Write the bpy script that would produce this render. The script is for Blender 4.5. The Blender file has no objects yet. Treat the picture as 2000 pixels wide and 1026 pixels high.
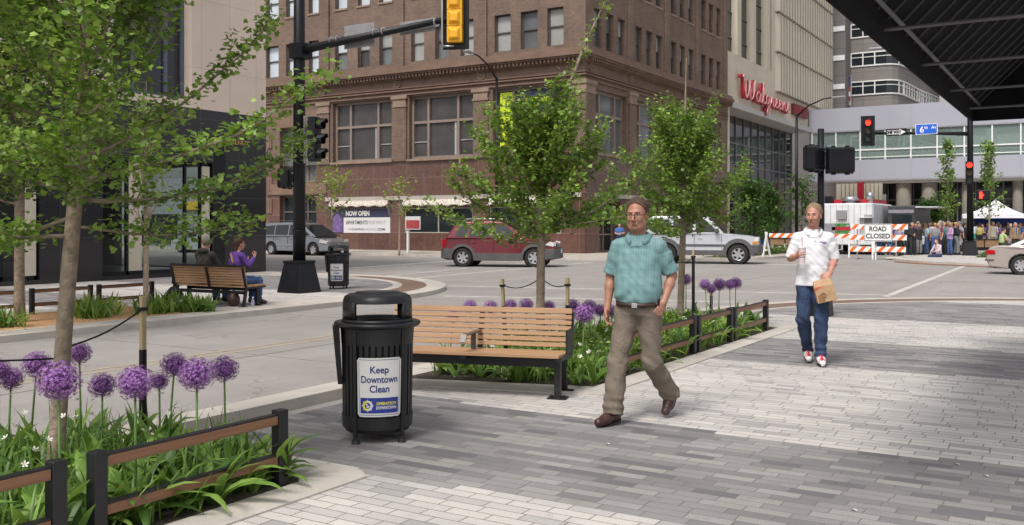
import bpy, math, random
import numpy as np
from mathutils import Vector, Matrix, Euler
random.seed(7); RNG = np.random.default_rng(11)
R = math.radians; PI = math.pi
scene = bpy.context.scene
# ---------------------------------------------------------------- camera, world, sun, exposure
FPX = 1850.0; EYE = 1.6; HOR = 440.0; YAW = R(31.64)
cam_d = bpy.data.cameras.new('camera'); cam = bpy.data.objects.new('camera', cam_d)
scene.collection.objects.link(cam); scene.camera = cam
cam_d.sensor_width = 36; cam_d.lens = FPX / 2000 * 36
cam_d.shift_y = -(513 - HOR) / 2000
cam_d.clip_end = 2000; cam_d.clip_start = 0.05
cam.location = (0, 0, EYE); cam.rotation_euler = (R(90), 0, YAW - R(90))
cam_d.dof.use_dof = False
w = bpy.data.worlds.new('World'); scene.world = w; w.use_nodes = True
nt = w.node_tree; bg = nt.nodes['Background']
sky = nt.nodes.new('ShaderNodeTexSky'); sky.sky_type = 'NISHITA'; sky.sun_disc = False
SUN_EL = R(56); SUN_AZ = R(180)      # azimuth measured counter-clockwise from +x, direction towards the sun
sky.sun_elevation = SUN_EL; sky.sun_rotation = R(90) - SUN_AZ
sky.air_density = 1.0; sky.dust_density = 4.0; sky.ozone_density = 1.0
hs = nt.nodes.new('ShaderNodeHueSaturation'); hs.inputs['Saturation'].default_value = 0.22
nt.links.new(sky.outputs[0], hs.inputs['Color']); nt.links.new(hs.outputs[0], bg.inputs[0])
bg.inputs[1].default_value = 0.145
sd = bpy.data.lights.new('sun', 'SUN'); sun = bpy.data.objects.new('sun', sd); scene.collection.objects.link(sun)
sd.energy = 1.7; sd.angle = R(13); sd.color = (1.0, 0.95, 0.88)
sv = Vector((math.cos(SUN_EL) * math.cos(SUN_AZ), math.cos(SUN_EL) * math.sin(SUN_AZ), math.sin(SUN_EL)))
sun.rotation_euler = sv.to_track_quat('Z', 'Y').to_euler(); sun.location = (0, 0, 60)
scene.view_settings.view_transform = 'Standard'; scene.view_settings.look = 'None'
scene.view_settings.exposure = 0.36; scene.view_settings.gamma = 1.0
scene.render.engine = 'CYCLES'
scene.render.resolution_x = 1024; scene.render.resolution_y = 525
scene.cycles.max_bounces = 6; scene.cycles.transparent_max_bounces = 16

# ---------------------------------------------------------------- picture measurements -> metres
FW = (math.cos(YAW), math.sin(YAW)); RT = (math.sin(YAW), -math.cos(YAW))
def ray(px):
    a = (px - 1000) / FPX
    return FW[0] + a * RT[0], FW[1] + a * RT[1]
def G(px, py, z=0.0):
    d = (EYE - z) * FPX / (py - HOR); r = ray(px); return Vector((d * r[0], d * r[1], z))
def D(px, d, z=0.0):
    r = ray(px); return Vector((d * r[0], d * r[1], z))
def Zat(py, d): return EYE + (HOR - py) * d / FPX
ROAD = -0.10

# ---------------------------------------------------------------- mesh builder
class MB:
    def __init__(s): s.v = []; s.f = []; s.M = None
    def add(s, vs, fs):
        o = len(s.v)
        if s.M is not None: vs = [tuple(s.M @ Vector(v)) for v in vs]
        s.v += [tuple(v) for v in vs]; s.f += [tuple(i + o for i in f) for f in fs]; return s
    def box(s, x0, x1, y0, y1, z0, z1):
        vs = [(x0,y0,z0),(x1,y0,z0),(x1,y1,z0),(x0,y1,z0),(x0,y0,z1),(x1,y0,z1),(x1,y1,z1),(x0,y1,z1)]
        return s.add(vs, [(0,3,2,1),(4,5,6,7),(0,1,5,4),(1,2,6,5),(2,3,7,6),(3,0,4,7)])
    def cbox(s, c, sz, rot=None):
        x, y, z = [q / 2 for q in sz]; vs = []
        for k in ((-x,-y,-z),(x,-y,-z),(x,y,-z),(-x,y,-z),(-x,-y,z),(x,-y,z),(x,y,z),(-x,y,z)):
            v = Vector(k)
            if rot is not None: v = rot @ v
            vs.append(tuple(v + Vector(c)))
        return s.add(vs, [(0,3,2,1),(4,5,6,7),(0,1,5,4),(1,2,6,5),(2,3,7,6),(3,0,4,7)])
    def beam(s, a, b, wd, ht, up=(0,0,1)):
        a = Vector(a); b = Vector(b); d = (b - a); L = d.length; d.normalize(); u = Vector(up)
        if abs(d.dot(u)) > .99: u = Vector((1,0,0))
        sd_ = d.cross(u).normalized(); u = sd_.cross(d).normalized()
        m = Matrix((d, sd_, u)).transposed()
        return s.cbox((a + b) / 2, (L, wd, ht), m)
    def tube(s, pts, rs, n=8, cap=True):
        pts = [Vector(p) for p in pts]
        if not hasattr(rs, '__len__'): rs = [rs] * len(pts)
        vs = []; fs = []; up = None
        for i, p in enumerate(pts):
            t = (pts[min(i+1, len(pts)-1)] - pts[max(i-1, 0)])
            if t.length < 1e-9: t = Vector((0,0,1))
            t.normalize()
            if up is None:
                up = t.orthogonal().normalized()
            else:
                up = (up - t * up.dot(t))
                if up.length < 1e-6: up = t.orthogonal()
                up.normalize()
            sx = t.cross(up)
            for k in range(n):
                a = 2 * PI * k / n
                vs.append(tuple(p + (up * math.cos(a) + sx * math.sin(a)) * rs[i]))
        for i in range(len(pts) - 1):
            for k in range(n):
                a0 = i*n + k; a1 = i*n + (k+1) % n
                fs.append((a0, a1, a1 + n, a0 + n))
        if cap:
            fs.append(tuple(range(n))[::-1]); fs.append(tuple(range((len(pts)-1)*n, len(pts)*n)))
        return s.add(vs, fs)
    def cyl(s, a, b, r0, r1=None, n=16): return s.tube([a, b], [r0, r0 if r1 is None else r1], n)
    def lathe(s, prof, n=32, a0=0, a1=2*PI, c=(0,0,0)):
        full = abs(a1 - a0 - 2*PI) < 1e-6; m = n if full else n + 1
        vs = []; fs = []
        for k in range(m):
            a = a0 + (a1 - a0) * k / n
            for r, z in prof: vs.append((c[0] + r*math.cos(a), c[1] + r*math.sin(a), c[2] + z))
        P = len(prof)
        for k in range(n):
            k2 = (k + 1) % m
            for i in range(P - 1): fs.append((k*P+i, k2*P+i, k2*P+i+1, k*P+i+1))
        if not full and prof[0] == prof[-1]:
            fs.append(tuple(range(P-1))); fs.append(tuple((m-1)*P + i for i in range(P-1))[::-1])
        return s.add(vs, fs)
    def prism(s, poly, z0, z1, axes='xyz'):
        # poly in (axes[0], axes[1]); extruded along axes[2]
        ix = {'x':0,'y':1,'z':2}; n = len(poly); vs = []
        for z in (z0, z1):
            for p in poly:
                v = [0,0,0]; v[ix[axes[0]]] = p[0]; v[ix[axes[1]]] = p[1]; v[ix[axes[2]]] = z; vs.append(tuple(v))
        fs = [tuple(range(n))[::-1], tuple(range(n, 2*n))] + [(i, (i+1) % n, (i+1) % n + n, i + n) for i in range(n)]
        return s.add(vs, fs)
    def sphere(s, c, r, n=12, m=8):
        if not hasattr(r, '__len__'): r = (r, r, r)
        vs = [(c[0], c[1], c[2] - r[2])]; fs = []
        for j in range(1, m):
            b = -PI/2 + PI*j/m
            for k in range(n):
                a = 2*PI*k/n; vs.append((c[0]+r[0]*math.cos(b)*math.cos(a), c[1]+r[1]*math.cos(b)*math.sin(a), c[2]+r[2]*math.sin(b)))
        vs.append((c[0], c[1], c[2] + r[2])); T = len(vs) - 1
        for k in range(n):
            fs.append((0, 1+(k+1) % n, 1+k)); fs.append((T, T-n+k, T-n+(k+1) % n))
            for j in range(m-2): a0 = 1+j*n+k; a1 = 1+j*n+(k+1) % n; fs.append((a0, a1, a1+n, a0+n))
        return s.add(vs, fs)
    def build(s, name, mat, parent=None, smooth=False, bevel=0, seg=2, local=False, fix=True):
        off = Vector((0,0,0))
        if parent is not None and not local:
            p = parent
            while p is not None: off += p.location; p = p.parent
        me = bpy.data.meshes.new(name)
        me.from_pydata([(v[0]-off.x, v[1]-off.y, v[2]-off.z) for v in s.v], [], s.f)
        if fix:
            import bmesh
            bm = bmesh.new(); bm.from_mesh(me); bmesh.ops.recalc_face_normals(bm, faces=bm.faces); bm.to_mesh(me); bm.free()
        return link(name, me, mat, parent, smooth, bevel, seg)
def link(name, me, mat, parent=None, smooth=False, bevel=0, seg=2):
    o = bpy.data.objects.new(name, me); scene.collection.objects.link(o)
    if mat is not None: me.materials.append(mat)
    if smooth: me.shade_smooth()
    if parent is not None: o.parent = parent
    if bevel:
        b = o.modifiers.new('bevel', 'BEVEL'); b.width = bevel; b.segments = seg; b.limit_method = 'ANGLE'; b.angle_limit = R(35)
        me.shade_smooth(); b.harden_normals = True
    return o
def tag(o, label=None, cat=None, group=None, kind=None):
    if label: o['label'] = label
    if cat: o['category'] = cat
    if group: o['group'] = group
    if kind: o['kind'] = kind
    return o
def thing(name, loc, label, cat, group=None, rz=0):
    o = bpy.data.objects.new(name, None); scene.collection.objects.link(o); o.empty_display_size = .2
    o.location = loc; o.rotation_euler = (0, 0, rz); return tag(o, label, cat, group)
def struct(o): o['kind'] = 'structure'; return o
def copy_tree(o, parent=None):
    c = o.copy(); scene.collection.objects.link(c)
    if parent is not None: c.parent = parent
    for ch in list(o.children): copy_tree(ch, c)
    return c
def text_geo(txt, size=1.0, bold=0.0, width=None, shear=0.0, space=1.0):
    """flat letters in the xz plane, centred on x, baseline at 0"""
    cu = bpy.data.curves.new('t', 'FONT'); cu.body = txt; cu.size = size; cu.align_x = 'CENTER'
    cu.offset = bold; cu.shear = shear; cu.space_character = space; cu.resolution_u = 3
    ob = bpy.data.objects.new('t', cu); scene.collection.objects.link(ob)
    dg = bpy.context.evaluated_depsgraph_get(); me = bpy.data.meshes.new_from_object(ob.evaluated_get(dg))
    vs = [tuple(v.co) for v in me.vertices]; fs = [tuple(p.vertices) for p in me.polygons]
    bpy.data.objects.remove(ob); bpy.data.meshes.remove(me)
    if width and vs:
        x0 = min(v[0] for v in vs); x1 = max(v[0] for v in vs); k = width / (x1 - x0); c = (x0+x1)/2
        vs = [((v[0]-c)*k, v[1], 0) for v in vs]
    return vs, fs
def put_text(mb, txt, size, M, bold=0.0, width=None, shear=0.0, map_=None):
    """M maps (x, 0, z) letter plane to the target; letters face local -y"""
    vs, fs = text_geo(txt, size, bold, width, shear)
    out = []
    for v in vs:
        p = Vector((v[0], 0, v[1]))
        if map_: p = Vector(map_(p))
        out.append(tuple(M @ p))
    return mb.add(out, fs)

# ---------------------------------------------------------------- materials
def new_mat(name):
    m = bpy.data.materials.new(name); m.use_nodes = True; nt = m.node_tree
    return m, nt, nt.nodes['Principled BSDF']
def N(nt, t, **kw):
    n = nt.nodes.new(t)
    for k, v in kw.items(): setattr(n, k, v)
    return n
def math_n(nt, op, a, b=None, c=None):
    n = N(nt, 'ShaderNodeMath', operation=op)
    for i, q in enumerate((a, b, c)):
        if q is None: continue
        if isinstance(q, (int, float)): n.inputs[i].default_value = q
        else: nt.links.new(q, n.inputs[i])
    return n.outputs[0]
def mixc(nt, fac, a, b, blend='MIX'):
    n = N(nt, 'ShaderNodeMix', data_type='RGBA', blend_type=blend)
    for s_, q in ((n.inputs[0], fac), (n.inputs[6], a), (n.inputs[7], b)):
        if isinstance(q, (int, float)): s_.default_value = q
        elif isinstance(q, tuple): s_.default_value = (*q, 1) if len(q) == 3 else q
        else: nt.links.new(q, s_)
    return n.outputs[2]
def road_mat():
    m, nt, b = new_mat('worn_concrete_road'); ge = N(nt,'ShaderNodeNewGeometry'); c = (.285,.262,.247)
    def noise(scale, sc=(1,1,1), det=6, rgh=.6, dist=0):
        mp = N(nt,'ShaderNodeMapping'); mp.inputs['Scale'].default_value = sc; nt.links.new(ge.outputs['Position'],mp.inputs[0]); n = N(nt,'ShaderNodeTexNoise'); n.inputs['Scale'].default_value = scale; n.inputs['Detail'].default_value = det; n.inputs['Roughness'].default_value = rgh; n.inputs['Distortion'].default_value = dist; nt.links.new(mp.outputs[0],n.inputs['Vector']); return n.outputs[0]
    def ramp(x,a,b_,lo,hi):
        r = N(nt,'ShaderNodeMapRange'); r.inputs[1].default_value=a; r.inputs[2].default_value=b_; r.inputs[3].default_value=lo; r.inputs[4].default_value=hi; nt.links.new(x,r.inputs[0]); return r.outputs[0]
    v = ramp(noise(.5,det=9,rgh=.7),.3,.7,.88,1.10); v = math_n(nt,'MULTIPLY',v,ramp(noise(1,(.12,1.3,1),5),.35,.65,.93,1.06)); v = math_n(nt,'MULTIPLY',v,ramp(noise(1,(1.1,.10,1),5),.35,.65,.95,1.04)); v = math_n(nt,'MULTIPLY',v,ramp(noise(90,det=2),.3,.7,.88,1.12))
    v = math_n(nt,'MULTIPLY',v,ramp(noise(2.2,det=8,rgh=.75),.60,.70,1,.84))
    vo = N(nt,'ShaderNodeTexVoronoi',feature='DISTANCE_TO_EDGE'); vo.inputs['Scale'].default_value = .22; mp = N(nt,'ShaderNodeVectorMath',operation='ADD'); n2 = N(nt,'ShaderNodeTexNoise'); n2.inputs['Scale'].default_value=1.5; n2.inputs['Detail'].default_value=6; nt.links.new(ge.outputs['Position'],n2.inputs['Vector']); nt.links.new(ge.outputs['Position'],mp.inputs[0]); nt.links.new(n2.outputs[1],mp.inputs[1]); nt.links.new(mp.outputs[0],vo.inputs['Vector'])
    v = math_n(nt,'MULTIPLY',v,ramp(vo.outputs['Distance'],.0015,.004,.76,1))
    hv = N(nt,'ShaderNodeHueSaturation'); hv.inputs['Color'].default_value = (*c,1); nt.links.new(v,hv.inputs['Value']); nt.links.new(hv.outputs[0],b.inputs['Base Color']); b.inputs['Roughness'].default_value=.8
    bp = N(nt,'ShaderNodeBump'); bp.inputs['Strength'].default_value=.35; bp.inputs['Distance'].default_value=.006; nt.links.new(noise(120,det=3),bp.inputs['Height']); nt.links.new(bp.outputs[0],b.inputs['Normal']); return m
def mat(name, col, rough=.6, metal=0, var=.12, scale=6, bump=0.0, bscale=60, spec=None, coat=0, detail=5, dirt=0.0):
    m, nt, b = new_mat(name)
    tc = N(nt, 'ShaderNodeTexCoord'); no = N(nt, 'ShaderNodeTexNoise'); no.inputs['Scale'].default_value = scale; no.inputs['Detail'].default_value = detail
    nt.links.new(tc.outputs['Object'], no.inputs['Vector'])
    cr = N(nt, 'ShaderNodeMapRange'); cr.inputs[1].default_value = .3; cr.inputs[2].default_value = .7
    nt.links.new(no.outputs[0], cr.inputs[0])
    lo = tuple(c * (1 - var) for c in col); hi = tuple(min(1, c * (1 + var)) for c in col)
    c = mixc(nt, cr.outputs[0], lo, hi)
    if dirt:
        n2 = N(nt, 'ShaderNodeTexNoise'); n2.inputs['Scale'].default_value = scale * .25; n2.inputs['Detail'].default_value = 8; n2.inputs['Roughness'].default_value = .7
        nt.links.new(tc.outputs['Object'], n2.inputs['Vector'])
        mr = N(nt, 'ShaderNodeMapRange'); mr.inputs[1].default_value = .5; mr.inputs[2].default_value = .68; mr.inputs[4].default_value = dirt
        nt.links.new(n2.outputs[0], mr.inputs[0]); c = mixc(nt, mr.outputs[0], c, tuple(q * .55 for q in col))
    nt.links.new(c, b.inputs['Base Color']); b.inputs['Roughness'].default_value = rough; b.inputs['Metallic'].default_value = metal
    if spec is not None: b.inputs['Specular IOR Level'].default_value = spec
    if coat: b.inputs['Coat Weight'].default_value = coat; b.inputs['Coat Roughness'].default_value = .05
    if bump:
        n3 = N(nt, 'ShaderNodeTexNoise'); n3.inputs['Scale'].default_value = bscale; n3.inputs['Detail'].default_value = 4
        nt.links.new(tc.outputs['Object'], n3.inputs['Vector'])
        bp = N(nt, 'ShaderNodeBump'); bp.inputs['Strength'].default_value = bump; bp.inputs['Distance'].default_value = .01
        nt.links.new(n3.outputs[0], bp.inputs['Height']); nt.links.new(bp.outputs[0], b.inputs['Normal'])
    return m
def emit(name, col, s):
    m, nt, b = new_mat(name); b.inputs['Base Color'].default_value = (*col, 1)
    b.inputs['Emission Color'].default_value = (*col, 1); b.inputs['Emission Strength'].default_value = s; return m
def glass_mat(name, tint=(.02,.025,.03), rough=.03, clear=0.0, spec=.5):
    """window pane: a dark reflective pane, partly see-through when clear > 0"""
    m, nt, b = new_mat(name)
    b.inputs['Base Color'].default_value = (*tint, 1); b.inputs['Roughness'].default_value = rough; b.inputs['Specular IOR Level'].default_value = spec
    tc = N(nt, 'ShaderNodeTexCoord'); n3 = N(nt, 'ShaderNodeTexNoise'); n3.inputs['Scale'].default_value = .9
    nt.links.new(tc.outputs['Object'], n3.inputs['Vector'])
    bp = N(nt, 'ShaderNodeBump'); bp.inputs['Strength'].default_value = .12; bp.inputs['Distance'].default_value = .05
    nt.links.new(n3.outputs[0], bp.inputs['Height']); nt.links.new(bp.outputs[0], b.inputs['Normal'])
    if clear:
        out = nt.nodes['Material Output']; tr = N(nt, 'ShaderNodeBsdfTransparent'); tr.inputs[0].default_value = (.85,.92,.9,1)
        mx = N(nt, 'ShaderNodeMixShader'); mx.inputs[0].default_value = clear
        nt.links.new(b.outputs[0], mx.inputs[1]); nt.links.new(tr.outputs[0], mx.inputs[2]); nt.links.new(mx.outputs[0], out.inputs[0])
    return m
def wood_mat(name, c1, c2, axis='X', rough=.5):
    m, nt, b = new_mat(name)
    tc = N(nt, 'ShaderNodeTexCoord'); mp = N(nt, 'ShaderNodeMapping')
    sc = [30, 30, 30]; sc['XYZ'.index(axis)] = 1.6; mp.inputs['Scale'].default_value = sc
    nt.links.new(tc.outputs['Object'], mp.inputs[0])
    no = N(nt, 'ShaderNodeTexNoise'); no.inputs['Scale'].default_value = 1.6; no.inputs['Detail'].default_value = 8; nt.links.new(mp.outputs[0], no.inputs['Vector'])
    ge = N(nt, 'ShaderNodeNewGeometry')
    cr = N(nt, 'ShaderNodeMapRange'); cr.inputs[1].default_value = .3; cr.inputs[2].default_value = .7; nt.links.new(no.outputs[0], cr.inputs[0])
    c = mixc(nt, cr.outputs[0], c1, c2)
    v = math_n(nt, 'MULTIPLY_ADD', ge.outputs['Random Per Island'], .5, .75)
    hv = N(nt, 'ShaderNodeHueSaturation'); nt.links.new(c, hv.inputs['Color']); nt.links.new(v, hv.inputs['Value'])
    nt.links.new(hv.outputs[0], b.inputs['Base Color']); b.inputs['Roughness'].default_value = rough
    bp = N(nt, 'ShaderNodeBump'); bp.inputs['Strength'].default_value = .25; bp.inputs['Distance'].default_value = .003
    nt.links.new(no.outputs[0], bp.inputs['Height']); nt.links.new(bp.outputs[0], b.inputs['Normal'])
    return m
def leaf_mat(name, cols, trans=.24, rough=.45):
    m, nt, b = new_mat(name); ge = N(nt, 'ShaderNodeNewGeometry')
    cr = N(nt, 'ShaderNodeValToRGB'); e = cr.color_ramp.elements
    while len(e) < len(cols): e.new(.5)
    for i, c in enumerate(cols): e[i].position = i / (len(cols) - 1); e[i].color = (*c, 1)
    nt.links.new(ge.outputs['Random Per Island'], cr.inputs[0])
    tc = N(nt,'ShaderNodeTexCoord'); nz = N(nt,'ShaderNodeTexNoise'); nz.inputs['Scale'].default_value = 4.5; nz.inputs['Detail'].default_value = 3; nt.links.new(tc.outputs['Object'],nz.inputs['Vector']); mrr = N(nt,'ShaderNodeMapRange'); mrr.inputs[1].default_value=.32; mrr.inputs[2].default_value=.68; mrr.inputs[3].default_value=.72; mrr.inputs[4].default_value=1.3; nt.links.new(nz.outputs[0],mrr.inputs[0])
    hh = N(nt,'ShaderNodeHueSaturation'); nt.links.new(cr.outputs[0],hh.inputs['Color']); nt.links.new(mrr.outputs[0],hh.inputs['Value']); nt.links.new(hh.outputs[0], b.inputs['Base Color'])
    b.inputs['Roughness'].default_value = rough
    out = nt.nodes['Material Output']; tr = N(nt, 'ShaderNodeBsdfTranslucent'); g2 = mixc(nt, .5, cr.outputs[0], (cols[-1][0]*1.6, cols[-1][1]*1.6, cols[-1][2]))
    nt.links.new(g2, tr.inputs[0]); mx = N(nt, 'ShaderNodeMixShader'); mx.inputs[0].default_value = trans
    nt.links.new(b.outputs[0], mx.inputs[1]); nt.links.new(tr.outputs[0], mx.inputs[2]); nt.links.new(mx.outputs[0], out.inputs[0])
    return m
def wrinkle(m, st=.6, sc=(7,7,3.2), dist=.035):
    nt = m.node_tree; b = nt.nodes['Principled BSDF']; tc = N(nt,'ShaderNodeTexCoord'); mp = N(nt,'ShaderNodeMapping'); mp.inputs['Scale'].default_value = sc; mp.inputs['Rotation'].default_value = (.5,.4,.2); nt.links.new(tc.outputs['Object'],mp.inputs[0])
    n = N(nt,'ShaderNodeTexNoise'); n.inputs['Scale'].default_value = 1; n.inputs['Detail'].default_value = 3; n.inputs['Distortion'].default_value = 1.4; n.inputs['Roughness'].default_value=.55; nt.links.new(mp.outputs[0],n.inputs['Vector'])
    r = math_n(nt,'ABSOLUTE',math_n(nt,'SUBTRACT',n.outputs[0],.5)); bp = N(nt,'ShaderNodeBump'); bp.inputs['Strength'].default_value = st; bp.inputs['Distance'].default_value = dist; nt.links.new(r,bp.inputs['Height'])
    old = b.inputs['Normal'].links[0].from_socket if b.inputs['Normal'].links else None
    if old: nt.links.new(old,bp.inputs['Normal'])
    nt.links.new(bp.outputs[0],b.inputs['Normal']); return m
def paver_mat(name, bands, rw=.10, ln=.265, origin=0.0):
    """rows along world y, stacked along world x; bands = [(x_start, tone)] with tone 0 light, 1 dark"""
    m, nt, b = new_mat(name); ge = N(nt, 'ShaderNodeNewGeometry'); sp = N(nt, 'ShaderNodeSeparateXYZ'); nt.links.new(ge.outputs['Position'], sp.inputs[0])
    X = sp.outputs[0]; Y = sp.outputs[1]
    rx = math_n(nt, 'DIVIDE', X, rw); row = math_n(nt, 'FLOOR', rx)
    wn = N(nt, 'ShaderNodeTexWhiteNoise', noise_dimensions='1D'); nt.links.new(row, wn.inputs['W'])
    off = math_n(nt, 'MULTIPLY', wn.outputs['Value'], 7.0)
    uy = math_n(nt, 'ADD', math_n(nt, 'DIVIDE', Y, ln), off); cell = math_n(nt, 'FLOOR', uy)
    cb = N(nt, 'ShaderNodeCombineXYZ'); nt.links.new(row, cb.inputs[0]); nt.links.new(cell, cb.inputs[1])
    w2 = N(nt, 'ShaderNodeTexWhiteNoise', noise_dimensions='2D'); nt.links.new(cb.outputs[0], w2.inputs['Vector'])
    # runs of the same tone along a row
    run = math_n(nt, 'FLOOR', math_n(nt, 'DIVIDE', uy, 3.0)); cb2 = N(nt, 'ShaderNodeCombineXYZ'); nt.links.new(row, cb2.inputs[0]); nt.links.new(run, cb2.inputs[1])
    w3 = N(nt, 'ShaderNodeTexWhiteNoise', noise_dimensions='2D'); nt.links.new(cb2.outputs[0], w3.inputs['Vector'])
    # band by row centre with a little tooth
    xr = math_n(nt, 'ADD', math_n(nt, 'MULTIPLY', row, rw), math_n(nt, 'MULTIPLY', math_n(nt, 'SUBTRACT', w3.outputs['Value'], .5), rw * 1.6))
    band = None
    for x0, x1 in bands:
        t = math_n(nt, 'MULTIPLY', math_n(nt, 'GREATER_THAN', xr, x0), math_n(nt, 'LESS_THAN', xr, x1))
        band = t if band is None else math_n(nt, 'ADD', band, t)
    tone = math_n(nt, 'ADD', math_n(nt, 'MULTIPLY', w3.outputs['Value'], .6), math_n(nt, 'MULTIPLY', w2.outputs['Value'], .4))
    def ramp(cols):
        cr = N(nt, 'ShaderNodeValToRGB'); cr.color_ramp.interpolation = 'CONSTANT'; e = cr.color_ramp.elements
        while len(e) < len(cols): e.new(.5)
        for i, (p, c) in enumerate(cols): e[i].position = p; e[i].color = (*c, 1)
        nt.links.new(tone, cr.inputs[0]); return cr.outputs[0]
    lt = ramp([(0, (.35,.33,.32)), (.20, (.44,.415,.40)), (.40, (.49,.46,.44)), (.62, (.54,.505,.475))])
    dk = ramp([(0, (.140,.130,.140)), (.24, (.195,.182,.188)), (.46, (.245,.230,.230)), (.68, (.300,.282,.274))])
    c = mixc(nt, band, lt, dk)
    # speckled aggregate
    ns = N(nt, 'ShaderNodeTexNoise'); ns.inputs['Scale'].default_value = 150; ns.inputs['Detail'].default_value = 2; nt.links.new(ge.outputs['Position'], ns.inputs['Vector'])
    mr = N(nt, 'ShaderNodeMapRange'); mr.inputs[1].default_value = .35; mr.inputs[2].default_value = .65; mr.inputs[3].default_value = .72; mr.inputs[4].default_value = 1.28; nt.links.new(ns.outputs[0], mr.inputs[0])
    sp_amt = math_n(nt, 'MULTIPLY_ADD', w2.outputs['Value'], .9, .1)
    val = math_n(nt, 'ADD', 1.0, math_n(nt, 'MULTIPLY', math_n(nt, 'SUBTRACT', mr.outputs[0], 1.0), sp_amt))
    # soiling
    nb = N(nt, 'ShaderNodeTexNoise'); nb.inputs['Scale'].default_value = .9; nb.inputs['Detail'].default_value = 7; nb.inputs['Roughness'].default_value = .65; nt.links.new(ge.outputs['Position'], nb.inputs['Vector'])
    mb_ = N(nt, 'ShaderNodeMapRange'); mb_.inputs[1].default_value = .3; mb_.inputs[2].default_value = .7; mb_.inputs[3].default_value = .86; mb_.inputs[4].default_value = 1.08; nt.links.new(nb.outputs[0], mb_.inputs[0])
    val = math_n(nt, 'MULTIPLY', val, mb_.outputs[0])
    # joints
    fx = math_n(nt, 'FRACT', rx); fy = math_n(nt, 'FRACT', uy)
    ex = math_n(nt, 'MULTIPLY', math_n(nt, 'MINIMUM', fx, math_n(nt, 'SUBTRACT', 1.0, fx)), rw)
    ey = math_n(nt, 'MULTIPLY', math_n(nt, 'MINIMUM', fy, math_n(nt, 'SUBTRACT', 1.0, fy)), ln)
    ed = math_n(nt, 'MINIMUM', ex, ey)
    jr = N(nt, 'ShaderNodeMapRange'); jr.inputs[1].default_value = .0018; jr.inputs[2].default_value = .0052; nt.links.new(ed, jr.inputs[0])
    jm = jr.outputs[0]
    hv = N(nt, 'ShaderNodeHueSaturation'); nt.links.new(c, hv.inputs['Color']); nt.links.new(val, hv.inputs['Value'])
    vg = N(nt,'ShaderNodeTexVoronoi'); vg.inputs['Scale'].default_value = 1.7; nt.links.new(ge.outputs['Position'],vg.inputs['Vector']); gr_ = N(nt,'ShaderNodeMapRange'); gr_.inputs[1].default_value=.028; gr_.inputs[2].default_value=.036; gr_.inputs[3].default_value=.62; gr_.inputs[4].default_value=1; nt.links.new(vg.outputs['Distance'],gr_.inputs[0])
    st = N(nt,'ShaderNodeTexNoise'); st.inputs['Scale'].default_value = 2.6; st.inputs['Detail'].default_value = 9; st.inputs['Roughness'].default_value = .8; nt.links.new(ge.outputs['Position'],st.inputs['Vector']); sr_ = N(nt,'ShaderNodeMapRange'); sr_.inputs[1].default_value=.56; sr_.inputs[2].default_value=.68; sr_.inputs[3].default_value=1; sr_.inputs[4].default_value=.78; nt.links.new(st.outputs[0],sr_.inputs[0])
    val = math_n(nt,'MULTIPLY',math_n(nt,'MULTIPLY',val,gr_.outputs[0]),sr_.outputs[0]); nt.links.new(val, hv.inputs['Value'])
    c2 = mixc(nt, jm, (.15,.13,.11), hv.outputs[0])
    nt.links.new(c2, b.inputs['Base Color']); b.inputs['Roughness'].default_value = .85
    h = math_n(nt, 'ADD', math_n(nt, 'MULTIPLY', jm, 1.0), math_n(nt, 'ADD', math_n(nt, 'MULTIPLY', w2.outputs['Value'], .35), math_n(nt, 'MULTIPLY', ns.outputs[0], .15)))
    bp = N(nt, 'ShaderNodeBump'); bp.inputs['Strength'].default_value = .5; bp.inputs['Distance'].default_value = .004
    nt.links.new(h, bp.inputs['Height']); nt.links.new(bp.outputs[0], b.inputs['Normal'])
    return m
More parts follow.
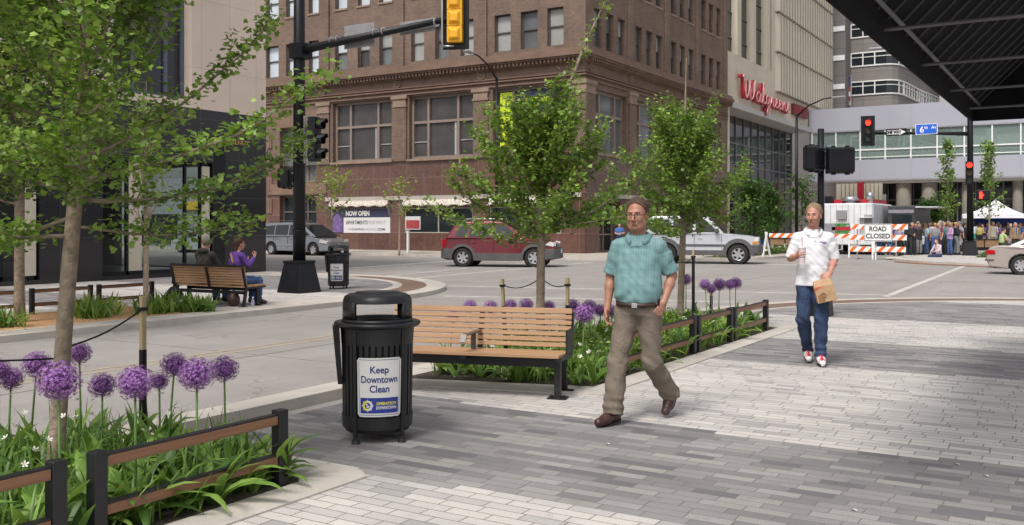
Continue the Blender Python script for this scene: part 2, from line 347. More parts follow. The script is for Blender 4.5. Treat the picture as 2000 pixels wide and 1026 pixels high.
def grid_mat(name, c1, c2, joint, bw, bh, js, swap=False, rough=.5, offset=.5, var=0, vein=0, bump=.4, coord='Position', squash=1.0):
    """brick or panel pattern; runs on world (x+y, z)"""
    m, nt, b = new_mat(name); ge = N(nt, 'ShaderNodeNewGeometry'); sp = N(nt, 'ShaderNodeSeparateXYZ'); nt.links.new(ge.outputs['Position'], sp.inputs[0])
    cb = N(nt, 'ShaderNodeCombineXYZ'); nt.links.new(math_n(nt, 'ADD', sp.outputs[0], sp.outputs[1]), cb.inputs[0]); nt.links.new(sp.outputs[2], cb.inputs[1])
    br = N(nt, 'ShaderNodeTexBrick'); br.offset = offset; br.inputs['Scale'].default_value = 1; br.inputs['Brick Width'].default_value = bw; br.inputs['Row Height'].default_value = bh
    br.inputs['Mortar Size'].default_value = js; br.inputs['Mortar Smooth'].default_value = .1; br.inputs['Bias'].default_value = 0
    br.inputs['Color1'].default_value = (*c1, 1); br.inputs['Color2'].default_value = (*c2, 1); br.inputs['Mortar'].default_value = (*joint, 1)
    nt.links.new(cb.outputs[0], br.inputs['Vector']); c = br.outputs['Color']
    no = N(nt, 'ShaderNodeTexNoise'); no.inputs['Scale'].default_value = .5; no.inputs['Detail'].default_value = 9; no.inputs['Roughness'].default_value = .65; nt.links.new(ge.outputs['Position'], no.inputs['Vector'])
    mr = N(nt, 'ShaderNodeMapRange'); mr.inputs[1].default_value = .3; mr.inputs[2].default_value = .7; mr.inputs[3].default_value = 1 - var; mr.inputs[4].default_value = 1 + var; nt.links.new(no.outputs[0], mr.inputs[0])
    hv = N(nt, 'ShaderNodeHueSaturation'); nt.links.new(c, hv.inputs['Color']); nt.links.new(mr.outputs[0], hv.inputs['Value']); c = hv.outputs[0]
    if vein:
        wv = N(nt, 'ShaderNodeTexNoise'); wv.inputs['Scale'].default_value = 1.3; wv.inputs['Detail'].default_value = 6; wv.inputs['Distortion'].default_value = 2.2; nt.links.new(ge.outputs['Position'], wv.inputs['Vector'])
        ab = math_n(nt, 'ABSOLUTE', math_n(nt, 'SUBTRACT', wv.outputs[0], .5)); vr = N(nt, 'ShaderNodeMapRange'); vr.inputs[1].default_value = 0; vr.inputs[2].default_value = .03; vr.inputs[3].default_value = vein; vr.inputs[4].default_value = 0
        nt.links.new(ab, vr.inputs[0]); c = mixc(nt, vr.outputs[0], c, tuple(min(1, q * 2.2) for q in c2))
    nt.links.new(c, b.inputs['Base Color']); b.inputs['Roughness'].default_value = rough
    if bump:
        bp = N(nt, 'ShaderNodeBump'); bp.inputs['Strength'].default_value = bump; bp.inputs['Distance'].default_value = .01; bp.invert = True
        nt.links.new(br.outputs['Fac'], bp.inputs['Height']); nt.links.new(bp.outputs[0], b.inputs['Normal'])
    return m

M = {}
M['black'] = mat('black_powder_coat', (.010,.010,.012), .45, var=.25, scale=9, bump=.15, bscale=220)
M['pole'] = mat('black_pole_paint', (.007,.0075,.010), .42, var=.3, scale=3, spec=.3)
M['blackplastic'] = mat('black_plastic', (.011,.011,.013), .38, var=.3, scale=14, bump=.1, bscale=300)
M['rubber'] = mat('tyre_rubber', (.018,.018,.018), .8)
M['steel'] = mat('brushed_steel', (.45,.45,.46), .35, metal=.8)
M['greymetal'] = mat('grey_sign_back', (.30,.29,.31), .5, metal=.3)
M['white'] = mat('white_paint', (.75,.75,.74), .5, var=.06)
M['conc'] = mat('pale_concrete', (.48,.44,.395), .85, var=.16, scale=2.6, bump=.35, bscale=120, dirt=.5, detail=10)
M['road'] = road_mat()
M['line'] = mat('worn_white_road_paint', (.50,.47,.44), .8, var=.25, scale=5, dirt=.3)
M['mulch'] = mat('orange_bark_mulch', (.47,.27,.13), .95, var=.5, scale=40, bump=1, bscale=60)
M['soil'] = mat('dark_soil', (.06,.045,.035), .95, var=.5, scale=25, bump=1, bscale=50)
M['brickstrip'] = grid_mat('ramp_brick', (.30,.155,.105), (.24,.125,.09), (.17,.11,.08), .12, .12, .008, rough=.9)
M['slat'] = wood_mat('bench_slat_wood', (.44,.265,.145), (.33,.19,.10), 'X')
M['rail'] = wood_mat('rail_wood', (.24,.115,.06), (.17,.075,.04), 'X')
M['glass'] = glass_mat('dark_window_glass')
M['glassblind'] = mat('pane_with_blind', (.30,.30,.29), .12, var=.15, scale=.7)
M['bark'] = mat('grey_brown_bark', (.25,.195,.145), .9, var=.38, scale=16, bump=1.0, bscale=38, dirt=.6)
M['barkpale'] = mat('pale_young_bark', (.36,.28,.21), .85, var=.25, scale=18, bump=.5, bscale=60)
M['leaf'] = leaf_mat('ginkgo_leaf', [(.065,.13,.018),(.115,.205,.026),(.175,.28,.04),(.25,.37,.065)])
M['leafy'] = leaf_mat('yellow_green_leaf', [(.16,.24,.03),(.24,.34,.05),(.32,.40,.07)])
M['leafy2'] = leaf_mat('fresh_green_leaf', [(.11,.20,.035),(.17,.28,.05),(.24,.36,.08)])
M['leafd'] = leaf_mat('dark_green_leaf', [(.03,.075,.012),(.05,.12,.02),(.09,.17,.03)])
M['strap'] = leaf_mat('strap_leaf', [(.05,.12,.02),(.10,.20,.035),(.17,.29,.055),(.26,.38,.09)], .3)
M['allium'] = leaf_mat('allium_purple', [(.17,.055,.24),(.26,.10,.36),(.36,.16,.46),(.46,.25,.56)], .2, .6)
M['stem'] = mat('flower_stem', (.11,.20,.05), .6)
M['wflower'] = mat('white_petal', (.72,.70,.60), .7)
# ================================================================ the setting
dark_paver_bands = [(4.75,7.02),(10.95,13.4),(16.85,21.5),(27,30),(34,37)]  # x ranges laid with the darker coloured pavers
M['paver'] = paver_mat('concrete_pavers', dark_paver_bands)
MB().box(-60,260,-90,160,-.40,-.16).build('ground', mat('ground_asphalt',(.22,.21,.20),.9))and None
struct(bpy.data.objects['ground'])
struct(MB().box(-40,130,-60,110,-.15,ROAD).build('road', M['road']))
def arc(c, r, a0, a1, n=24): return [(c[0]+r*math.cos(R(a0+(a1-a0)*i/n)), c[1]+r*math.sin(R(a0+(a1-a0)*i/n))) for i in range(n+1)]
CN = (16.0, -1.7); RN = 8.2       # near corner
CF = (16.4, 20.5); RF = 7.1       # corner across the street
near_poly = [(-12,-16),(24.2,-16)] + arc(CN, RN, 0, 90) + [(-12,6.3+.2)]
def strip(pl_in, pl_out, z0, z1, name, m):
    mb = MB(); n = len(pl_in)
    for i in range(n-1):
        a, b_, c, d = pl_in[i], pl_in[i+1], pl_out[i+1], pl_out[i]
        mb.add([(*a,z0),(*b_,z0),(*c,z0),(*d,z0),(*a,z1),(*b_,z1),(*c,z1),(*d,z1)],
               [(0,1,2,3),(4,7,6,5),(0,4,5,1),(3,2,6,7)] + ([(0,3,7,4)] if i == 0 else []) + ([(1,5,6,2)] if i == n-2 else []))
    return struct(mb.build(name, m))
struct(MB().prism([(-12,-16)] + [(23.2,-16)] + arc(CN, 7.2, 0, 90) + [(-12,6.28)], -.14, 0).build('sidewalk', M['paver']))
strip([(-12,6.28),(5,6.28),(16,6.28)], [(-12,6.60),(5,6.60),(16,6.60)], -.14, .004, 'kerb', M['conc'])
strip(arc(CN,7.2,0,90), arc(CN,7.32,0,90), -.14, .004, 'kerb_line', M['conc'])
strip(arc(CN,7.32,0,90), arc(CN,7.92,0,90), -.14, .002, 'ramp_brick_strip', M['brickstrip'])
strip(arc(CN,7.92,0,90), arc(CN,8.22,0,90), -.14, .005, 'kerb_line', M['conc'])
# opposite corner plaza
struct(MB().prism([(-30,13.85)] + [(16.4,13.85+.02)] + arc(CF, 5.7, -90, 0)[0:] + [(22.1,90),(-30,90)], -.14, 0).build('sidewalk', M['paver']))
strip([(-30,13.85),(16.4,14.8)][:1] + [(5,13.85),(16.4,14.8)], [(-30,13.4),(5,13.4),(16.4,13.4)], -.14, .004, 'kerb', M['conc'])
strip(arc(CF,5.7,-90,0), arc(CF,5.95,-90,0), -.14, .003, 'kerb_line', M['conc'])
strip(arc(CF,5.95,-90,-8), arc(CF,6.6,-90,-8), -.14, .002, 'ramp_brick_strip', M['brickstrip'])
strip(arc(CF,6.6,-90,0), arc(CF,7.1,-90,0), -.14, .004, 'kerb_line', M['conc'])
strip([(22.35,20.5),(22.35,90)], [(23.5,20.5),(23.5,90)], -.14, .003, 'kerb', M['conc'])
# far side of the avenue, brick building corner
M['fwalk'] = mat('far_sidewalk_concrete', (.40,.355,.30), .9, var=.1, scale=1)
struct(MB().prism([(41.2,80)] + [(41.2,24)] + arc((48.3,21), 7.1, 180, 270, 12) + [(106,13.9),(106,80)], -.14, .02).build('sidewalk', M['fwalk']))
strip([(41.2,80),(41.2,24)] + arc((48.3,21), 7.1, 180, 270, 12) + [(106,13.9)], [(40.95,80),(40.95,24)] + arc((48.3,21), 7.35, 180, 270, 12) + [(106,13.65)], -.14, .025, 'kerb', M['conc'])
# far right plaza
struct(MB().prism([(49.5,-30)] + arc((49.5,1.2), 6.4, 180, 90, 12)[0:0] + arc((50,1.0), 7.2, 180, 90, 14) + [(110,8.2),(110,-30)], -.14, .02).build('plaza', M['paver']))
strip(arc((50,1.0), 7.2, 180, 90, 14) + [(110,8.2)], arc((50,1.0), 7.5, 180, 90, 14) + [(110,8.5)], -.14, .025, 'kerb', M['conc'])
strip(arc((50,1.0), 7.5, 190, 120, 10), arc((50,1.0), 7.9, 190, 120, 10), -.14, -.06, 'ramp_brick_strip', M['brickstrip'])
# road paint
def pline(a, b, wd, name='road_marking', z=ROAD+.004):
    a = Vector((*a,0)); b = Vector((*b,0)); d = (b-a).normalized(); s_ = Vector((-d.y,d.x,0))*wd/2
    mb = MB(); mb.add([(*(q.xy),zz) for zz in (ROAD-.02,z) for q in (a+s_,b+s_,b-s_,a-s_)], [(0,1,2,3),(4,5,6,7),(0,4,5,1),(1,5,6,2),(2,6,7,3),(3,7,4,0)]); return struct(mb.build(name, M['line']))
pline((21.6,15.4),(24.4,4.2),.14); pline((18.5,13.3),(20.4,6.8),.14)
pline((28.5,25.0),(37.5,26.0),.45); pline((24.6,20.2),(38.9,22.2),.16); pline((24.4,18.6),(38.9,19.6),.16)
pline((23.9,4.25),(43.5,4.65),.17); pline((25.6,1.3),(43.2,1.8),.15); pline((40.5,9.9),(40.8,13.2),.3)
M['yline'] = mat('faded_yellow_paint', (.36,.30,.21), .85, var=.1, scale=6)
for a,b in (((-5,9.8),(13.5,9.8)),((-5,10.02),(13.5,10.02))):
    o = pline(a,b,.07,'centre_line'); o.data.materials.clear(); o.data.materials.append(M['yline'])
# expansion joints and tar patches of the old concrete road
M['tar'] = mat('tar_joint', (.17,.155,.15), .8)
jm = MB()
for x in (4.2,8.8,13.1,17.6,26,31,36,42,50,60): jm.box(x,x+.02,6.62 if x<22 else -14,13.38 if x<22 else 12,ROAD-.02,ROAD+.002)
for y in (9.3,):  jm.box(-10,60,y,y+.02,ROAD-.02,ROAD+.003)
struct(jm.build('road_joint', M['tar']))
for (px,py,r) in ((1292,525,.45),(700,640,.3)):
    p = G(px,py,ROAD); tag(MB().cyl((p.x,p.y,ROAD-.02),(p.x,p.y,ROAD+.007),r,r,28).build('manhole_cover', mat('cast_iron',(.10,.095,.09),.6)), 'dark round iron manhole cover in the road '+('left of the silver four-wheel drive' if r>.4 else 'beyond the litter bin'), 'manhole cover')

# ---------------------------------------------------------------- facades
class Plane:
    def __init__(s, o, u, n): s.o = Vector(o); s.u = Vector(u); s.n = Vector(n)
    def P(s, u, z, dep=0.0): p = s.o + s.u*u - s.n*dep; return (p.x, p.y, p.z + z)
    def slab(s, mb, u0, u1, z0, z1, d0, d1):
        """box between depth d0 (outer, may be negative = proud) and d1"""
        vs = [s.P(u0,z0,d0),s.P(u1,z0,d0),s.P(u1,z1,d0),s.P(u0,z1,d0),s.P(u0,z0,d1),s.P(u1,z0,d1),s.P(u1,z1,d1),s.P(u0,z1,d1)]
        return mb.add(vs, [(0,1,2,3),(7,6,5,4),(0,4,5,1),(1,5,6,2),(2,6,7,3),(3,7,4,0)])
    def wall(s, mb, u0, u1, z0, z1, ops, dep=.35):
        ops = [o for o in ops if o[0] < u1 and o[1] > u0 and o[2] < z1 and o[3] > z0]
        us = sorted(set([u0,u1] + [min(max(q,u0),u1) for o in ops for q in o[:2]])); zs = sorted(set([z0,z1] + [min(max(q,z0),z1) for o in ops for q in o[2:4]]))
        for i in range(len(us)-1):
            for j in range(len(zs)-1):
                a, b_ = us[i], us[i+1]; c, d = zs[j], zs[j+1]; m_ = ((a+b_)/2, (c+d)/2)
                if any(o[0] < m_[0] < o[1] and o[2] < m_[1] < o[3] for o in ops): continue
                mb.add([s.P(a,c),s.P(b_,c),s.P(b_,d),s.P(a,d)], [(0,1,2,3)])
        for o in ops:
            a, b_, c, d = max(o[0],u0), min(o[1],u1), max(o[2],z0), min(o[3],z1)
            q = [(a,c),(b_,c),(b_,d),(a,d)]
            for k in range(4):
                (ua,za),(ub,zb) = q[k], q[(k+1)%4]
                mb.add([s.P(ua,za),s.P(ub,zb),s.P(ub,zb,dep),s.P(ua,za,dep)], [(0,1,2,3)])
        return mb
    def window(s, parent, u0, u1, z0, z1, dep, fm, pm, vs=(), hs=(), fw=.06, th=.08, name='window', pmats=None):
        mb = MB(); e = .004
        s.slab(mb,u0+e,u0+fw,z0+e,z1-e,dep-th,dep+.02); s.slab(mb,u1-fw,u1-e,z0+e,z1-e,dep-th,dep+.02)
        s.slab(mb,u0+fw,u1-fw,z1-fw,z1-e,dep-th,dep+.02); s.slab(mb,u0+fw,u1-fw,z0+e,z0+fw,dep-th,dep+.02)
        for v in vs: s.slab(mb,v-fw/2,v+fw/2,z0+fw,z1-fw,dep-th,dep+.02)
        for h in hs: s.slab(mb,u0+fw,u1-fw,h-fw/2,h+fw/2,dep-th+.004,dep+.018)
        f = mb.build(name, fm, parent)
        if pmats and hs:
            edges = [z0+fw] + list(hs) + [z1-fw]
            for k in range(len(edges)-1):
                g = MB(); s.slab(g,u0+fw,u1-fw,edges[k],edges[k+1],dep-.02 if k else dep+.012,dep+.03); g.build('pane', pmats[k % len(pmats)], f)
        else:
            g = MB(); s.slab(g,u0+fw,u1-fw,z0+fw,z1-fw,dep+.0,dep+.03); g.build('pane', pm, f)
        return f
M['brick'] = grid_mat('brown_brick', (.195,.128,.094), (.135,.088,.066), (.155,.12,.098), .24, .085, .010, rough=.85, var=.22)
M['brickR'] = grid_mat('brown_brick_side', (.195,.128,.094), (.135,.088,.066), (.155,.12,.098), .24, .085, .010, rough=.85, var=.22)
M['granite'] = grid_mat('red_granite_panels', (.132,.068,.053), (.10,.052,.042), (.22,.16,.145), 1.35, 1.14, .012, rough=.28, offset=0, var=.25, vein=.55, bump=.1)
M['stone'] = mat('brown_terracotta', (.185,.118,.088), .8, var=.2, scale=1.4, bump=.3, bscale=20, dirt=.3)
M['stone2'] = mat('tan_terracotta', (.27,.19,.145), .8, var=.2, scale=1.4, bump=.3, bscale=20, dirt=.3)
M['frame'] = mat('taupe_window_frame', (.24,.185,.155), .5, var=.1)
M['framed'] = mat('dark_sash', (.10,.085,.075), .5)
M['frost'] = mat('pale_shade_behind_glass', (.34,.34,.33), .10, var=.2, scale=.5)
M['sash2'] = mat('grey_shade_behind_glass', (.13,.14,.145), .08, var=.25, scale=.6)
M['skyglass_painted'] = mat('pane_painted_sky_reflection', (.55,.60,.66), .06, var=.15, scale=.4)  # sky reflection painted into the pane as a pale blue base colour
M['screen'] = mat('insect_screen_pane', (.055,.050,.050), .35, var=.25, scale=1.2)
brick_b = thing('brick_building', (47,24.2,0), 'old brown brick corner building with red granite base, broad cornice and rows of sash windows', 'building')
FL = Plane((47,24.2,0),(0,1,0),(-1,0,0)); FR = Plane((47,24.2,0),(1,0,0),(0,-1,0)); LL = 28.0; LR = 23.9
winsL = []; 
for c in (24.2+2.12, 31.66-24.2+24.2-.02): pass
rowL = [(25.55,26.60),(27.24,28.37),(29.05,30.17),(31.66,32.6),(33.5,34.5),(35.35,36.35),(37.86,38.9),(39.7,40.7),(41.6,42.65),(44.1,45.0),(46.2,47.1),(47.8,49.0),(50.2,51.2)]
rowR = []
for g in range(4):
    for k in range(3): rowR.append((1.0+5.72*g+1.6*k+.1, 1.0+5.72*g+1.6*k+1.1))
floorsU = [(11.78,13.95),(15.78,17.95)]
opU_L = [(a-24.2,b-24.2,z0,z1) for a,b in rowL for z0,z1 in floorsU]; opU_R = [(a,b,z0,z1) for a,b in rowR for z0,z1 in floorsU]
bigL = [(25.5,30.3),(31.7,36.5),(37.9,42.85)]; bigR = [(1.3,5.5),(7.0,11.2),(12.7,16.9),(18.4,22.6)]
opM_L = [(a-24.2,b-24.2,5.72,9.62) for a,b in bigL] + [(44.3-24.2,47.7-24.2,4.5,8.2)]
opM_R = [(a,b,5.72,9.35) for a,b in bigR]
grL = [(25.7,30.5),(31.7,36.85),(38.05,42.95)]
opG_L = [(a-24.2,b-24.2,1.12,2.66) for a,b in grL] + [(44.3-24.2,47.7-24.2,.02,3.6)] + [(44.3-24.2,47.7-24.2,4.5,8.2)]
opG_R = [(1.75,4.6,.02,3.0),(6.6,10.4,1.1,3.0),(12.4,16.4,1.1,3.0),(18,22.2,.9,3.2)]
mb = MB(); FL.wall(mb,0,LL,11.4,20,opU_L,.38); FL.wall(mb,0,LL,5.62,9.75,opM_L,.5); mb.build('wall', M['brick'], brick_b)
mb = MB(); FR.wall(mb,0,LR,11.4,20,opU_R,.38); FR.wall(mb,0,LR,5.62,9.75,opM_R,.5); mb.build('wall', M['brickR'], brick_b)
mb = MB(); FL.wall(mb,0,LL,0,5.62,opG_L,.45); FR.wall(mb,0,LR,0,5.62,opG_R,.6); mb.build('granite_base', M['granite'], brick_b)
mb = MB(); FL.wall(mb,0,LL,9.75,11.4,[]); FR.wall(mb,0,LR,9.75,11.4,[]); mb.build('frieze', M['stone'], brick_b)
mb = MB(); mb.box(47.45,70.9,24.65,52.2,19.7,20); mb.box(47.6,70.8,24.9,52.2,.0,19.6); mb.build('core', mat('dark_interior',(.03,.03,.03),.9), brick_b)
def layer(mb, z0, z1, p): return mb.prism([(47-p,24.2-p),(70.9,24.2-p),(70.9,24.32),(47.12,24.32),(47.12,52.2),(47-p,52.2)], z0, z1)
mb = MB()
for z0,z1,p in ((11.32,11.50,.42),(11.18,11.32,.55),(11.06,11.18,.62),(10.96,11.06,.50),(10.74,10.96,.22),(10.15,10.22,.09),(9.98,10.06,.14),(9.72,9.80,.10)): layer(mb, z0, z1, p)
yy = 24.4
while yy < 52: mb.box(46.55,46.79,yy,yy+.12,10.78,10.955); yy += .26
xx = 47.1
while xx < 70.8: mb.box(xx,xx+.12,23.75,23.99,10.78,10.955); xx += .26
mb.build('cornice', M['stone'], brick_b)
mb = MB()
for y in (24.9,31.1,37.25,43.55,50): mb.lathe([(0,.05),(.10,.05),(.12,.02),(.2,.02),(.22,.06),(.28,.06),(.30,0)], 20) if False else None
for (u,pl) in [(.68,FL),(6.9,FL),(13.2,FL),(19.45,FL),(25.6,FL),(.7,FR),(6.1,FR),(11.9,FR),(17.6,FR)]:
    c = Vector(pl.P(u,10.52,0)); rot = Matrix.Identity(3) if pl is FR else Matrix.Rotation(R(-90),3,'Z')
    for r0,r1,t in ((.20,.27,.08),(.09,.14,.07),(0,.05,.08)):
        vs = []; fs = []; n = 20
        for k in range(n):
            a = 2*PI*k/n
            for r in (r0,r1):
                for y_ in (0,-t): vs.append(tuple(c + rot @ Vector((r*math.cos(a), y_, r*math.sin(a)))))
        for k in range(n):
            a0 = 4*k; a1 = 4*((k+1)%n); fs += [(a0+1,a1+1,a1+3,a0+3),(a0+2,a0+3,a1+3,a1+2),(a0,a1,a1+1,a0+1)]
        mb.add(vs, fs)
mb.build('medallion_row', M['stone2'], brick_b)
# pilasters between the big windows and on the upper storeys
mb = MB()
def pil_(pl,a,b,z0,z1,d,nm='pilaster',m_=None): m2=MB(); pl.slab(m2,a,b,z0,z1,d,.02); m2.build(nm,m_ or M['brick'],brick_b)
for u in (7.0-.1,13.0,19.4,25.5): pil_(FL,u-.52,u+.52,5.62,9.0,-.12)
FL.slab(mb,-.12,1.1,5.62,9.0,-.12,.02); FR.slab(mb,.02,1.1,5.62,9.0,-.12,.02)
for u in (6.25,11.95,17.65): pil_(FR,u-.5,u+.5,5.62,9.0,-.12)
for u in (6.75,12.95,19.2,25.3): pil_(FL,u-.28,u+.28,11.5,20,-.12)
for u in (6.0,11.75,17.5,23.4): pil_(FR,u-.28,u+.28,11.5,20,-.12)
FL.slab(mb,-.10,.95,11.5,20,-.10,.02); FR.slab(mb,.02,.85,11.5,20,-.10,.02)
mb.build('corner_pier', M['brick'], brick_b)
mb = MB()
for pl,us in ((FL,(6.9,13.0,19.4,25.5)),(FR,(6.25,11.95,17.65))):
    for u in us:
        mc = MB(); pl.slab(mc,u-.56,u+.56,9.0,9.12,-.17,.02); pl.slab(mc,u-.5,u+.5,9.12,9.5,-.13,.02); pl.slab(mc,u-.62,u+.62,9.5,9.72,-.2,.02); mc.build('pilaster_capital', M['stone2'], brick_b)
FL.slab(mb,-.16,1.15,9.0,9.12,-.17,.02); FL.slab(mb,-.15,1.12,9.12,9.5,-.13,.02); FL.slab(mb,-.2,1.2,9.5,9.718,-.2,.02)
FR.slab(mb,.02,1.15,9.0,9.12,-.17,.02); FR.slab(mb,.02,1.1,9.12,9.5,-.13,.02); FR.slab(mb,.02,1.2,9.5,9.718,-.2,.02)
mb.build('corner_capital', M['stone2'], brick_b)
mb = MB()
for a,b in bigL: mc = MB(); FL.slab(mc,a-24.32,b-24.08,5.58,5.715,-.16,.3); mc.build('sill',M['stone2'],brick_b)
for a,b in bigR: mc = MB(); FR.slab(mc,a-.12,b+.12,5.58,5.715,-.16,.3); mc.build('sill',M['stone2'],brick_b)
for (a,b) in rowL:
    for z0,z1 in floorsU[1:]: mc = MB(); FL.slab(mc,a-24.2-.06,b-24.2+.06,z0-.12,z0-.005,-.06,.3); mc.build('sill',M['stone2'],brick_b)
for (a,b) in rowR:
    for z0,z1 in floorsU[1:]: mc = MB(); FR.slab(mc,a-.06,b+.06,z0-.12,z0-.005,-.06,.3); mc.build('sill',M['stone2'],brick_b)
random.seed(5)
for i,(a,b) in enumerate(rowL):
    for k,(z0,z1) in enumerate(floorsU):
        mid = (z0+z1)/2+.05
        pm = [M['frost'],M['frost']] if 1 < i < 6 and i != 4 else [random.choice([M['sash2'],M['screen'],M['frost']]), random.choice([M['frost'],M['sash2'],M['skyglass_painted']])]
        if i >= 9 or (k == 1 and i > 4): pm = [M['skyglass_painted'],M['skyglass_painted']]
        if i in (0,1): pm = [M['frost'],M['frost']] if i == 0 else [M['sash2'],M['sash2']]
        FL.window(brick_b,a-24.2,b-24.2,z0,z1,.30,M['framed'],M['sash2'],hs=(mid,),fw=.07,pmats=pm)
for i,(a,b) in enumerate(rowR):
    for k,(z0,z1) in enumerate(floorsU):
        FR.window(brick_b,a,b,z0,z1,.30,M['framed'],M['sash2'],hs=((z0+z1)/2+.05,),fw=.07,pmats=[random.choice([M['sash2'],M['screen']]),random.choice([M['frost'],M['sash2']])])
for a,b in bigL:
    w_ = b-a
    f = FL.window(brick_b,a-24.2,b-24.2,5.72,9.62,.42,M['frame'],M['screen'],vs=(a-24.2+w_*.265,b-24.2-w_*.265),hs=(8.0,),fw=.16,th=.14)
    mbx = MB()
    for c in (a-24.2+w_*.135,b-24.2-w_*.135): FL.slab(mbx,c-w_*.1,c+w_*.1,6.75,6.81,.36,.43)
    FL.slab(mbx,a-24.2+w_*.30,a-24.2+w_*.33,5.9,7.9,.36,.43); mbx.build('sash_bar', M['frost'], f)
for a,b in bigR:
    w_ = b-a; FR.window(brick_b,a,b,5.72,9.35,.42,M['frame'],M['sash2'],vs=(a+w_*.25,b-w_*.25),hs=(8.0,),fw=.16,th=.14)
for i,(a,b) in enumerate(grL):
    f = FL.window(brick_b,a-24.2,b-24.2,1.12,2.66,.10,mat('cream_window_frame',(.45,.41,.34),.6),M['glass'],fw=.05,vs=((a+b)/2-24.2,) if i < 2 else ())
f = FL.window(brick_b,20.1,23.5,4.5,8.2,.42,M['frame'],M['sash2'],vs=(21.2,22.4),hs=(5.6,),fw=.1)
f = FL.window(brick_b,20.1,23.5,.02,3.6,.43,M['framed'],M['glass'],vs=(21.2,22.3),hs=(2.5,),fw=.12,name='door')
for a,b,z0,z1 in opG_R[1:]: FR.window(brick_b,a,b,z0,z1,.45,M['frame'],M['glass'],vs=((a+b)/2,),fw=.1)
f = FR.window(brick_b,1.75,4.6,.02,3.0,.58,M['frame'],M['glass'],vs=(2.2,2.75,3.35),hs=(1.05,),fw=.09,name='door')
mb = MB()
FL.slab(mb,19.6,24.2,8.25,9.3,-.08,.02); FL.slab(mb,18.85+.3,24.6,3.68,4.42,-.10,.02)
for k in range(5): FL.slab(mb,24.2,24.65,.9+k*1.5,1.9+k*1.5,-.08,.02)
for k in range(5): FL.slab(mb,24.35,24.5,.98+k*1.5,1.8+k*1.5,-.12,.02)
mb.build('entrance_trim', M['stone'], brick_b)
# small folded window awnings under a pale ledge
ledge = MB(); FL.slab(ledge,.2,19.2,3.18,3.42,-.14,.02); FR.slab(ledge,1.2,23.2,3.18,3.42,-.14,.02); ledge.build('ledge', mat('pale_ledge',(.42,.38,.34),.8,dirt=.3,scale=3), brick_b)
M['canvas'] = mat('pleated_white_canvas', (.62,.56,.50), .9, var=.35, scale=7)
for i,(a,b) in enumerate(grL):
    mb = MB(); n = int((b-a)/.14); top = 3.18
    for k in range(n):
        u0 = a-24.2+(b-a)*k/n; u1 = a-24.2+(b-a)*(k+1)/n; um = (u0+u1)/2; dz = .05*math.sin(k*.9+i)
        mb.add([FL.P(u0,top,-.15),FL.P(um,top,-.22),FL.P(u1,top,-.15),FL.P(u0,top-.30,-.30),FL.P(um,top-.40+dz,-.40),FL.P(u1,top-.30,-.30),FL.P(u0,top-.28,0),FL.P(u1,top-.28,0)],
               [(0,1,4,3),(1,2,5,4),(3,4,6),(4,5,7),(4,7,6),(0,2,1)])
    o = mb.build('window_awning', M['canvas']); tag(o, 'small pleated cream canvas awning folded up over the '+['shop window nearest the building corner','dark shop window behind the red car','banner reading NOW OPEN'][i], 'awning', 'pleated awnings on the brick building')
    br = MB()
    for u in (a-24.26,b-24.14): br.add([FL.P(u,3.1,-.02),FL.P(u,2.2,-.02),FL.P(u,2.3,-.10),FL.P(u,2.9,-.36),FL.P(u+.05,3.1,-.02),FL.P(u+.05,2.2,-.02),FL.P(u+.05,2.3,-.10),FL.P(u+.05,2.9,-.36)],[(0,1,2,3),(7,6,5,4),(0,4,5,1),(1,5,6,2),(2,6,7,3),(3,7,4,0)])
    br.build('folding_arms', M['greymetal'], o)
# vinyl banner
M['navy'] = mat('banner_navy', (.035,.035,.085), .5, var=.05); M['wht'] = mat('banner_white', (.66,.65,.66), .5, var=.03); M['purp'] = mat('banner_purple', (.16,.10,.27), .5, var=.45, scale=5)
M['inkgrey'] = mat('grey_print', (.10,.10,.12), .6); M['inkpale'] = mat('pale_grey_print', (.42,.42,.45), .6); M['inkblue'] = mat('blue_print', (.02,.035,.17), .5)
bn = thing('banner', (46.9,40.5,1.08), 'navy and white banner reading NOW OPEN APARTMENTS FOR RENT on the brick building', 'banner')
def ban(mb,u0,u1,z0,z1,d0,d1): return FL.slab(mb,u0,u1,z0,z1,d0,d1)
b0,b1 = 38.0-24.2,43.0-24.2
ban(MB(),b0,b1,1.10,2.62,-.03,.08).build('panel', M['wht'], bn)
ban(MB(),b0,b1,2.10,2.64,-.036,-.031).build('header', M['navy'], bn)
ban(MB(),b1-1.12,b1,1.10,2.10,-.036,-.031).build('picture', M['navy'], bn)
pm_ = MB()
for (ua,ub,za,zb,zc,zd) in ((b1-.22,b1-.62,1.14,2.1,1.14,2.42),(b1-.62,b1-1.05,1.14,2.42,1.14,1.95)):
    pm_.add([FL.P(ua,za,-.04),FL.P(ub,zc,-.04),FL.P(ub,zd,-.04),FL.P(ua,zb,-.04)],[(0,1,2,3)])
pm_.build('printed_tower', M['purp'], bn)
def wall_text(pl, txt, uc, z, size, m, parent, dep, width=None, bold=0, name='lettering', flip=False, shear=0):
    mb = MB(); ux = -pl.u if flip else pl.u; c = Vector(pl.P(uc,z,dep))
    Mx = Matrix((( ux.x, 0, 0, c.x),(ux.y, 0, 0, c.y),(0, 0, 1, c.z),(0,0,0,1)))
    put_text(mb, txt, size, Mx, bold, width, shear); return mb.build(name, m, parent, fix=False)
bc = (b0+b1)/2
wall_text(FL,'NOW OPEN',bc+.18,2.22,.42,M['white'],bn,-.045,2.0,.02,flip=True)
wall_text(FL,'APARTMENTS',bc+.25,1.66,.34,M['inkgrey'],bn,-.045,1.85,.004,flip=True)
wall_text(FL,'FOR RENT',bc-1.45,1.66,.34,M['inkpale'],bn,-.045,1.35,0,flip=True)
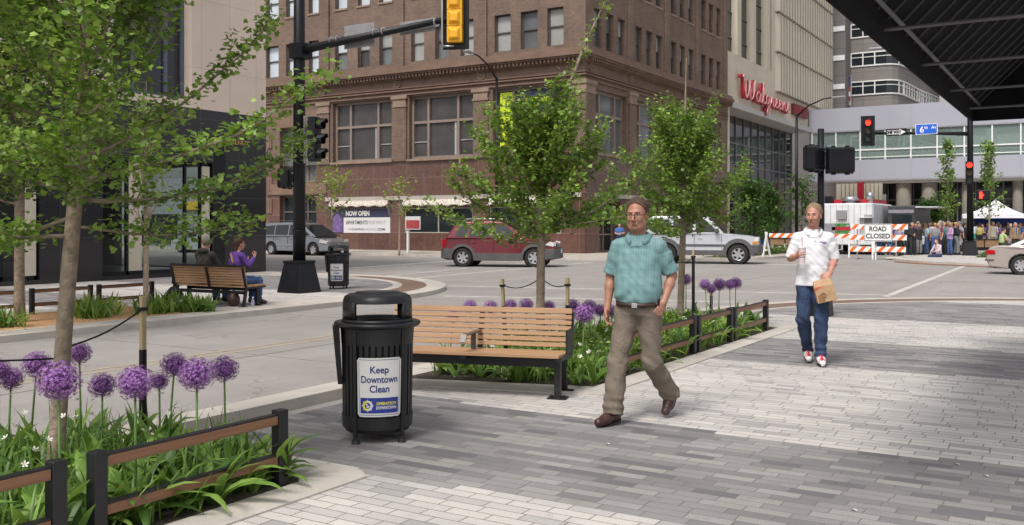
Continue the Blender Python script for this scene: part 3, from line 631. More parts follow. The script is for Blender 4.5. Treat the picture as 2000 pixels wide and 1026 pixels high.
wall_text(FL,'THE',bc+.82,1.27,.2,M['inkpale'],bn,-.045,.35,0,flip=True); wall_text(FL,'FLEMING',bc+.15,1.27,.2,M['inkgrey'],bn,-.045,.9,0,flip=True)
wall_text(FL,'BUILDING',bc-.85,1.27,.2,M['inkpale'],bn,-.045,.95,0,flip=True); wall_text(FL,'.COM',bc-1.75,1.27,.2,M['inkgrey'],bn,-.045,.65,.004,flip=True)
# window posters
M['yposter'] = mat('yellow_green_poster', (.52,.66,.02), .5, var=.05)
for (u0,u1,z0,z1,l,txt) in ((4.9,5.75,6.2,9.4,'narrow yellow poster in the upper left part of the window behind the middle tree',['Studio','1','bdr']),(2.1,4.3,6.0,7.9,'wide yellow poster filling the lower window pane behind the middle tree',[])):
    o = FL.slab(MB(),u0,u1,z0,z1,.27,.30).build('window_poster', M['yposter']); tag(o, l, 'poster', 'posters in the brick building windows')
    for k,t in enumerate(txt): wall_text(FL,t,(u0+u1)/2,9.0-.5*k,.42,M['inkgrey'],o,.262,.6 if k!=1 else .12,flip=True)
o = FL.slab(MB(),2.1,4.3,8.2,9.4,.27,.30).build('window_poster', M['navy']); tag(o,'dark poster reading APARTMENTS in the window behind the middle tree','poster','posters in the brick building windows')
wall_text(FL,'APARTMENTS',3.2,8.7,.4,M['yposter'],o,.262,2.0,.01,flip=True)
# for-lease board standing at the kerb
p = Vector((43.0,0,0)); dd = 43.0/ray(797)[0]; q = D(797,dd)
ls = thing('notice_board', (q.x,q.y,.02), 'small white and red printed board on a white post by the kerb', 'sign')
mb = MB(); mb.box(q.x-.06,q.x+.06,q.y-.06,q.y+.06,.02,1.45); mb.build('post', M['white'], ls)
mb = MB(); mb.box(q.x-.11,q.x-.07,q.y-.95,q.y+.1,1.35,2.1); mb.build('board', M['wht'], ls)
mb = MB(); mb.box(q.x-.118,q.x-.112,q.y-.9,q.y+.05,1.4,1.88); mb.build('red_print', mat('faded_red_print',(.42,.06,.07),.6,var=.5,scale=14), ls)
wall_text(Plane((q.x,q.y,0),(0,1,0),(-1,0,0)),'FOR LEASE',-.43,1.62,.2,M['wht'],ls,.125,.8,flip=True)

# ---------------------------------------------------------------- store block beyond (cream, with red script sign)
M['cream'] = mat('cream_stone_panel', (.56,.50,.40), .75, var=.06, scale=.6, dirt=.12)
M['creamrib'] = mat('cream_ribbed_concrete', (.56,.51,.42), .75, var=.06, scale=.7, dirt=.12)
sb = thing('store_building', (71,24.2,0), 'cream store building with black window strips, ribbed upper wall and dark glazed ground floor', 'building')
SP = Plane((71,24.2,0),(1,0,0),(0,-1,0)); SL = 33.2
mb = MB(); SP.slab(mb,.02,12.8,11.15,15.1,0,1); SP.slab(mb,12.8,SL-9.6,11.15,13.5,0,1); SP.slab(mb,SL-9.6,SL,11.15,13.5,0,.98)
mb.build('wall', M['cream'], sb)
mb = MB(); SP.slab(mb,.02,24,10.72,11.15,-.35,3); mb.build('soffit_ledge', mat('pale_soffit',(.42,.41,.40),.7), sb)
mb = MB(); SP.slab(mb,.05,12.5,15.1,36,.5,.8); mb.build('window_strip', M['glass'], sb)
mb = MB()
for u in (2.35,6.2,10.2): SP.slab(mb,u,u+.95,15.1,36,-.02,.5)
SP.slab(mb,11.9,12.8,15.1,36,0,.5)
mb.build('columns', M['cream'], sb)
mb = MB()
for z in range(16,36,2):
    SP.slab(mb,.05,12,z+.4,z+.5,.42,.5)
mb.build('window_bars', M['framed'], sb)
mb = MB(); n = 22
for k in range(n):
    u0 = 12.8+(SL-12.8)*k/n; du = (SL-12.8)/n
    for j in range(7):
        z0 = 13.5+j*3.55; lift = .0
        mb.add([SP.P(u0,z0,0),SP.P(u0+du*.75,z0,-.30),SP.P(u0+du,z0,0),SP.P(u0,z0+3.4,0),SP.P(u0+du*.75,z0+3.4,-.30),SP.P(u0+du,z0+3.4,0)],[(0,1,4,3),(1,2,5,4),(0,2,1),(3,4,5)])
SP.slab(mb,12.8,SL,13.5,36,0.02,1)
mb.build('ribbed_wall', M['creamrib'], sb)
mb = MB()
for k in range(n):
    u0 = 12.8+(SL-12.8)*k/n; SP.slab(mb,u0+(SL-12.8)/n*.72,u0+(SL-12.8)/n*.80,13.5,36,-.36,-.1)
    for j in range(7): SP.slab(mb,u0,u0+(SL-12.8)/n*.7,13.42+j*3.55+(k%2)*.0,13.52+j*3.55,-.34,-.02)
mb.build('painted_rib_shadow_strips', mat('rib_joint_shade_grey',(.27,.245,.20),.8), sb)  # proud dark strips: joint lines, and shade between ribs put in as colour
mb = MB(); SP.slab(mb,.02,24,.02,10.7,1.6,1.8); mb.build('glazed_front', M['glass'], sb)
mb = MB()
for k in range(12): SP.slab(mb,.1+k*2.15,.2+k*2.15,.02,10.7,1.5,1.6)
for z in (3.4,6.6,8.4): SP.slab(mb,.05,24,z,z+.1,1.52,1.6)
mb.build('mullions', mat('mullion_grey',(.20,.20,.20),.4,metal=.5), sb)
mb = MB(); SP.slab(mb,0,.35,0,11,-.05,1.6); mb.build('corner_post', M['cream'], sb)
# red script sign
M['signred'] = mat('red_sign_enamel', (.36,.015,.028), .45, var=.15); M['neon'] = mat('pink_tube', (.75,.36,.38), .3)
sg = thing('script_sign', (SP.P(8,12.5,-.3)), 'large red script store sign mounted on the cream wall', 'sign')
strokes = [  # unit letters, baseline 0, x-height 1
 [(0,2.0),(.15,2.25),(.4,2.2),(.45,1.6),(.45,.6),(.6,0),(.85,.5),(1.05,1.3),(1.1,1.9),(1.12,1.0),(1.25,.1),(1.55,.2),(1.8,1.1),(1.9,2.0),(2.1,2.15)],
 [(2.75,.95),(2.45,1.05),(2.15,.6),(2.25,.1),(2.55,.1),(2.8,.9),(2.8,.2),(3.0,.05),(3.25,.7)],
 [(3.15,.5),(3.5,1.6),(3.5,2.1),(3.3,2.1),(3.22,1.2),(3.3,.2),(3.55,.05),(3.8,.5)],
 [(4.3,.95),(4.0,1.05),(3.75,.6),(3.9,.15),(4.15,.25),(4.35,.95),(4.35,-.3),(4.2,-1.0),(3.9,-.9),(4.0,-.4),(4.6,.4)],
 [(4.6,.4),(4.75,1.0),(4.95,.95),(5.05,.85),(5.0,.2),(5.15,.05),(5.4,.4)],
 [(5.4,.4),(5.75,.8),(5.7,1.05),(5.5,.95),(5.45,.3),(5.65,.05),(6.05,.4)],
 [(6.05,.4),(6.4,.8),(6.35,1.05),(6.15,.95),(6.1,.3),(6.3,.05),(6.65,.4)],
 [(6.7,0),(6.75,1.0),(6.85,.6),(7.1,1.0),(7.25,.8),(7.25,.2),(7.4,.05),(7.65,.5)],
 [(7.65,.5),(7.9,1.1),(8.0,.7),(8.15,.25),(7.95,.0),(7.7,.1)]]
def smooth_pts(pts, k=5):
    out = []
    for i in range(len(pts)-1):
        p0 = pts[max(i-1,0)]; p1 = pts[i]; p2 = pts[i+1]; p3 = pts[min(i+2,len(pts)-1)]
        for j in range(k):
            t = j/k; out.append(tuple(.5*((2*b)+(-a+c)*t+(2*a-5*b+4*c-d)*t*t+(-a+3*b-3*c+d)*t**3) for a,b,c,d in zip(p0,p1,p2,p3)))
    return out + [pts[-1]]
u0,kx,kz = 1.9,(15.4-1.9)/8.15,.76
ma, mt = MB(), MB()
for s_ in strokes:
    pts = smooth_pts(s_)
    P3 = [SP.P(u0+x*kx, 11.75+z*kz, -.30) for x,z in pts]
    for a,b in zip(P3[:-1],P3[1:]): ma.beam(a,b,.16,.24,up=(0,1,0))
    mt.tube([(q_[0],q_[1]-.30,q_[2]) for q_ in P3], .05, 6)
ma.build('letters', M['signred'], sg); mt.build('neon_tube', M['neon'], sg)
ps = thing('pharmacy_sign', (SP.P(20,12.2,-.2)), 'small dark red block sign right of the large script sign', 'sign')
SP.slab(MB(),17.9,22.8,11.95,12.95,-.35,-.02).build('box', mat('dark_red_box',(.16,.02,.025),.5), ps)
wall_text(SP,'PHARMACY',20.35,12.15,.8,M['signred'],ps,-.37,4.4,.02)
# ---------------------------------------------------------------- skywalk
M['panel'] = mat('pale_lilac_metal_panel', (.355,.36,.42), .45, var=.04, scale=.4, dirt=.12)
M['skyg'] = glass_mat('bridge_glass', (.34,.42,.40), .04, clear=.70)
sk = thing('skywalk', (96,10,0), 'enclosed pale metal pedestrian bridge with long glazed band over the street', 'skywalk')
KX = 95.0; XE = 99.0; Y0,Y1 = -14.0,24.1
for x,nm in ((KX,'near'),(XE,'far')):
    MB().box(x,x+.25,Y0,Y1,10.65,12.95).build('upper_panel', M['panel'], sk)
    MB().box(x,x+.25,Y0,Y1,5.9,7.85).build('lower_panel', M['panel'], sk)
    MB().box(x+.1,x+.14,Y0,Y1,7.85,10.65).build('glazing', M['skyg'], sk)
    mb = MB(); y = Y1-.3
    while y > Y0:
        mb.box(x,x+.2,y-.06,y+.06,7.85,10.65); y -= 2.27
    mb.box(x+.02,x+.18,Y0,Y1,8.75,8.87); mb.box(x+.02,x+.18,Y0,Y1,8.05,8.13)
    mb.build('mullions', M['white'], sk)
mb = MB(); y = Y1-.3
while y > Y0:
    mb.box(KX-.012,KX+.01,y-.015,y+.015,5.92,7.84); mb.box(KX-.012,KX+.01,y-.015,y+.015,10.66,12.9); y -= 4.54
mb.box(KX-.06,KX+.02,Y0,Y1,10.62,10.74); mb.box(KX-.06,KX+.02,Y0,Y1,5.85,5.98)
mb.build('panel_joints', M['greymetal'], sk)
MB().box(KX+.25,XE,Y0,Y1,5.95,6.4).build('floor', M['white'], sk); MB().box(KX+.25,XE,Y0,Y1,12.5,12.9).build('roof', M['white'], sk)
# ---------------------------------------------------------------- grey tower with ribbon windows
M['greyc'] = grid_mat('grey_concrete_cladding', (.225,.205,.19), (.21,.19,.175), (.14,.125,.115), 3.0, 1.55, .03, rough=.8, offset=0, var=.06, bump=.1)
M['greyd'] = grid_mat('darker_concrete_cladding', (.17,.155,.15), (.16,.145,.14), (.10,.09,.085), 2.4, 3.0, .03, rough=.8, offset=0, var=.06, bump=.1)
gt = thing('ribbon_window_building', (110,20,0), 'tall grey concrete building with white framed ribbon windows wrapping its corner', 'building')
gp = [(107.5,40),(107.5,23.3),(110,23.3),(110,19.6)] + [(110.3,19.0),(111,18.5),(112.5,18.2),(122,17.6),(134,16.2),(150,13.5)] + [(150,40)]
mb = MB(); mb.prism(gp[2:], 6.2, 45); mb.build('wall', M['greyc'], gt)
mb = MB(); mb.box(107.5,112,23.32,40,0,45); mb.build('stair_tower', M['greyd'], gt)
face = gp[2:-1]
def ribbon(z0,z1):
    g = MB(); fr = MB(); L = 0
    for i in range(len(face)-1):
        a = Vector((*face[i],0)); b = Vector((*face[i+1],0)); d = b-a; ln = d.length; d.normalize(); n = Vector((-d.y,d.x,0)); n = -n if n.x > 0 else n
        if n.dot(Vector((-1,-.6,0))) < 0: n = -n
        pl = Plane((a.x,a.y,0), d, n)
        pl.slab(g,0,ln,z0+.1,z1-.1,-.05,.05); pl.slab(fr,0,ln,z0,z0+.14,-.12,.02); pl.slab(fr,0,ln,z1-.14,z1,-.12,.02); pl.slab(fr,0,ln,z0+(z1-z0)*.62,z0+(z1-z0)*.62+.08,-.10,.02)
        u = 0 if ln > 1.5 else 9
        while u < ln: pl.slab(fr,u,u+.12,z0,z1,-.11,.02); u += 1.25
    f = fr.build('window_band', M['white'], gt); g.build('glazing', M['glass'], f)
for z0,z1 in ((6.9,8.6),(10,11.6),(13,14.6),(16.0,17.6),(19.2,20.8),(22.4,24.0),(25.5,27.1),(28.6,30.2)): ribbon(z0,z1)
mb = MB()
for z in (9.9,13.2,16.2+.35,19.7,22.9,26.1): mb.box(107.38,107.5,23.4,25.2,z,z+.55)
mb.build('louvres', M['white'], gt)
# ground level hall below the tower
hall = thing('hall_building', (108,16,0), 'low hall under the grey building with cream ribbed wall, one red pier and round columns', 'building')
mb = MB(); y = 23.6
while y > 19.2: mb.box(105,105.4,y-.34,y,0,6.0); y -= .42
mb.box(105.3,105.6,19.1,23.8,0,6.0)
mb.build('ribbed_wall', M['creamrib'], hall)
MB().box(104.6,105.2,20.9,21.5,0,8.5).build('red_pier', mat('red_painted_pier',(.42,.012,.03),.5), hall)
MB().box(108,108.3,0,19.2,0,6.0).build('glazing', M['glass'], hall)
mb = MB(); y = 19
while y > 0: mb.box(107.85,108,y-.06,y+.06,0,6.0); y -= .85
mb.box(107.85,108,0,19,4.2,4.35); mb.build('mullions', M['greymetal'], hall)
for y in (17.2,14.7,11.2,6.6): MB().cyl((106.6,y,0),(106.6,y,6.1),.75 if y > 12 else .45,n=20).build('column', M.setdefault('colm', mat('pale_column_stone',(.40,.37,.32),.7)), hall)
MB().box(105.5,118,-4,23.8,6.0,6.3).build('slab', M['greyc'], hall)
ob = thing('office_building', (125,6,0), 'pale office building at the end of the street with white spandrels and dark windows', 'building')
OP = Plane((124,-14,0),(0,1,0),(-1,0,0))
mb = MB(); OP.wall(mb,0,30,4.2,34,[(1+4*k,4.2+4*k,5+3.6*j,7.4+3.6*j) for k in range(7) for j in range(8)],.4); mb.build('wall', mat('pale_precast',(.43,.42,.40),.7,var=.05), ob)
OP.slab(MB(),0,30,4.3,34,.4,.6).build('glazing', M['glass'], ob)
OP.slab(MB(),0,30,0,4.2,1.5,2).build('shop_front', M['glass'], ob)
for k in range(8): MB().cyl((123.5,-12+4*k,0),(123.5,-12+4*k,8),.22,n=12).build('column', M['white'], ob)

# ---------------------------------------------------------------- left building (pale stone over black granite)
M['bgran'] = grid_mat('black_granite', (.020,.019,.021), (.016,.015,.018), (.05,.05,.055), 1.6, 1.25, .008, rough=.12, offset=0, var=.15, bump=.05)
M['beige'] = grid_mat('beige_stone_panel', (.68,.56,.47), (.65,.535,.45), (.52,.43,.35), 1.15, 2.2, .012, rough=.75, offset=0, var=.07, bump=.15)
lb = thing('stone_clad_building', (10,24.3,0), 'beige stone office building on a black granite ground floor with plate glass', 'building')
LP = Plane((-6,24.3,0),(1,0,0),(0,-1,0)); ox = 6.0
wops = [(ox+17.35,ox+20.15,5.55,20),(ox+11.2,ox+14.1,5.55,20),(ox+5,ox+8,5.55,20)]
mb = MB(); LP.wall(mb,0,29.3,5.3,20,wops,.45); mb.build('wall', M['beige'], lb)
M['blueframe'] = mat('blue_grey_window_frame', (.10,.115,.17), .4, var=.1)
for a,b,z0,z1 in wops:
    LP.window(lb,a,b,z0,z1,.42,M['blueframe'],M['glass'],vs=(a+.9,b-.7),hs=(8.4,9.0,12.4,13),fw=.12,pmats=None)
gops = [(ox+17.0,ox+21.0,.12,3.6),(ox+10.5,ox+15.1,.12,3.6),(ox+3.5,ox+8.5,.12,3.6)]
mb = MB(); LP.wall(mb,0,29.3,0,5.3,gops,.3); mb.build('granite_front', M['bgran'], lb)
mb = MB(); LP.slab(mb,ox+21.05,ox+21.5,.02,4.2,-.01,.2); mb.build('recess', M['pole'], lb)
for a,b,z0,z1 in gops:
    fr = MB()
    for u in (a+.05,a+.9,b-1.0,b-.4,b-.05): LP.slab(fr,u-.04,u+.04,z0,z1,.1,.2)
    LP.slab(fr,a,b,z0,z0+.12,.1,.2); LP.slab(fr,a,b,z1-.12,z1,.1,.2)
    f = fr.build('window', M['pole'], lb); LP.slab(MB(),a,b,z0+.1,z1-.1,.14,.16).build('pane', M['shopg'] if 'shopg' in M else M.setdefault('shopg', glass_mat('shop_glass',(.02,.02,.02),.02,clear=.7)), f)
LP.slab(MB(),ox+14.72,ox+15.02,.24,3.48,.04,.09).build('stone_column', M['cream'], lb); LP.slab(MB(),ox+17.9,ox+18.4,.24,3.48,.11,.135).build('stone_column', M['cream'], lb); LP.slab(MB(),ox+20.62,ox+20.9,.24,3.48,.04,.09).build('stone_column', M['cream'], lb)
MB().box(12.6,12.9,25.2,25.6,0,4).build('interior_column', M['cream'], lb)
MB().box(-6,23,24.7,40,.02,.06).build('interior_floor', mat('interior_floor',(.20,.18,.16),.3), lb)
MB().box(-6,17.0,32,32.3,0,5).build('interior_wall', mat('interior_wall',(.07,.06,.06),.8), lb)
MB().box(-6,23.2,24.7,44,5.0,5.2).build('interior_ceiling', M['white'], lb)
EP = Plane((23.3,24.3,0),(0,1,0),(1,0,0)); mb = MB(); EP.wall(mb,0,20,0,20,[(1.6,7.8,.1,3.7)],.3); mb.build('side_wall', M['bgran'], lb)
MB().box(16.8,17.1,31,44,0,5).build('interior_wall', bpy.data.materials['interior_wall'], lb)
mb = MB(); LP.wall(mb,29.3-.01,29.3,0,.1,[]); 
wall_text(LP,'WALNUT',ox+22.0,4.28,.2,mat('brass_letters',(.42,.27,.10),.4,metal=.6),lb,-.02,1.05,.01)
mb = MB(); LP.slab(mb,ox+21.6,ox+22.1,4.85,4.9,-.03,.02); LP.slab(mb,ox+22.3,ox+22.75,4.85,4.9,-.03,.02); mb.build('light_slots', M['greymetal'], lb)
MB().box(-5.9,23.2,24.4,44,19.8,20).build('roof', M['greymetal'], lb)
# shops further up the avenue, seen through the corner glass
ys = thing('yellow_shop', (47,56,0), 'low shop with a yellow fascia beyond the brick building, seen through the corner glass', 'building')
MB().box(46,60,53,66,0,5).build('wall', mat('pale_blue_render',(.26,.28,.30),.8), ys); MB().box(45.8,46,54,56.2,2.7,3.3).build('fascia', mat('yellow_fascia',(.60,.40,.03),.6), ys); MB().box(45.9,45.99,57,63,.3,2.4).build('window', M['glass'], ys)
# ================================================================ planters, fences, furniture
def ring(outer, inner, z0, z1, name, m):
    mb = MB(); n = len(outer)
    for i in range(n):
        j = (i+1) % n
        a,b_,c,d = outer[i],outer[j],inner[j],inner[i]
        mb.add([(*q_,z) for z in (z0,z1) for q_ in (a,b_,c,d)], [(4,5,6,7),(0,1,5,4),(2,3,7,6)])
    return struct(mb.build(name, m))
def planter(outer, inner, soil_m, h=.012):
    ring(outer, inner, -.14, h, 'planter_kerb', M['conc']); struct(MB().prism(inner, -.2, h-.006).build('planter_bed', soil_m))
planter([(-6,3.93),(4.62,3.93),(4.72,4.05),(4.72,6.275),(-6,6.275)], [(-5.7,4.2),(4.30,4.2),(4.38,4.28),(4.38,6.15),(-5.7,6.15)], M['soil'])
planter([(8.0,3.93),(15.05,3.93),(15.05,6.275),(7.35,6.275)], [(8.36,4.2),(14.72,4.2),(14.72,6.15),(7.78,6.15)], M['soil'])
planter([(-12,13.87),(12.5,13.87),(12.2,16.5),(-12,16.5)], [(-11.8,14.0),(12.1,14.0),(11.85,16.3),(-11.8,16.3)], M['mulch'])
planter([(44,14.6),(58,14.6),(58,16.8),(44,16.8)], [(44.2,14.75),(57.8,14.75),(57.8,16.6),(44.2,16.6)], M['soil'], .03)
planter([(51,3.4),(61,3.4),(61,5.2),(51,5.2)], [(51.15,3.55),(60.85,3.55),(60.85,5.05),(51.15,5.05)], M['soil'], .03)

def fence(x0, x1, y, label, group='low two-rail planter fences', h=.47, grp=True):
    t = thing('planter_fence', (x0, y, 0), label, 'fence', group)
    for x in (x0, x1): MB().box(x-.037,x+.037,y-.037,y+.037,-.03,h).build('post', M['black'], t, bevel=.006)
    for z in (h-.055, h-.30):
        mb = MB(); mb.box(x0+.037,x1-.037,y-.022,y+.022,z+.022,z+.034); mb.box(x0+.037,x1-.037,y-.004,y+.022,z-.032,z+.022); r = mb.build('rail_frame', M['black'], t)
        MB().box(x0+.04,x1-.04,y-.026,y-.004,z-.03,z+.022).build('wood_rail', M['rail'], r, bevel=.003)
    return t
fence(2.95,4.20,4.26,'two-rail wood and black fence around the front left flower bed, by the litter bin')
fence(1.42,2.73,4.26,'two-rail wood and black fence at the bottom left edge of the picture')
fence(9.0,11.2,4.26,'long fence panel of the middle flower bed, behind the man in the teal shirt')
fence(11.36,12.60,4.26,'short fence panel between the long panel and the end panel of the middle flower bed')
fence(12.76,14.25,4.26,'farthest end panel of the middle flower bed fence, near the man in white')
fence(8.3,9.72,16.2,'fence panel behind the mulch bed across the street, at the left edge of the picture')
fence(9.92,11.08,16.2,'middle fence panel behind the mulch bed across the street')
fence(11.26,12.45,16.2,'fence panel across the street nearest the occupied bench')

def stake(x, y, top, label, tie=None, lean=(0,0), wood=.12, blk=None):
    t = thing('tree_stake', (x,y,0), label, 'tree stake', 'stakes holding the young trees')
    a = Vector((x,y,-.1)); b = Vector((x+lean[0],y+lean[1],top)); m_ = a.lerp(b, 1-wood/(top+.1))
    mb = MB(); mb.beam(a,m_,.035,.035); mb.build('steel_post', M['pole'], t)
    mb = MB(); mb.beam(m_,b,.032,.032); mb.build('wood_tip', mat('raw_stake_wood',(.42,.33,.19),.8), t)
    if tie:
        p0 = a.lerp(b,.93); p1 = Vector(tie[:3]); pts = [p0.lerp(p1,k/8) - Vector((0,0,tie[3]*math.sin(PI*k/8))) for k in range(9)]
        mb = MB(); mb.tube(pts,.006,5)
        mb.lathe([(.03,-.012),(.036,-.012),(.036,.012),(.03,.012),(.03,-.012)],10,c=tuple(p0)); mb.build('tie_wire', M['pole'], t)
TA = Vector((3.38,5.3,0)); TB = Vector((9.2,5.3,0)); TC = Vector((13.4,5.3,0))
stake(4.14,5.48,1.12,'black and raw wood stake tied to the large front tree with black wire',(3.50,5.33,.86,.03),wood=.36)
stake(2.2,5.6,1.0,'stake left of the large front tree, at the picture edge',(3.42,5.30,.80,.02))
stake(9.02,5.62,1.0,'leaning stake left of the middle tree',(9.2,5.3,1.0,.06),(-.06,.03),wood=.3)
stake(9.20,4.95,1.02,'upright stake right of the middle tree',(9.24,5.3,1.0,.05),wood=.3)
stake(12.95,4.92,1.24,'tall thin stake right of the second tree, behind the walking men',(13.4,5.3,1.05,.04),wood=.1)
stake(14.2,5.1,.62,'short bare stake at the far end of the middle flower bed')
# straps on the trunk
for (c,z,r) in ((TA,.845,.052),(TA,.79,.055),(TB,1.0,.055),(TC,1.05,.045)): pass

# ---- litter bins
M['signwhite'] = mat('sign_white_face', (.62,.61,.59), .4, var=.03); M['signblue'] = mat('sign_blue_band', (.015,.035,.24), .4, var=.05); M['signyel'] = mat('sign_yellow', (.62,.58,.08), .4)
def litter_bin(loc, yaw, label):
    t = thing('litter_bin', (0,0,0), label, 'litter bin', 'black slatted litter bins')
    mb = MB(); mb.lathe([(.0,.07),(.238,.07),(.245,.10),(.245,.82),(.225,.82),(.225,.12),(0,.12)],40); mb.build('liner', mat('dark_liner',(.006,.006,.006),.7), t, smooth=False)
    mb = MB()
    for k in range(36):
        a = 2*PI*k/36; rz = Matrix.Rotation(a,3,'Z'); c0 = rz @ Vector((.257,0,.18)); c1 = rz @ Vector((.262,0,.72))
        vs = []; 
        for c,z0 in ((.250,.17),(.258,.73)):
            for dx,dy in ((0,-.0135),(.009,-.0135),(.009,.0135),(0,.0135)): vs.append(tuple(rz @ Vector((c+dx,dy,z0))))
        mb.add(vs,[(0,1,2,3),(7,6,5,4),(0,4,5,1),(1,5,6,2),(2,6,7,3),(3,7,4,0)])
    mb.build('slats', M['black'], t)
    mb = MB(); mb.lathe([(.248,.10),(.262,.10),(.267,.19),(.25,.19),(.248,.10)],48); mb.lathe([(.20,.085),(.255,.10),(.262,.115),(.2,.12),(.20,.085)],48); mb.build('bottom_band', M['black'], t, smooth=False)
    mb = MB(); mb.lathe([(.252,.715),(.268,.715),(.276,.84),(.255,.84),(.252,.715)],48); mb.build('top_band', M['black'], t, smooth=False)
    mb = MB(); mb.lathe([(.25,.835),(.30,.84),(.318,.85),(.325,.865),(.318,.878),(.29,.882),(.262,.874),(.245,.86),(.25,.835)],56); mb.build('rim', M['blackplastic'], t, smooth=True)
    mb = MB(); mb.lathe([(.20,.868),(.262,.872),(.266,.885),(.262,.90),(.245,.903),(.235,.89),(.20,.868)],56)
    top = [(.258,1.02),(.257,1.04),(.245,1.068),(.215,1.085),(.17,1.09),(.165,1.098),(.0,1.103),(0,1.075),(.16,1.065),(.215,1.05),(.232,1.035),(.238,1.02),(.258,1.02)]
    mb.lathe(top,56)
    for a0 in (-46,134): mb.lathe([(.232,.89),(.262,.89),(.258,1.03),(.233,1.03),(.232,.89)],14,R(a0),R(a0+92))
    mb.build('hood', M['blackplastic'], t, smooth=True)
    for a in (-50,-130,50,130):
        r = Matrix.Rotation(R(a),3,'Z'); mb = MB(); mb.beam(r @ Vector((.268,0,.84)), r @ Vector((.262,0,.055)), .03, .022, up=tuple(r @ Vector((1,0,0))))
        mb.beam(r @ Vector((.262,0,.05)), r @ Vector((.262,0,.012)), .035,.035); mb.cyl(r @ Vector((.262,0,.028)), r @ Vector((.262,0,0)), .026,.034,12); mb.build('leg', M['black'], t)
    # side bag flap on the left (local -x)
    mb = MB(); mb.add([(-.285,-.12,.85),(-.285,.10,.85),(-.262,.08,.42),(-.262,-.09,.42),(-.335,-.10,.85),(-.335,.08,.85),(-.295,.06,.42),(-.295,-.08,.42)],[(0,1,2,3),(7,6,5,4),(0,4,5,1),(1,5,6,2),(2,6,7,3),(3,7,4,0)]); mb.build('side_plate', M['black'], t)
    # curved enamel sign on the front (local -y)
    RS = .284
    def curve(p, r=RS, lean=.03): a = p.x / r; rr = r + (p.z-.4)*lean; return (rr*math.sin(a), -rr*math.cos(a), p.z)
    def patch(x0,x1,z0,z1,r,cr=.0,n=16):
        vs=[]; fs=[]; cols = [x0+(x1-x0)*i/n for i in range(n+1)]
        for x in cols:
            e = min(x-x0,x1-x); k = 0 if e >= cr else cr - math.sqrt(max(0,cr*cr-(cr-e)**2))
            for z in (z0+k,z1-k): vs.append(curve(Vector((x,0,z)),r))
        for i in range(n): fs.append((2*i,2*i+2,2*i+3,2*i+1))
        return vs,fs
    s0 = MB(); v,f = patch(-.165,.165,.205,.635,RS,.02,24); s0.add(v,f); v,f = patch(-.165,.165,.205,.635,RS-.006,.02,24); s0.add(v,[q[::-1] for q in f]); sign = s0.build('sign', M['signwhite'], t, fix=False)
    mb = MB()
    for (a,b_,c,d) in ((-.152,.152,.620,.6235),(-.152,.152,.2175,.221)): v,f = patch(a,b_,c,d,RS+.0015); mb.add(v,f)
    for a in (-.154,.151): v,f = patch(a,a+.003,.23,.61,RS+.0015,0,1); mb.add(v,f)
    I = Matrix.Identity(4); cm = lambda p: curve(p, RS+.0015)
    for s_,z,wd in (('Keep',.525,.135),('Downtown',.455,.27),('Clean',.385,.145)):
        vs,fs = text_geo(s_,.072,.0016,wd); mb.add([cm(Vector((v_[0],0,v_[1]+z))) for v_ in vs],fs)
    mb.build('lettering', M['inkblue'], sign, fix=False)
    mb = MB(); v,f = patch(-.143,.143,.232,.345,RS+.0012); mb.add(v,f); mb.build('blue_band', M['signblue'], sign, fix=False)
    mb = MB(); mw = MB()
    for (mm,a0,a1) in ((mb,90,270),(mw,-90,90)):
        for k in range(12):
            b0_ = R(a0+(a1-a0)*k/12); b1_ = R(a0+(a1-a0)*(k+1)/12); q = []
            for (r_,bb) in ((.022,b0_),(.038,b0_),(.038,b1_),(.022,b1_)): q.append(curve(Vector((-.088+r_*math.cos(bb),0,.288+r_*math.sin(bb))),RS+.003))
            mm.add(q,[(0,1,2,3)])
    for k in range(8):
        b_ = R(45*k); q = [curve(Vector((-.088+r_*math.cos(bb),0,.288+r_*math.sin(bb))),RS+.0036) for r_,bb in ((.036,b_-.12),(.050,b_),(.036,b_+.12))]; (mb if k in (3,4,5) else mw).add(q,[(0,1,2)])
    for (cx,cz,rr) in ((-.094,.296,.009),(-.082,.282,.010),(-.092,.276,.006)):
        q = [curve(Vector((cx+rr*math.cos(R(60*j)),0,cz+rr*.8*math.sin(R(60*j)))),RS+.0032) for j in range(6)]; mw.add(q,[tuple(range(6))])
    vs,fs = text_geo('OPERATION',.03,.001,.150); mb.add([curve(Vector((v_[0]+.052,0,v_[1]+.293)),RS+.003) for v_ in vs],fs)
    vs,fs = text_geo('DOWNTOWN',.03,.001,.150); mw.add([curve(Vector((v_[0]+.052,0,v_[1]+.262)),RS+.003) for v_ in vs],fs)
    mb.build('yellow_print', M['signyel'], sign, fix=False); mw.build('white_print', M['signwhite'], sign, fix=False)
    t.location = loc; t.rotation_euler = (0,0,yaw); return t
pb = Vector((5.56,4.62,0)); b1 = litter_bin(pb, math.atan2(-pb.y,-pb.x)+PI/2+R(3), 'large black slatted litter bin in front with a Keep Downtown Clean sign')
pb2 = D(661,23.9); b2 = copy_tree(b1); b2.location = pb2; b2.rotation_euler = (0,0,math.atan2(-pb2.y,-pb2.x)+PI/2-R(10)); b2['label'] = 'far litter bin beside the pole base across the street'
pb3 = Vector((16.2,2.6,0))

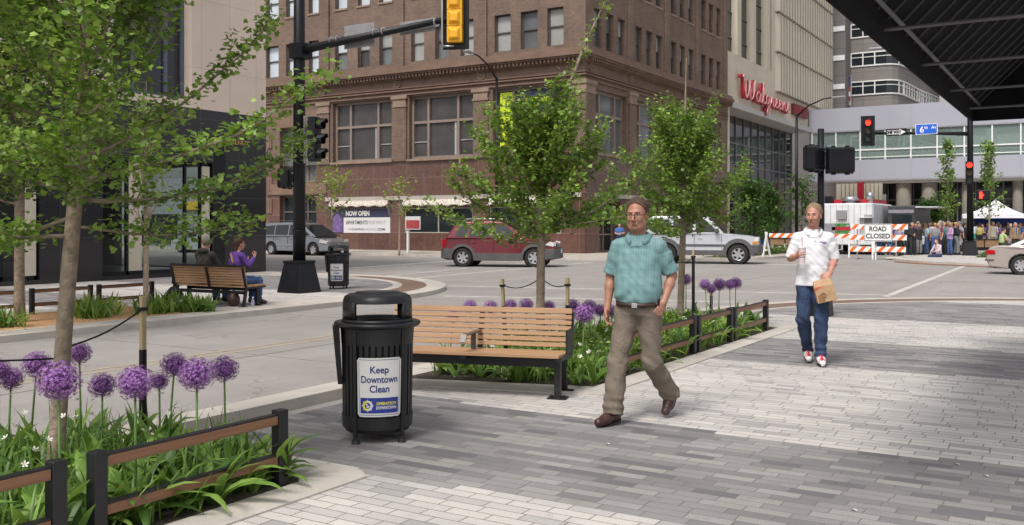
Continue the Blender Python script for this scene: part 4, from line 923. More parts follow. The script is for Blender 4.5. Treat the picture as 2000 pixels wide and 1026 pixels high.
# ---- benches. local: sits facing -y, length along x
def bench(label, loc, yaw, L=1.85, rail_top=False):
    t = thing('park_bench', (0,0,0), label, 'bench', 'slatted park benches')
    h = L/2
    def slatbox(name, p, wd, th, tilt, m=M['slat']):
        mb = MB(); rot = Matrix.Rotation(tilt,3,'X'); mb.cbox(p,(L-.02,wd,th),rot); return mb.build(name, m, t, bevel=.004)
    for k in range(6): slatbox('seat_slat',(0,-.245+.088*k,.405-.004*k),.074,.03,0)
    lean = R(78)
    for k in range(7):
        s_ = .03+.0535*k + (.006 if k == 6 else 0); slatbox('back_slat',(0,.235+s_*math.cos(lean),.42+s_*math.sin(lean)),.042 if k < 6 else .054,.028,lean)
    for x in (-h+.02, h-.02, 0):
        mb = MB(); mb.beam((x,.26,.38),(x,.26+.40*math.cos(lean)+.01,.40+.37*math.sin(lean)),.05,.02,up=(0,1,0)); mb.beam((x,-.27,.375),(x,.27,.365),.05,.035); mb.build('back_rib' if x == 0 else 'end_frame', M['black'], t)
    for x in (-h+.06, h-.06):
        mb = MB(); mb.beam((x,-.10,.39),(x,-.10,.012),.055,.075,up=(0,1,0)); mb.beam((x-.02,.22,.39),(x-.02,.30,.012),.05,.05); mb.box(x-.09,x+.09,-.17,-.03,.0,.012); mb.box(x-.07,x+.07,.24,.36,0,.012)
        mb.cyl((x+.06,-.10,.01),(x+.06,-.10,.03),.014,n=8); mb.cyl((x-.06,-.10,.01),(x-.06,-.10,.03),.014,n=8)
        mb.build('leg', M['black'], t)
    MB().box(-h+.06,h-.06,-.12,-.08,.285,.36).build('stretcher', M['black'], t); MB().box(-h+.05,h-.05,.255,.285,.245,.31).build('rear_stretcher', M['black'], t)
    mb = MB(); mb.box(h-.005,h+.012,-.02,.30,.40,.62); mb.build('side_panel', M['black'], t, bevel=.006)
    mb = MB(); mb.beam((0,.24,.57),(0,-.24,.57),.055,.012); mb.beam((0,-.235,.576),(0,-.29,.51),.055,.012); mb.beam((0,.05,.56),(0,.05,.41),.05,.012,up=(0,1,0)); mb.build('armrest', mat('armrest_steel',(.13,.12,.12),.35,metal=.7), t)
    if rail_top: 
        mb = MB(); mb.beam((-h,.345,.80),(h,.345,.80),.04,.045); mb.build('top_rail', M['black'], t)
    t.location = loc; t.rotation_euler = (0,0,yaw); return t
# front of local -y must point (-.96,-.28): rotation such that local -y -> that
def yaw_to(v): return math.atan2(v[0], -v[1])
c = Vector((7.72,4.2,0)) + Vector((-.28,.96,0))*.90
be = bench('empty wood slatted bench beside the front litter bin', c + Vector((.05,.02,0)), yaw_to((-.96,-.28)))
M['slat_old'] = wood_mat('bench_back_wood', (.27,.135,.06), (.19,.09,.045), 'X')
be2 = bench('bench across the street with two people sitting on it', (13.22,15.12,0), yaw_to((1,.06)), L=2.0, rail_top=True)
be3 = copy_tree(be2); be3.location = (58.2,5.2,.02); be3.rotation_euler = (0,0,yaw_to((1,0))); be3['label'] = 'far bench on the right behind the tall signal pole'
be4 = copy_tree(be2); be4.location = D(1533,58,.02); be4.rotation_euler = (0,0,yaw_to((1,.3))); be4['label'] = 'far bench behind the orange striped rail left of the man in white'

# ---- signal poles
def pole(loc, h, r0, r1, label, base=True, bs=1.0):
    t = thing('signal_pole', loc, label, 'traffic pole')
    x,y,z = loc
    MB().cyl((x,y,z+.6 if base else z),(x,y,z+h),r0,r1,24).build('shaft', M['pole'], t, smooth=True)
    if base:
        mb = MB(); a,b_ = .37*bs,.255*bs
        mb.add([(x-a,y-a,z),(x+a,y-a,z),(x+a,y+a,z),(x-a,y+a,z),(x-b_,y-b_,z+.70),(x+b_,y-b_,z+.70),(x+b_,y+b_,z+.70),(x-b_,y+b_,z+.70)],[(0,3,2,1),(4,5,6,7),(0,1,5,4),(1,2,6,5),(2,3,7,6),(3,0,4,7)])
        mb.box(x-b_-.02,x+b_+.02,y-b_-.02,y+b_+.02,z+.70,z+.76); mb.build('pedestal', M['pole'], t, bevel=.012)
    return t
def visor_signal(t, c, yaw, lit=None, housing=None, backplate=False, sc=1.0, name='signal_head'):
    """three-lens head facing local -y, centre c"""
    rz = Matrix.Rotation(yaw,4,'Z'); T_ = Matrix.Translation(c) @ rz @ Matrix.Scale(sc,4); hm = housing or M['pole']
    mb = MB(); mb.M = T_
    for k in range(3):
        z = .35*(1-k); mb.box(-.165,.165,-.09,.10,z-.172,z+.172)
        mb.add([(x_,y_,z_) for x_,y_,z_ in ((-.13,.10,z-.14),(.13,.10,z-.14),(.13,.10,z+.14),(-.13,.10,z+.14),(-.08,.16,z-.08),(.08,.16,z-.08),(.08,.16,z+.08),(-.08,.16,z+.08))],[(0,1,5,4),(1,2,6,5),(2,3,7,6),(3,0,4,7),(4,5,6,7)])
    h = mb.build(name, hm, t, bevel=.012)
    for k in range(3):
        z = .35*(1-k); mb = MB(); mb.M = T_; vs=[]; fs=[]; n=14
        for i in range(n+1):
            a = R(-50+280*i/n)
            for r,y0,y1 in ((.135,-.09,-.30 if 20 < math.degrees(a) < 160 else -.22),(.125,-.09,-.30 if 20 < math.degrees(a) < 160 else -.22)):
                vs += [(r*math.cos(a),y0,z+r*math.sin(a)),(r*math.cos(a),y1,z+r*math.sin(a))]
        for i in range(n): o_=4*i; fs += [(o_,o_+4,o_+5,o_+1),(o_+2,o_+3,o_+7,o_+6),(o_+1,o_+5,o_+7,o_+3)]
        mb.add(vs,fs); mb.build('visor', hm, h, fix=True)
        mb = MB(); mb.M = T_; mb.cyl((0,-.085,z),(0,-.105,z),.122,.118,20)
        key = 'lens%d'%k
        if lit == k: lm = M.setdefault('lit%d'%k, emit('lit_red_lens',(1.0,.03,.015),2.6))
        else: lm = M.setdefault(key, mat(['dark_red_lens','dark_amber_lens','dark_green_lens'][k],[(.10,.01,.01),(.09,.05,.01),(.01,.05,.04)][k],.2))
        mb.build('lens', lm, h, smooth=False)
    if backplate:
        mb = MB(); mb.M = T_; mb.box(-.29,.29,-.06,-.045,-.66,.66); mb.build('backplate', M['pole'], h, bevel=.02)
    return h
yellow = mat('signal_yellow_paint', (.72,.36,.008), .45, var=.08)
p1x,p1y = 16.55,16.15
lp = pole((p1x,p1y,0),10.5,.15,.12,'tall black pole across the street holding a mast arm over the street')
ye = 11.75; za = 5.92
mb = MB(); mb.tube([(p1x,p1y,5.72),(p1x,p1y-.5,5.79),(p1x,ye-.02,6.02)],[.11,.10,.065],14); mb.build('mast_arm', M['pole'], lp, smooth=True)
mb = MB(); mb.box(p1x-.19,p1x+.19,p1y-.25,p1y+.15,5.55,5.92); 
for z in (3.05,4.55,5.1,1.45): mb.cyl((p1x,p1y,z),(p1x,p1y,z+.03),.158,.158,24)
mb.build('clamp_plate', M['pole'], lp, bevel=.01)
mb = MB()
for y_ in (13.55,13.8,14.9,15.1,12.1): mb.cyl((p1x,y_,5.93+.04*(16-y_)*.7-.06),(p1x,y_+.03,5.93+.04*(16-y_)*.7-.06),.10,.10,14)
mb.build('arm_bands', M['steel'], lp)
# sign panels seen from behind
MB().box(p1x+.13,p1x+.14,13.95,14.85,5.68,6.22).build('sign_back', M['greymetal'], lp); MB().box(p1x+.12,p1x+.13,12.25,13.2,5.83,6.12).build('sign_back', M['greymetal'], lp)
# yellow signal, seen from behind, faces +x
sgx = thing('traffic_signal', (p1x,ye,5.9), 'yellow backed traffic signal with dark backplate hanging at the end of the mast arm', 'traffic signal')
visor_signal(sgx, Vector((p1x+.05,ye-.10,6.02)), yaw_to((.93,.36)), None, yellow, True, 1.0)
mb = MB(); mb.tube([(p1x-.08,ye+.12,5.40),(p1x-.10,ye+.14,5.5),(p1x-.10,ye+.14,6.6),(p1x-.05,ye+.08,6.68)],.022,8); mb.beam((p1x-.1,ye+.14,5.42),(p1x,ye-.1,5.42),.03,.03); mb.beam((p1x-.1,ye+.14,6.64),(p1x,ye-.1,6.64),.03,.03); mb.build('bracket', M['steel'], sgx, smooth=True)
s2 = thing('traffic_signal', (p1x-.1,p1y-.6,3.6), 'black three-lens signal on the side of the left pole, visors turned right', 'traffic signal')
visor_signal(s2, Vector((p1x+.0,p1y-.50,3.62)), yaw_to((.28,-.96)), None)
mb = MB(); mb.beam((p1x,p1y,4.16),(p1x,p1y-.42,4.16),.03,.03); mb.beam((p1x,p1y,3.08),(p1x,p1y-.42,3.08),.03,.03); mb.tube([(p1x-.08,p1y-.24,3.06),(p1x-.08,p1y-.24,4.18)],.014,8); mb.build('bracket', M['steel'], s2)
def ped_box(t, c, yaw, w_=.42, h=.42, d=.20, name='signal_box'):
    mb = MB(); mb.M = Matrix.Translation(c) @ Matrix.Rotation(yaw,4,'Z'); mb.box(-w_/2,w_/2,-d/2,d/2,-h/2,h/2); o = mb.build(name, M['pole'], t, bevel=.035, seg=3)
    mb = MB(); mb.M = Matrix.Translation(c) @ Matrix.Rotation(yaw,4,'Z')
    mb.box(-w_/2-.012,w_/2+.012,-d/2+.055,-d/2+.075,-h/2-.012,h/2+.012)
    for sx in (-.12,.12): mb.box(sx-.03,sx+.03,-.03,.05,-h/2-.035,-h/2); mb.box(sx-.025,sx+.025,-.03,.05,h/2,h/2+.03)
    for sx in (-.14,.14):
        for sz in (-.14,.14): mb.sphere((sx,d/2+.004,sz),.012,6,4)
    mb.build('hinges', M['pole'], o); return o
pd = thing('pedestrian_signal', (p1x,p1y+.3,2.95), 'small black walk signal box on the left side of the left pole', 'pedestrian signal', 'walk signal boxes')
ped_box(pd, Vector((p1x-.05,p1y+.36,2.72)), yaw_to((-.2,1)), .40,.44,.3)
mb = MB(); mb.beam((p1x,p1y,2.85),(p1x-.05,p1y+.3,2.85),.04,.04); mb.beam((p1x,p1y,2.6),(p1x-.05,p1y+.3,2.6),.04,.04); mb.build('bracket', M['steel'], pd)
# near pole with two walk-signal boxes
q = Vector((17.1,4.13,0))
np_ = pole((q.x,q.y,0),3.30,.06,.055,'short black post carrying two walk signal boxes behind the man in white',True,.5); 
pr = D(1641,16.5,2.73); pl_ = D(1590,16.5,2.76)
a = thing('pedestrian_signal', pr, 'larger black walk signal box, right of the short post', 'pedestrian signal', 'walk signal boxes'); ped_box(a, pr, yaw_to(FW), .46,.44,.22)
b_ = thing('pedestrian_signal', pl_, 'narrower black walk signal box turned aside, left of the short post', 'pedestrian signal', 'walk signal boxes'); ped_box(b_, pl_, yaw_to(FW)+R(48), .46,.42,.22)
mb = MB()
for z in (2.62,2.86): mb.beam((q.x,q.y,z),(pr.x,pr.y,z),.03,.03); mb.beam((q.x,q.y,z),(pl_.x,pl_.y,z),.03,.03)
mb.build('brackets', M['pole'], np_)
# far right pole
fx,fy = 54.5,5.56
fp = pole((fx,fy,.02),11.2,.17,.12,'tall black pole on the far right corner with a mast arm, street signs and lamp')
mb = MB(); mb.tube([(fx,fy,6.35),(fx,fy+2,6.5),(fx,10.6,6.62)],[.11,.09,.07],12); mb.build('mast_arm', M['pole'], fp, smooth=True)
mb = MB(); mb.tube([(fx,fy,10.7),(fx,fy+1.0,11.1),(fx,fy+4.2,11.25)],[.06,.05,.04],10); mb.build('lamp_arm', M['pole'], fp, smooth=True); MB().box(fx-.18,fx+.18,fy+4.2,fy+5.0,11.18,11.3).build('lamp_head', M['greymetal'], fp, bevel=.04)
ts = thing('traffic_signal', (fx,10.75,6.2), 'traffic signal with red lit hanging at the far end of the right mast arm', 'traffic signal')
visor_signal(ts, Vector((fx-.15,10.62,6.75)), yaw_to((-.95,-.30)), 0, None, True, 1.25)
bpl = None
SPn = Plane((fx-.14,0,0),(0,1,0),(-1,0,0))
ow = thing('one_way_sign', (fx-.14,9.0,6.7), 'black and white ONE WAY arrow sign on the right mast arm', 'sign')
ya = lambda px: (fx-.14)/ray(px)[0]*ray(px)[1]
y0,y1 = ya(1730),ya(1771)
SPn.slab(MB(),y1,y0,6.42,6.80,-.01,.02).build('plate', M['pole'], ow)
yl = y0-.06; yr = y1+.05
mb = MB(); mb.add([SPn.P(yl,6.50,-.016),SPn.P(yl,6.72,-.016),SPn.P(yr+.32,6.72,-.016),SPn.P(yr+.32,6.78,-.016),SPn.P(yr,6.61,-.016),SPn.P(yr+.32,6.44,-.016),SPn.P(yr+.32,6.50,-.016)],[tuple(range(7))]); mb.build('arrow', M['white'], ow)
wall_text(SPn,'ONE WAY',(yl+yr)/2+.14,6.54,.22,M['pole'],ow,-.022,.82,.016,flip=True)
sn = thing('street_name_sign', (fx-.14,8,6.7), 'blue street name sign reading 6th Av on the right mast arm', 'sign')
y0,y1 = ya(1788),ya(1831)
SPn.slab(MB(),y1,y0,6.42,6.98,-.01,.02).build('border', M['white'], sn); SPn.slab(MB(),y1+.03,y0-.03,6.45,6.95,-.016,.0).build('plate', mat('street_sign_blue',(.01,.10,.55),.4,var=.03), sn)
wall_text(SPn,'6',y0-.32,6.53,.46,M['white'],sn,-.022,.2,.01,flip=True); wall_text(SPn,'th',y0-.52,6.70,.24,M['white'],sn,-.022,.17,.004,flip=True); wall_text(SPn,'Av',y0-.90,6.70,.24,M['white'],sn,-.022,.26,.004,flip=True)
t2 = thing('traffic_signal', (fx-.3,fy,4.4), 'traffic signal with glowing red-orange light mounted on the tall right pole', 'traffic signal')
visor_signal(t2, Vector((fx-.32,fy,4.30)), yaw_to((-.99,-.12)), 0, None, False, 1.15)
hb = thing('pedestrian_signal', (fx-.2,fy-.6,3.1), 'walk signal showing a lit red hand on the tall right pole', 'pedestrian signal', 'walk signal boxes')
hc = Vector((fx-.2,fy-.62,3.15)); ped_box(hb, hc, yaw_to((-1,-.1)), .62,.5,.25)
hm = MB(); hm.M = Matrix.Translation(hc) @ Matrix.Rotation(yaw_to((-1,-.1)),4,'Z')
hm.box(-.17,-.03,-.145,-.13,-.18,.03)
for k in range(4): hm.box(-.17+.037*k,-.17+.037*k+.029,-.145,-.13,.03,.15+.03*(k in (1,2)))
hm.add([(-.03,-.145,-.1),(.04,-.145,.0),(.02,-.145,.04),(-.03,-.145,-.02),(-.03,-.13,-.1),(.04,-.13,.0),(.02,-.13,.04),(-.03,-.13,-.02)],[(0,1,2,3),(4,7,6,5),(0,4,5,1),(1,5,6,2),(2,6,7,3)])
hm.build('hand_symbol', M['lit0'], hb)
# street lamps
def lamp(x,y,h,dirv,L_,label):
    t = thing('street_lamp', (x,y,0), label, 'street lamp', 'black curved-arm street lamps'); d = Vector((*dirv,0)).normalized(); b = Vector((x,y,h))
    MB().cyl((x,y,0),(x,y,h),.10,.07,14).build('shaft', M['pole'], t, smooth=True)
    MB().tube([b+Vector((0,0,-.1)), b+d*.35*L_+Vector((0,0,.45)), b+d*.75*L_+Vector((0,0,.75)), b+d*L_+Vector((0,0,.8))],[.05,.045,.04,.035],8).build('arm', M['pole'], t, smooth=True)
    mb = MB(); mb.beam(b+d*L_+Vector((0,0,.79)), b+d*(L_+.75)+Vector((0,0,.79)),.26,.09); mb.build('lamp_head', M['greymetal'], t, bevel=.03)
lq = D(970,48.6); lamp(lq.x,lq.y,9.2,(-1,-.1),2.6,'street lamp rising behind the middle tree, arm pointing left')
lq = D(1556,53.9); lamp(lq.x,lq.y,7.9,(-.1,-1),2.0,'street lamp in front of the cream store, arm pointing right')

# ---- barricades
M['orange'] = mat('reflective_orange', (.75,.13,.015), .5)
def striped(t, x, y0, y1, z0, z1, name='striped_board'):
    b = MB().box(x,x+.03,y0,y1,z0,z1).build(name, M['white'], t); mb = MB(); n = max(3,int((y1-y0)/.42)); w_ = (y1-y0)/n; h = (z1-z0)
    for k in range(n):
        a = y0+w_*k; mb.add([(x-.004,a+w_*.05,z1-.002),(x-.004,a+w_*.48,z1-.002),(x-.004,min(y1,a+w_*.98),z0+.002),(x-.004,min(y1,a+w_*.55),z0+.002)],[(0,1,2,3)])
    mb.build('orange_stripes', M['orange'], b); return b
bx = 49.3; yb = lambda px: bx/ray(px)[0]*ray(px)[1]
rc = thing('road_barricade', (bx,9,ROAD), 'three-rail orange striped barricade carrying a ROAD CLOSED sign', 'barricade', 'orange striped barricades')
for (p0,p1_,zc) in ((1661,1773,1.52),(1659,1771,.99),(1657,1769,.41)): striped(rc,bx,yb(p1_),yb(p0),zc-.13,zc+.13)
for p_ in (1674,1750):
    y_ = yb(p_); mb = MB(); mb.box(bx+.03,bx+.08,y_-.03,y_+.03,ROAD,1.6); mb.box(bx-.5,bx+.6,y_-.03,y_+.03,ROAD,ROAD+.05); mb.build('upright', M['steel'], rc)
sg2 = thing('road_closed_sign', (bx-.1,yb(1715),1.2), 'white rectangular ROAD CLOSED sign mounted on the barricade', 'sign')
BP = Plane((bx-.08,0,0),(0,1,0),(-1,0,0)); y0,y1 = yb(1688),yb(1743)
BP.slab(MB(),y1,y0,.80,1.66,-.01,.03).build('plate', M['white'], sg2, bevel=.01)
mb = MB()
for (a_,b__,c_,d_) in ((y1+.03,y0-.03,.83,.85),(y1+.03,y0-.03,1.61,1.63),(y1+.03,y1+.05,.83,1.63),(y0-.05,y0-.03,.83,1.63)): BP.slab(mb,a_,b__,c_,d_,-.014,-.008)
mb.build('border', M['pole'], sg2)
wall_text(BP,'ROAD',(y0+y1)/2,1.30,.33,M['pole'],sg2,-.016,.80,.008,flip=True); wall_text(BP,'CLOSED',(y0+y1)/2,.95,.33,M['pole'],sg2,-.016,1.14,.008,flip=True)
mb = MB(); y_ = yb(1707); mb.box(bx-.2,bx-.1,y_-.07,y_+.07,ROAD,.82); mb.box(bx-.2,bx-.1,y_-.14,y_-.02,ROAD,.25); mb.build('prop', M['white'], sg2)
sbg = MB(); sbg.sphere((bx-.1,yb(1750),ROAD+.07),(.25,.55,.08),12,6); tag(sbg.build('sandbag', mat('pale_sandbag',(.45,.42,.36),.9), smooth=True),'pale sandbag lying at the foot of the ROAD CLOSED barricade','sandbag')
ab = thing('road_barricade', (47.5,14,0), 'single-rail orange striped barricade with a white trestle leg, left of the man in white', 'barricade', 'orange striped barricades')
bx2 = 47.8; yb2 = lambda px: bx2/ray(px)[0]*ray(px)[1]
striped(ab,bx2,yb2(1585),yb2(1502),.97,1.19)
for p_ in (1497,1580):
    y_ = yb2(p_); mb = MB(); mb.beam((bx2-.05,y_-.04,1.25),(bx2-.3,y_+.12,ROAD),.07,.07); mb.beam((bx2-.05,y_+.04,1.25),(bx2+.3,y_-.12,ROAD),.07,.07); mb.box(bx2-.22,bx2+.22,y_-.04,y_+.04,.3,.38); mb.build('trestle_leg', M['white'], ab)
ab2 = thing('road_barricade', (51.5,12,0), 'striped board partly hidden behind the man in white, left of the ROAD CLOSED sign', 'barricade', 'orange striped barricades')
bx3 = 51.5; yb3 = lambda px: bx3/ray(px)[0]*ray(px)[1]
striped(ab2,bx3,yb3(1662),yb3(1600),.92,1.14)
for p_ in (1605,1658): y_ = yb3(p_); MB().box(bx3+.03,bx3+.1,y_-.04,y_+.04,ROAD,1.2).build('leg', M['white'], ab2)

# ---- food trucks and tent
ft = thing('food_truck', (57,12.2,ROAD), 'white weathered food truck with roof vents parked behind the barricade', 'food truck', 'food trucks in the closed street')
y0,y1 = 10.75,13.75; wm = mat('dirty_white_body',(.68,.68,.70),.5,var=.12,scale=2,dirt=.35)
MB().box(56.6,62.5,y0,y1,.45,2.86).build('body', wm, ft, bevel=.08)
for y_ in (y0+.5,y1-.5):
    for x_ in (57.6,61.4): MB().cyl((x_,y_-.15,.36),(x_,y_+.15,.36),.42,n=20).build('wheel', M['rubber'], ft)
mb = MB(); mb.cyl((58,12.3,2.86),(58,12.3,3.05),.35,.30); mb.cyl((58,12.3,3.05),(58,12.3,3.3),.55,.35); mb.cyl((57.6,11.1,2.86),(57.6,11.1,3.2),.12,.12); mb.sphere((57.5,11.1,3.3),.25); mb.build('roof_vents', M['steel'], ft, smooth=True)
MB().box(58.2,62,11,13.4,2.87,3.12).build('roof_box', mat('truck_red',(.40,.015,.03),.5), ft); MB().box(57.2,57.8,13.2,13.6,2.86,3.3).build('roof_fan', M['pole'], ft)
MB().box(56.45,56.6,12.2,12.75,1.95,2.45).build('air_unit', M['greymetal'], ft)
mb = MB()
for (a_,b__,c_,d_) in ((y0+.08,y0+.5,1.2,2.2),(y1-.9,y1-.15,1.1,1.7),(y0+1.0,y0+1.5,1.5,1.62)): mb.box(56.57,56.6,a_,b__,c_,d_)
mb.build('fittings', M['greymetal'], ft); MB().box(56.58,56.6,12.05,12.95,1.1,1.7).build('green_panel', mat('mural_green',(.05,.20,.05),.6,var=.6,scale=8), ft); MB().box(56.57,56.59,11.95,13.05,1.3,1.5).build('red_panel', bpy.data.materials['truck_red'], ft)
mb = MB()
for k in range(9): mb.box(56.585,56.6,y0+.05+k*.33,y0+.07+k*.33,.6,2.8)
mb.build('seams', M['greymetal'], ft); mb = MB(); mb.box(55.9,56.58,10.7,11.5,2.02,2.06); mb.build('serving_awning', M['white'], ft)
f2 = thing('food_truck', (60,9.6,ROAD), 'dark food truck with a flat white awning, right of the white one', 'food truck', 'food trucks in the closed street')
MB().box(59.2,65,8.9,10.45,.45,2.75).build('body', mat('charcoal_body',(.05,.052,.055),.5), f2, bevel=.06)
for x_ in (60,64): MB().cyl((x_,8.95,.36),(x_,9.2,.36),.42,n=20).build('wheel', M['rubber'], f2)
mb = MB(); mb.box(59,64,7.7,8.9,2.62,2.68); mb.build('awning', M['white'], f2); MB().box(59.16,59.2,9.1,10.2,1.3,2.2).build('window', M['glass'], f2); MB().box(59.15,59.17,9.0,10.4,2.3,2.5).build('sign_strip', M['greymetal'], f2)
tn = D(1945,60); tt = thing('event_tent', (tn.x,tn.y,.02), 'white peaked pop-up tent with a blue side cloth above the crowd', 'tent')
mb = MB(); x,y = tn.x,tn.y; s_ = 1.75
rim = [(x-s_,y-s_),(x,y-s_),(x+s_,y-s_),(x+s_,y),(x+s_,y+s_),(x,y+s_),(x-s_,y+s_),(x-s_,y)]; n=8; K=5; vs=[]; fs=[]
for k in range(K+1):
    t_ = k/K; zz = 2.28+.95*(t_**1.6)
    for (a_,b__) in rim: vs.append((x+(a_-x)*(1-t_)*(1.0), y+(b__-y)*(1-t_), zz))
for k in range(K):
    for i in range(n): fs.append((k*n+i,k*n+(i+1)%n,(k+1)*n+(i+1)%n,(k+1)*n+i))
mb.add(vs,fs)
for i in range(n): (a_,b__),(c_,d_) = rim[i],rim[(i+1)%n]; mb.add([(a_,b__,2.28),(c_,d_,2.28),(c_,d_,2.03),(a_,b__,2.03)],[(0,1,2,3)])
mb.build('roof', mat('white_tent_fabric',(.78,.76,.80),.8,var=.03), tt)
for sx in (-s_,s_):
    for sy in (-s_,s_): MB().box(x+sx-.03,x+sx+.03,y+sy-.03,y+sy+.03,.02,2.2).build('leg', M['steel'], tt)
MB().box(x+s_-.02,x+s_,y-s_,y+s_,1.2,2.1).build('side_cloth', mat('blue_cloth',(.03,.08,.35),.8), tt)
# flag on the grey building
fl = thing('flag', D(1662,108,15), 'striped flag hanging limp from a pole on the grey building', 'flag'); q = D(1662,105,0); zt = Zat(150,105); zb = Zat(215,105)
MB().cyl((q.x,q.y,zb-2),(q.x,q.y,zt+.2),.06,n=8).build('pole', M['steel'], fl)
for k,(z0,z1,c_) in enumerate(((zt-1.1,zt,(.03,.04,.16)),(zt-1.6,zt-1.1,(.42,.04,.06)),(zt-2.1,zt-1.6,(.6,.58,.58)),(zt-2.6,zt-2.1,(.42,.04,.06)),(zt-3.1,zt-2.6,(.6,.58,.58)))):
    MB().add([(q.x,q.y,z0),(q.x-.1,q.y+.35-.08*k,z0-.1),(q.x+.1,q.y+.55-.06*k,z0),(q.x,q.y,z1),(q.x-.1,q.y+.35-.07*k,z1-.1),(q.x+.1,q.y+.55-.06*k,z1)],[(0,1,4,3),(1,2,5,4)]).build('cloth_stripe', mat('flag_cloth_%s'%['blue','red','white','red','white'][k],c_,.8), fl)

# ---- dark canopy overhead, top right
cn = thing('canopy', (10,0,3), 'dark fabric street canopy seen from below, with pale tie rods and stitched ribs', 'canopy')
M['canopy'] = mat('black_canopy_fabric', (.0065,.006,.0065), .95, spec=.15, var=.3, scale=3); cx0,cx1 = 4.3,12.9; cy = 1.29; cz = 3.02
mb = MB()
tk = .03
def quadslab(mb, a,b_,c,d,n): 
    n = Vector(n)*tk; P = [Vector(q) for q in (a,b_,c,d)]; Q = [p+n for p in P]; mb.add([tuple(v) for v in P+Q],[(0,1,2,3),(7,6,5,4),(0,4,5,1),(1,5,6,2),(2,6,7,3),(3,7,4,0)])
quadslab(mb,(cx0,cy,cz),(cx1,cy,cz),(cx1,-1.2,cz+2.5),(cx0,-1.2,cz+2.5),(0,.7,.7)); mb.build('fabric', M['canopy'], cn)
mb = MB(); quadslab(mb,(cx1,cy,cz),(cx1,-1.2,cz),(cx1,-1.2,cz+2.5),(cx1,-1.2,cz+2.5),(1,0,0)); mb.build('end_panel', M['canopy'], cn)
mb = MB(); mb.box(cx0,cx1+.03,cy,cy+.02,cz-.14,cz+.02); mb.box(cx1,cx1+.03,-1.2,cy,cz-.14,cz); mb.build('valance', M['canopy'], cn)
M['rod'] = mat('grey_tie_rod', (.10,.095,.10), .45, metal=.3)
mb = MB(); x = cx1-.9
xs = [cx1-.45-.02]; 
for d_ in (6.8,8.3,9.89,11.4): 
    pxx = {6.8:1720,8.3:1789,9.89:1840,11.4:1876}[d_]; xs.append(D(pxx,d_).x)
for x in xs[1:]+[xs[1]-1.5,xs[1]-3]: MB().tube([(x,cy,cz-.02),(x,-1.2,cz-.02)],.014,8).build('tie_rod', M['rod'], cn)
mb = MB(); mb.tube([(cx0,cy-.08,cz+.05),(cx1,cy-.08,cz+.05)],.018,8); mb.build('purlin', M['rod'], cn); MB().tube([(cx0,cy-.95,cz+.82),(cx1,cy-.95,cz+.82)],.022,8).build('purlin', M['rod'], cn)
mb = MB(); x = cx1-.1
while x > cx0: mb.beam((x,cy-.05,cz+.03),(x,-1.1,cz+2.36),.012,.012); x -= .36
mb.build('seam_ribs', mat('seam_tape',(.045,.043,.047),.7), cn)
# small litter
wp = mat('paper_scrap',(.6,.58,.52),.8)
for i,(px,py,l) in enumerate(((1868,908,'tiny white paper scrap on the dark pavers at the right'),(1925,931,'small white scrap of paper nearest the right edge'),(1187,868,'tiny scrap on the pavers in front of the man in the teal shirt'),(1668,998,'white speck of litter low on the dark pavers'))):
    p = G(px,py); MB().add([(p.x-.015,p.y-.02,.004),(p.x+.012,p.y-.015,.008),(p.x+.02,p.y+.02,.004),(p.x-.01,p.y+.012,.014)],[(0,1,2,3)]).build('paper_scrap', wp); tag(scene.objects[-1] if False else bpy.data.objects[[o.name for o in bpy.data.objects if o.name.startswith('paper_scrap')][-1]], l, 'litter', 'scraps of paper on the pavers')
# ================================================================ plants
LEAF_FAN = np.array([(0,0,0),(-.52,.52,.10),(-.30,.90,.05),(0,.80,-.03),(.30,.90,.05),(.52,.52,.10)])
LEAF_FACES = [(0,3,2,1),(0,5,4,3)]
LEAF_OVAL = np.array([(0,0,0),(-.30,.45,.08),(0,1,0),(.30,.45,.08)]); OVAL_FACES = [(0,2,1),(0,3,2)]
def rand_rot(n, tilt, rng):
    """orthonormal frames whose normal leans up to tilt radians from +z"""
    th = np.abs(rng.normal(0, tilt, n)); ph = rng.uniform(0, 2*PI, n); sp_ = rng.uniform(0, 2*PI, n)
    nz = np.stack([np.sin(th)*np.cos(ph), np.sin(th)*np.sin(ph), np.cos(th)], 1)
    r = np.stack([np.cos(sp_), np.sin(sp_), np.zeros(n)], 1); x = np.cross(r, nz); x /= np.linalg.norm(x,axis=1,keepdims=True)+1e-9; y = np.cross(nz, x)
    return x, y, nz
def leaf_mesh(name, P, size, material, parent, tilt=.7, shape='fan', rng=RNG):
    base, fc = (LEAF_FAN, LEAF_FACES) if shape == 'fan' else (LEAF_OVAL, OVAL_FACES)
    n = len(P); x, y, z = rand_rot(n, tilt, rng); s = (size * rng.uniform(.65, 1.2, n))[:,None,None]
    V = P[:,None,:] + s * (base[None,:,0:1]*x[:,None,:] + base[None,:,1:2]*y[:,None,:] + base[None,:,2:3]*z[:,None,:])
    k = len(base); V = V.reshape(-1,3); F = []; 
    me = bpy.data.meshes.new(name); loops = np.concatenate([np.array(f) for f in fc]); L = [len(f) for f in fc]
    idx = (np.arange(n)[:,None]*k + loops[None,:]).ravel()
    me.vertices.add(len(V)); me.vertices.foreach_set('co', V.ravel())
    me.loops.add(len(idx)); me.loops.foreach_set('vertex_index', idx)
    tot = np.tile(L, n); st = np.concatenate([[0], np.cumsum(tot)[:-1]]); me.polygons.add(len(tot)); me.polygons.foreach_set('loop_start', st); me.polygons.foreach_set('loop_total', tot)
    me.update(calc_edges=True); me.validate()
    return link(name, me, material, parent)
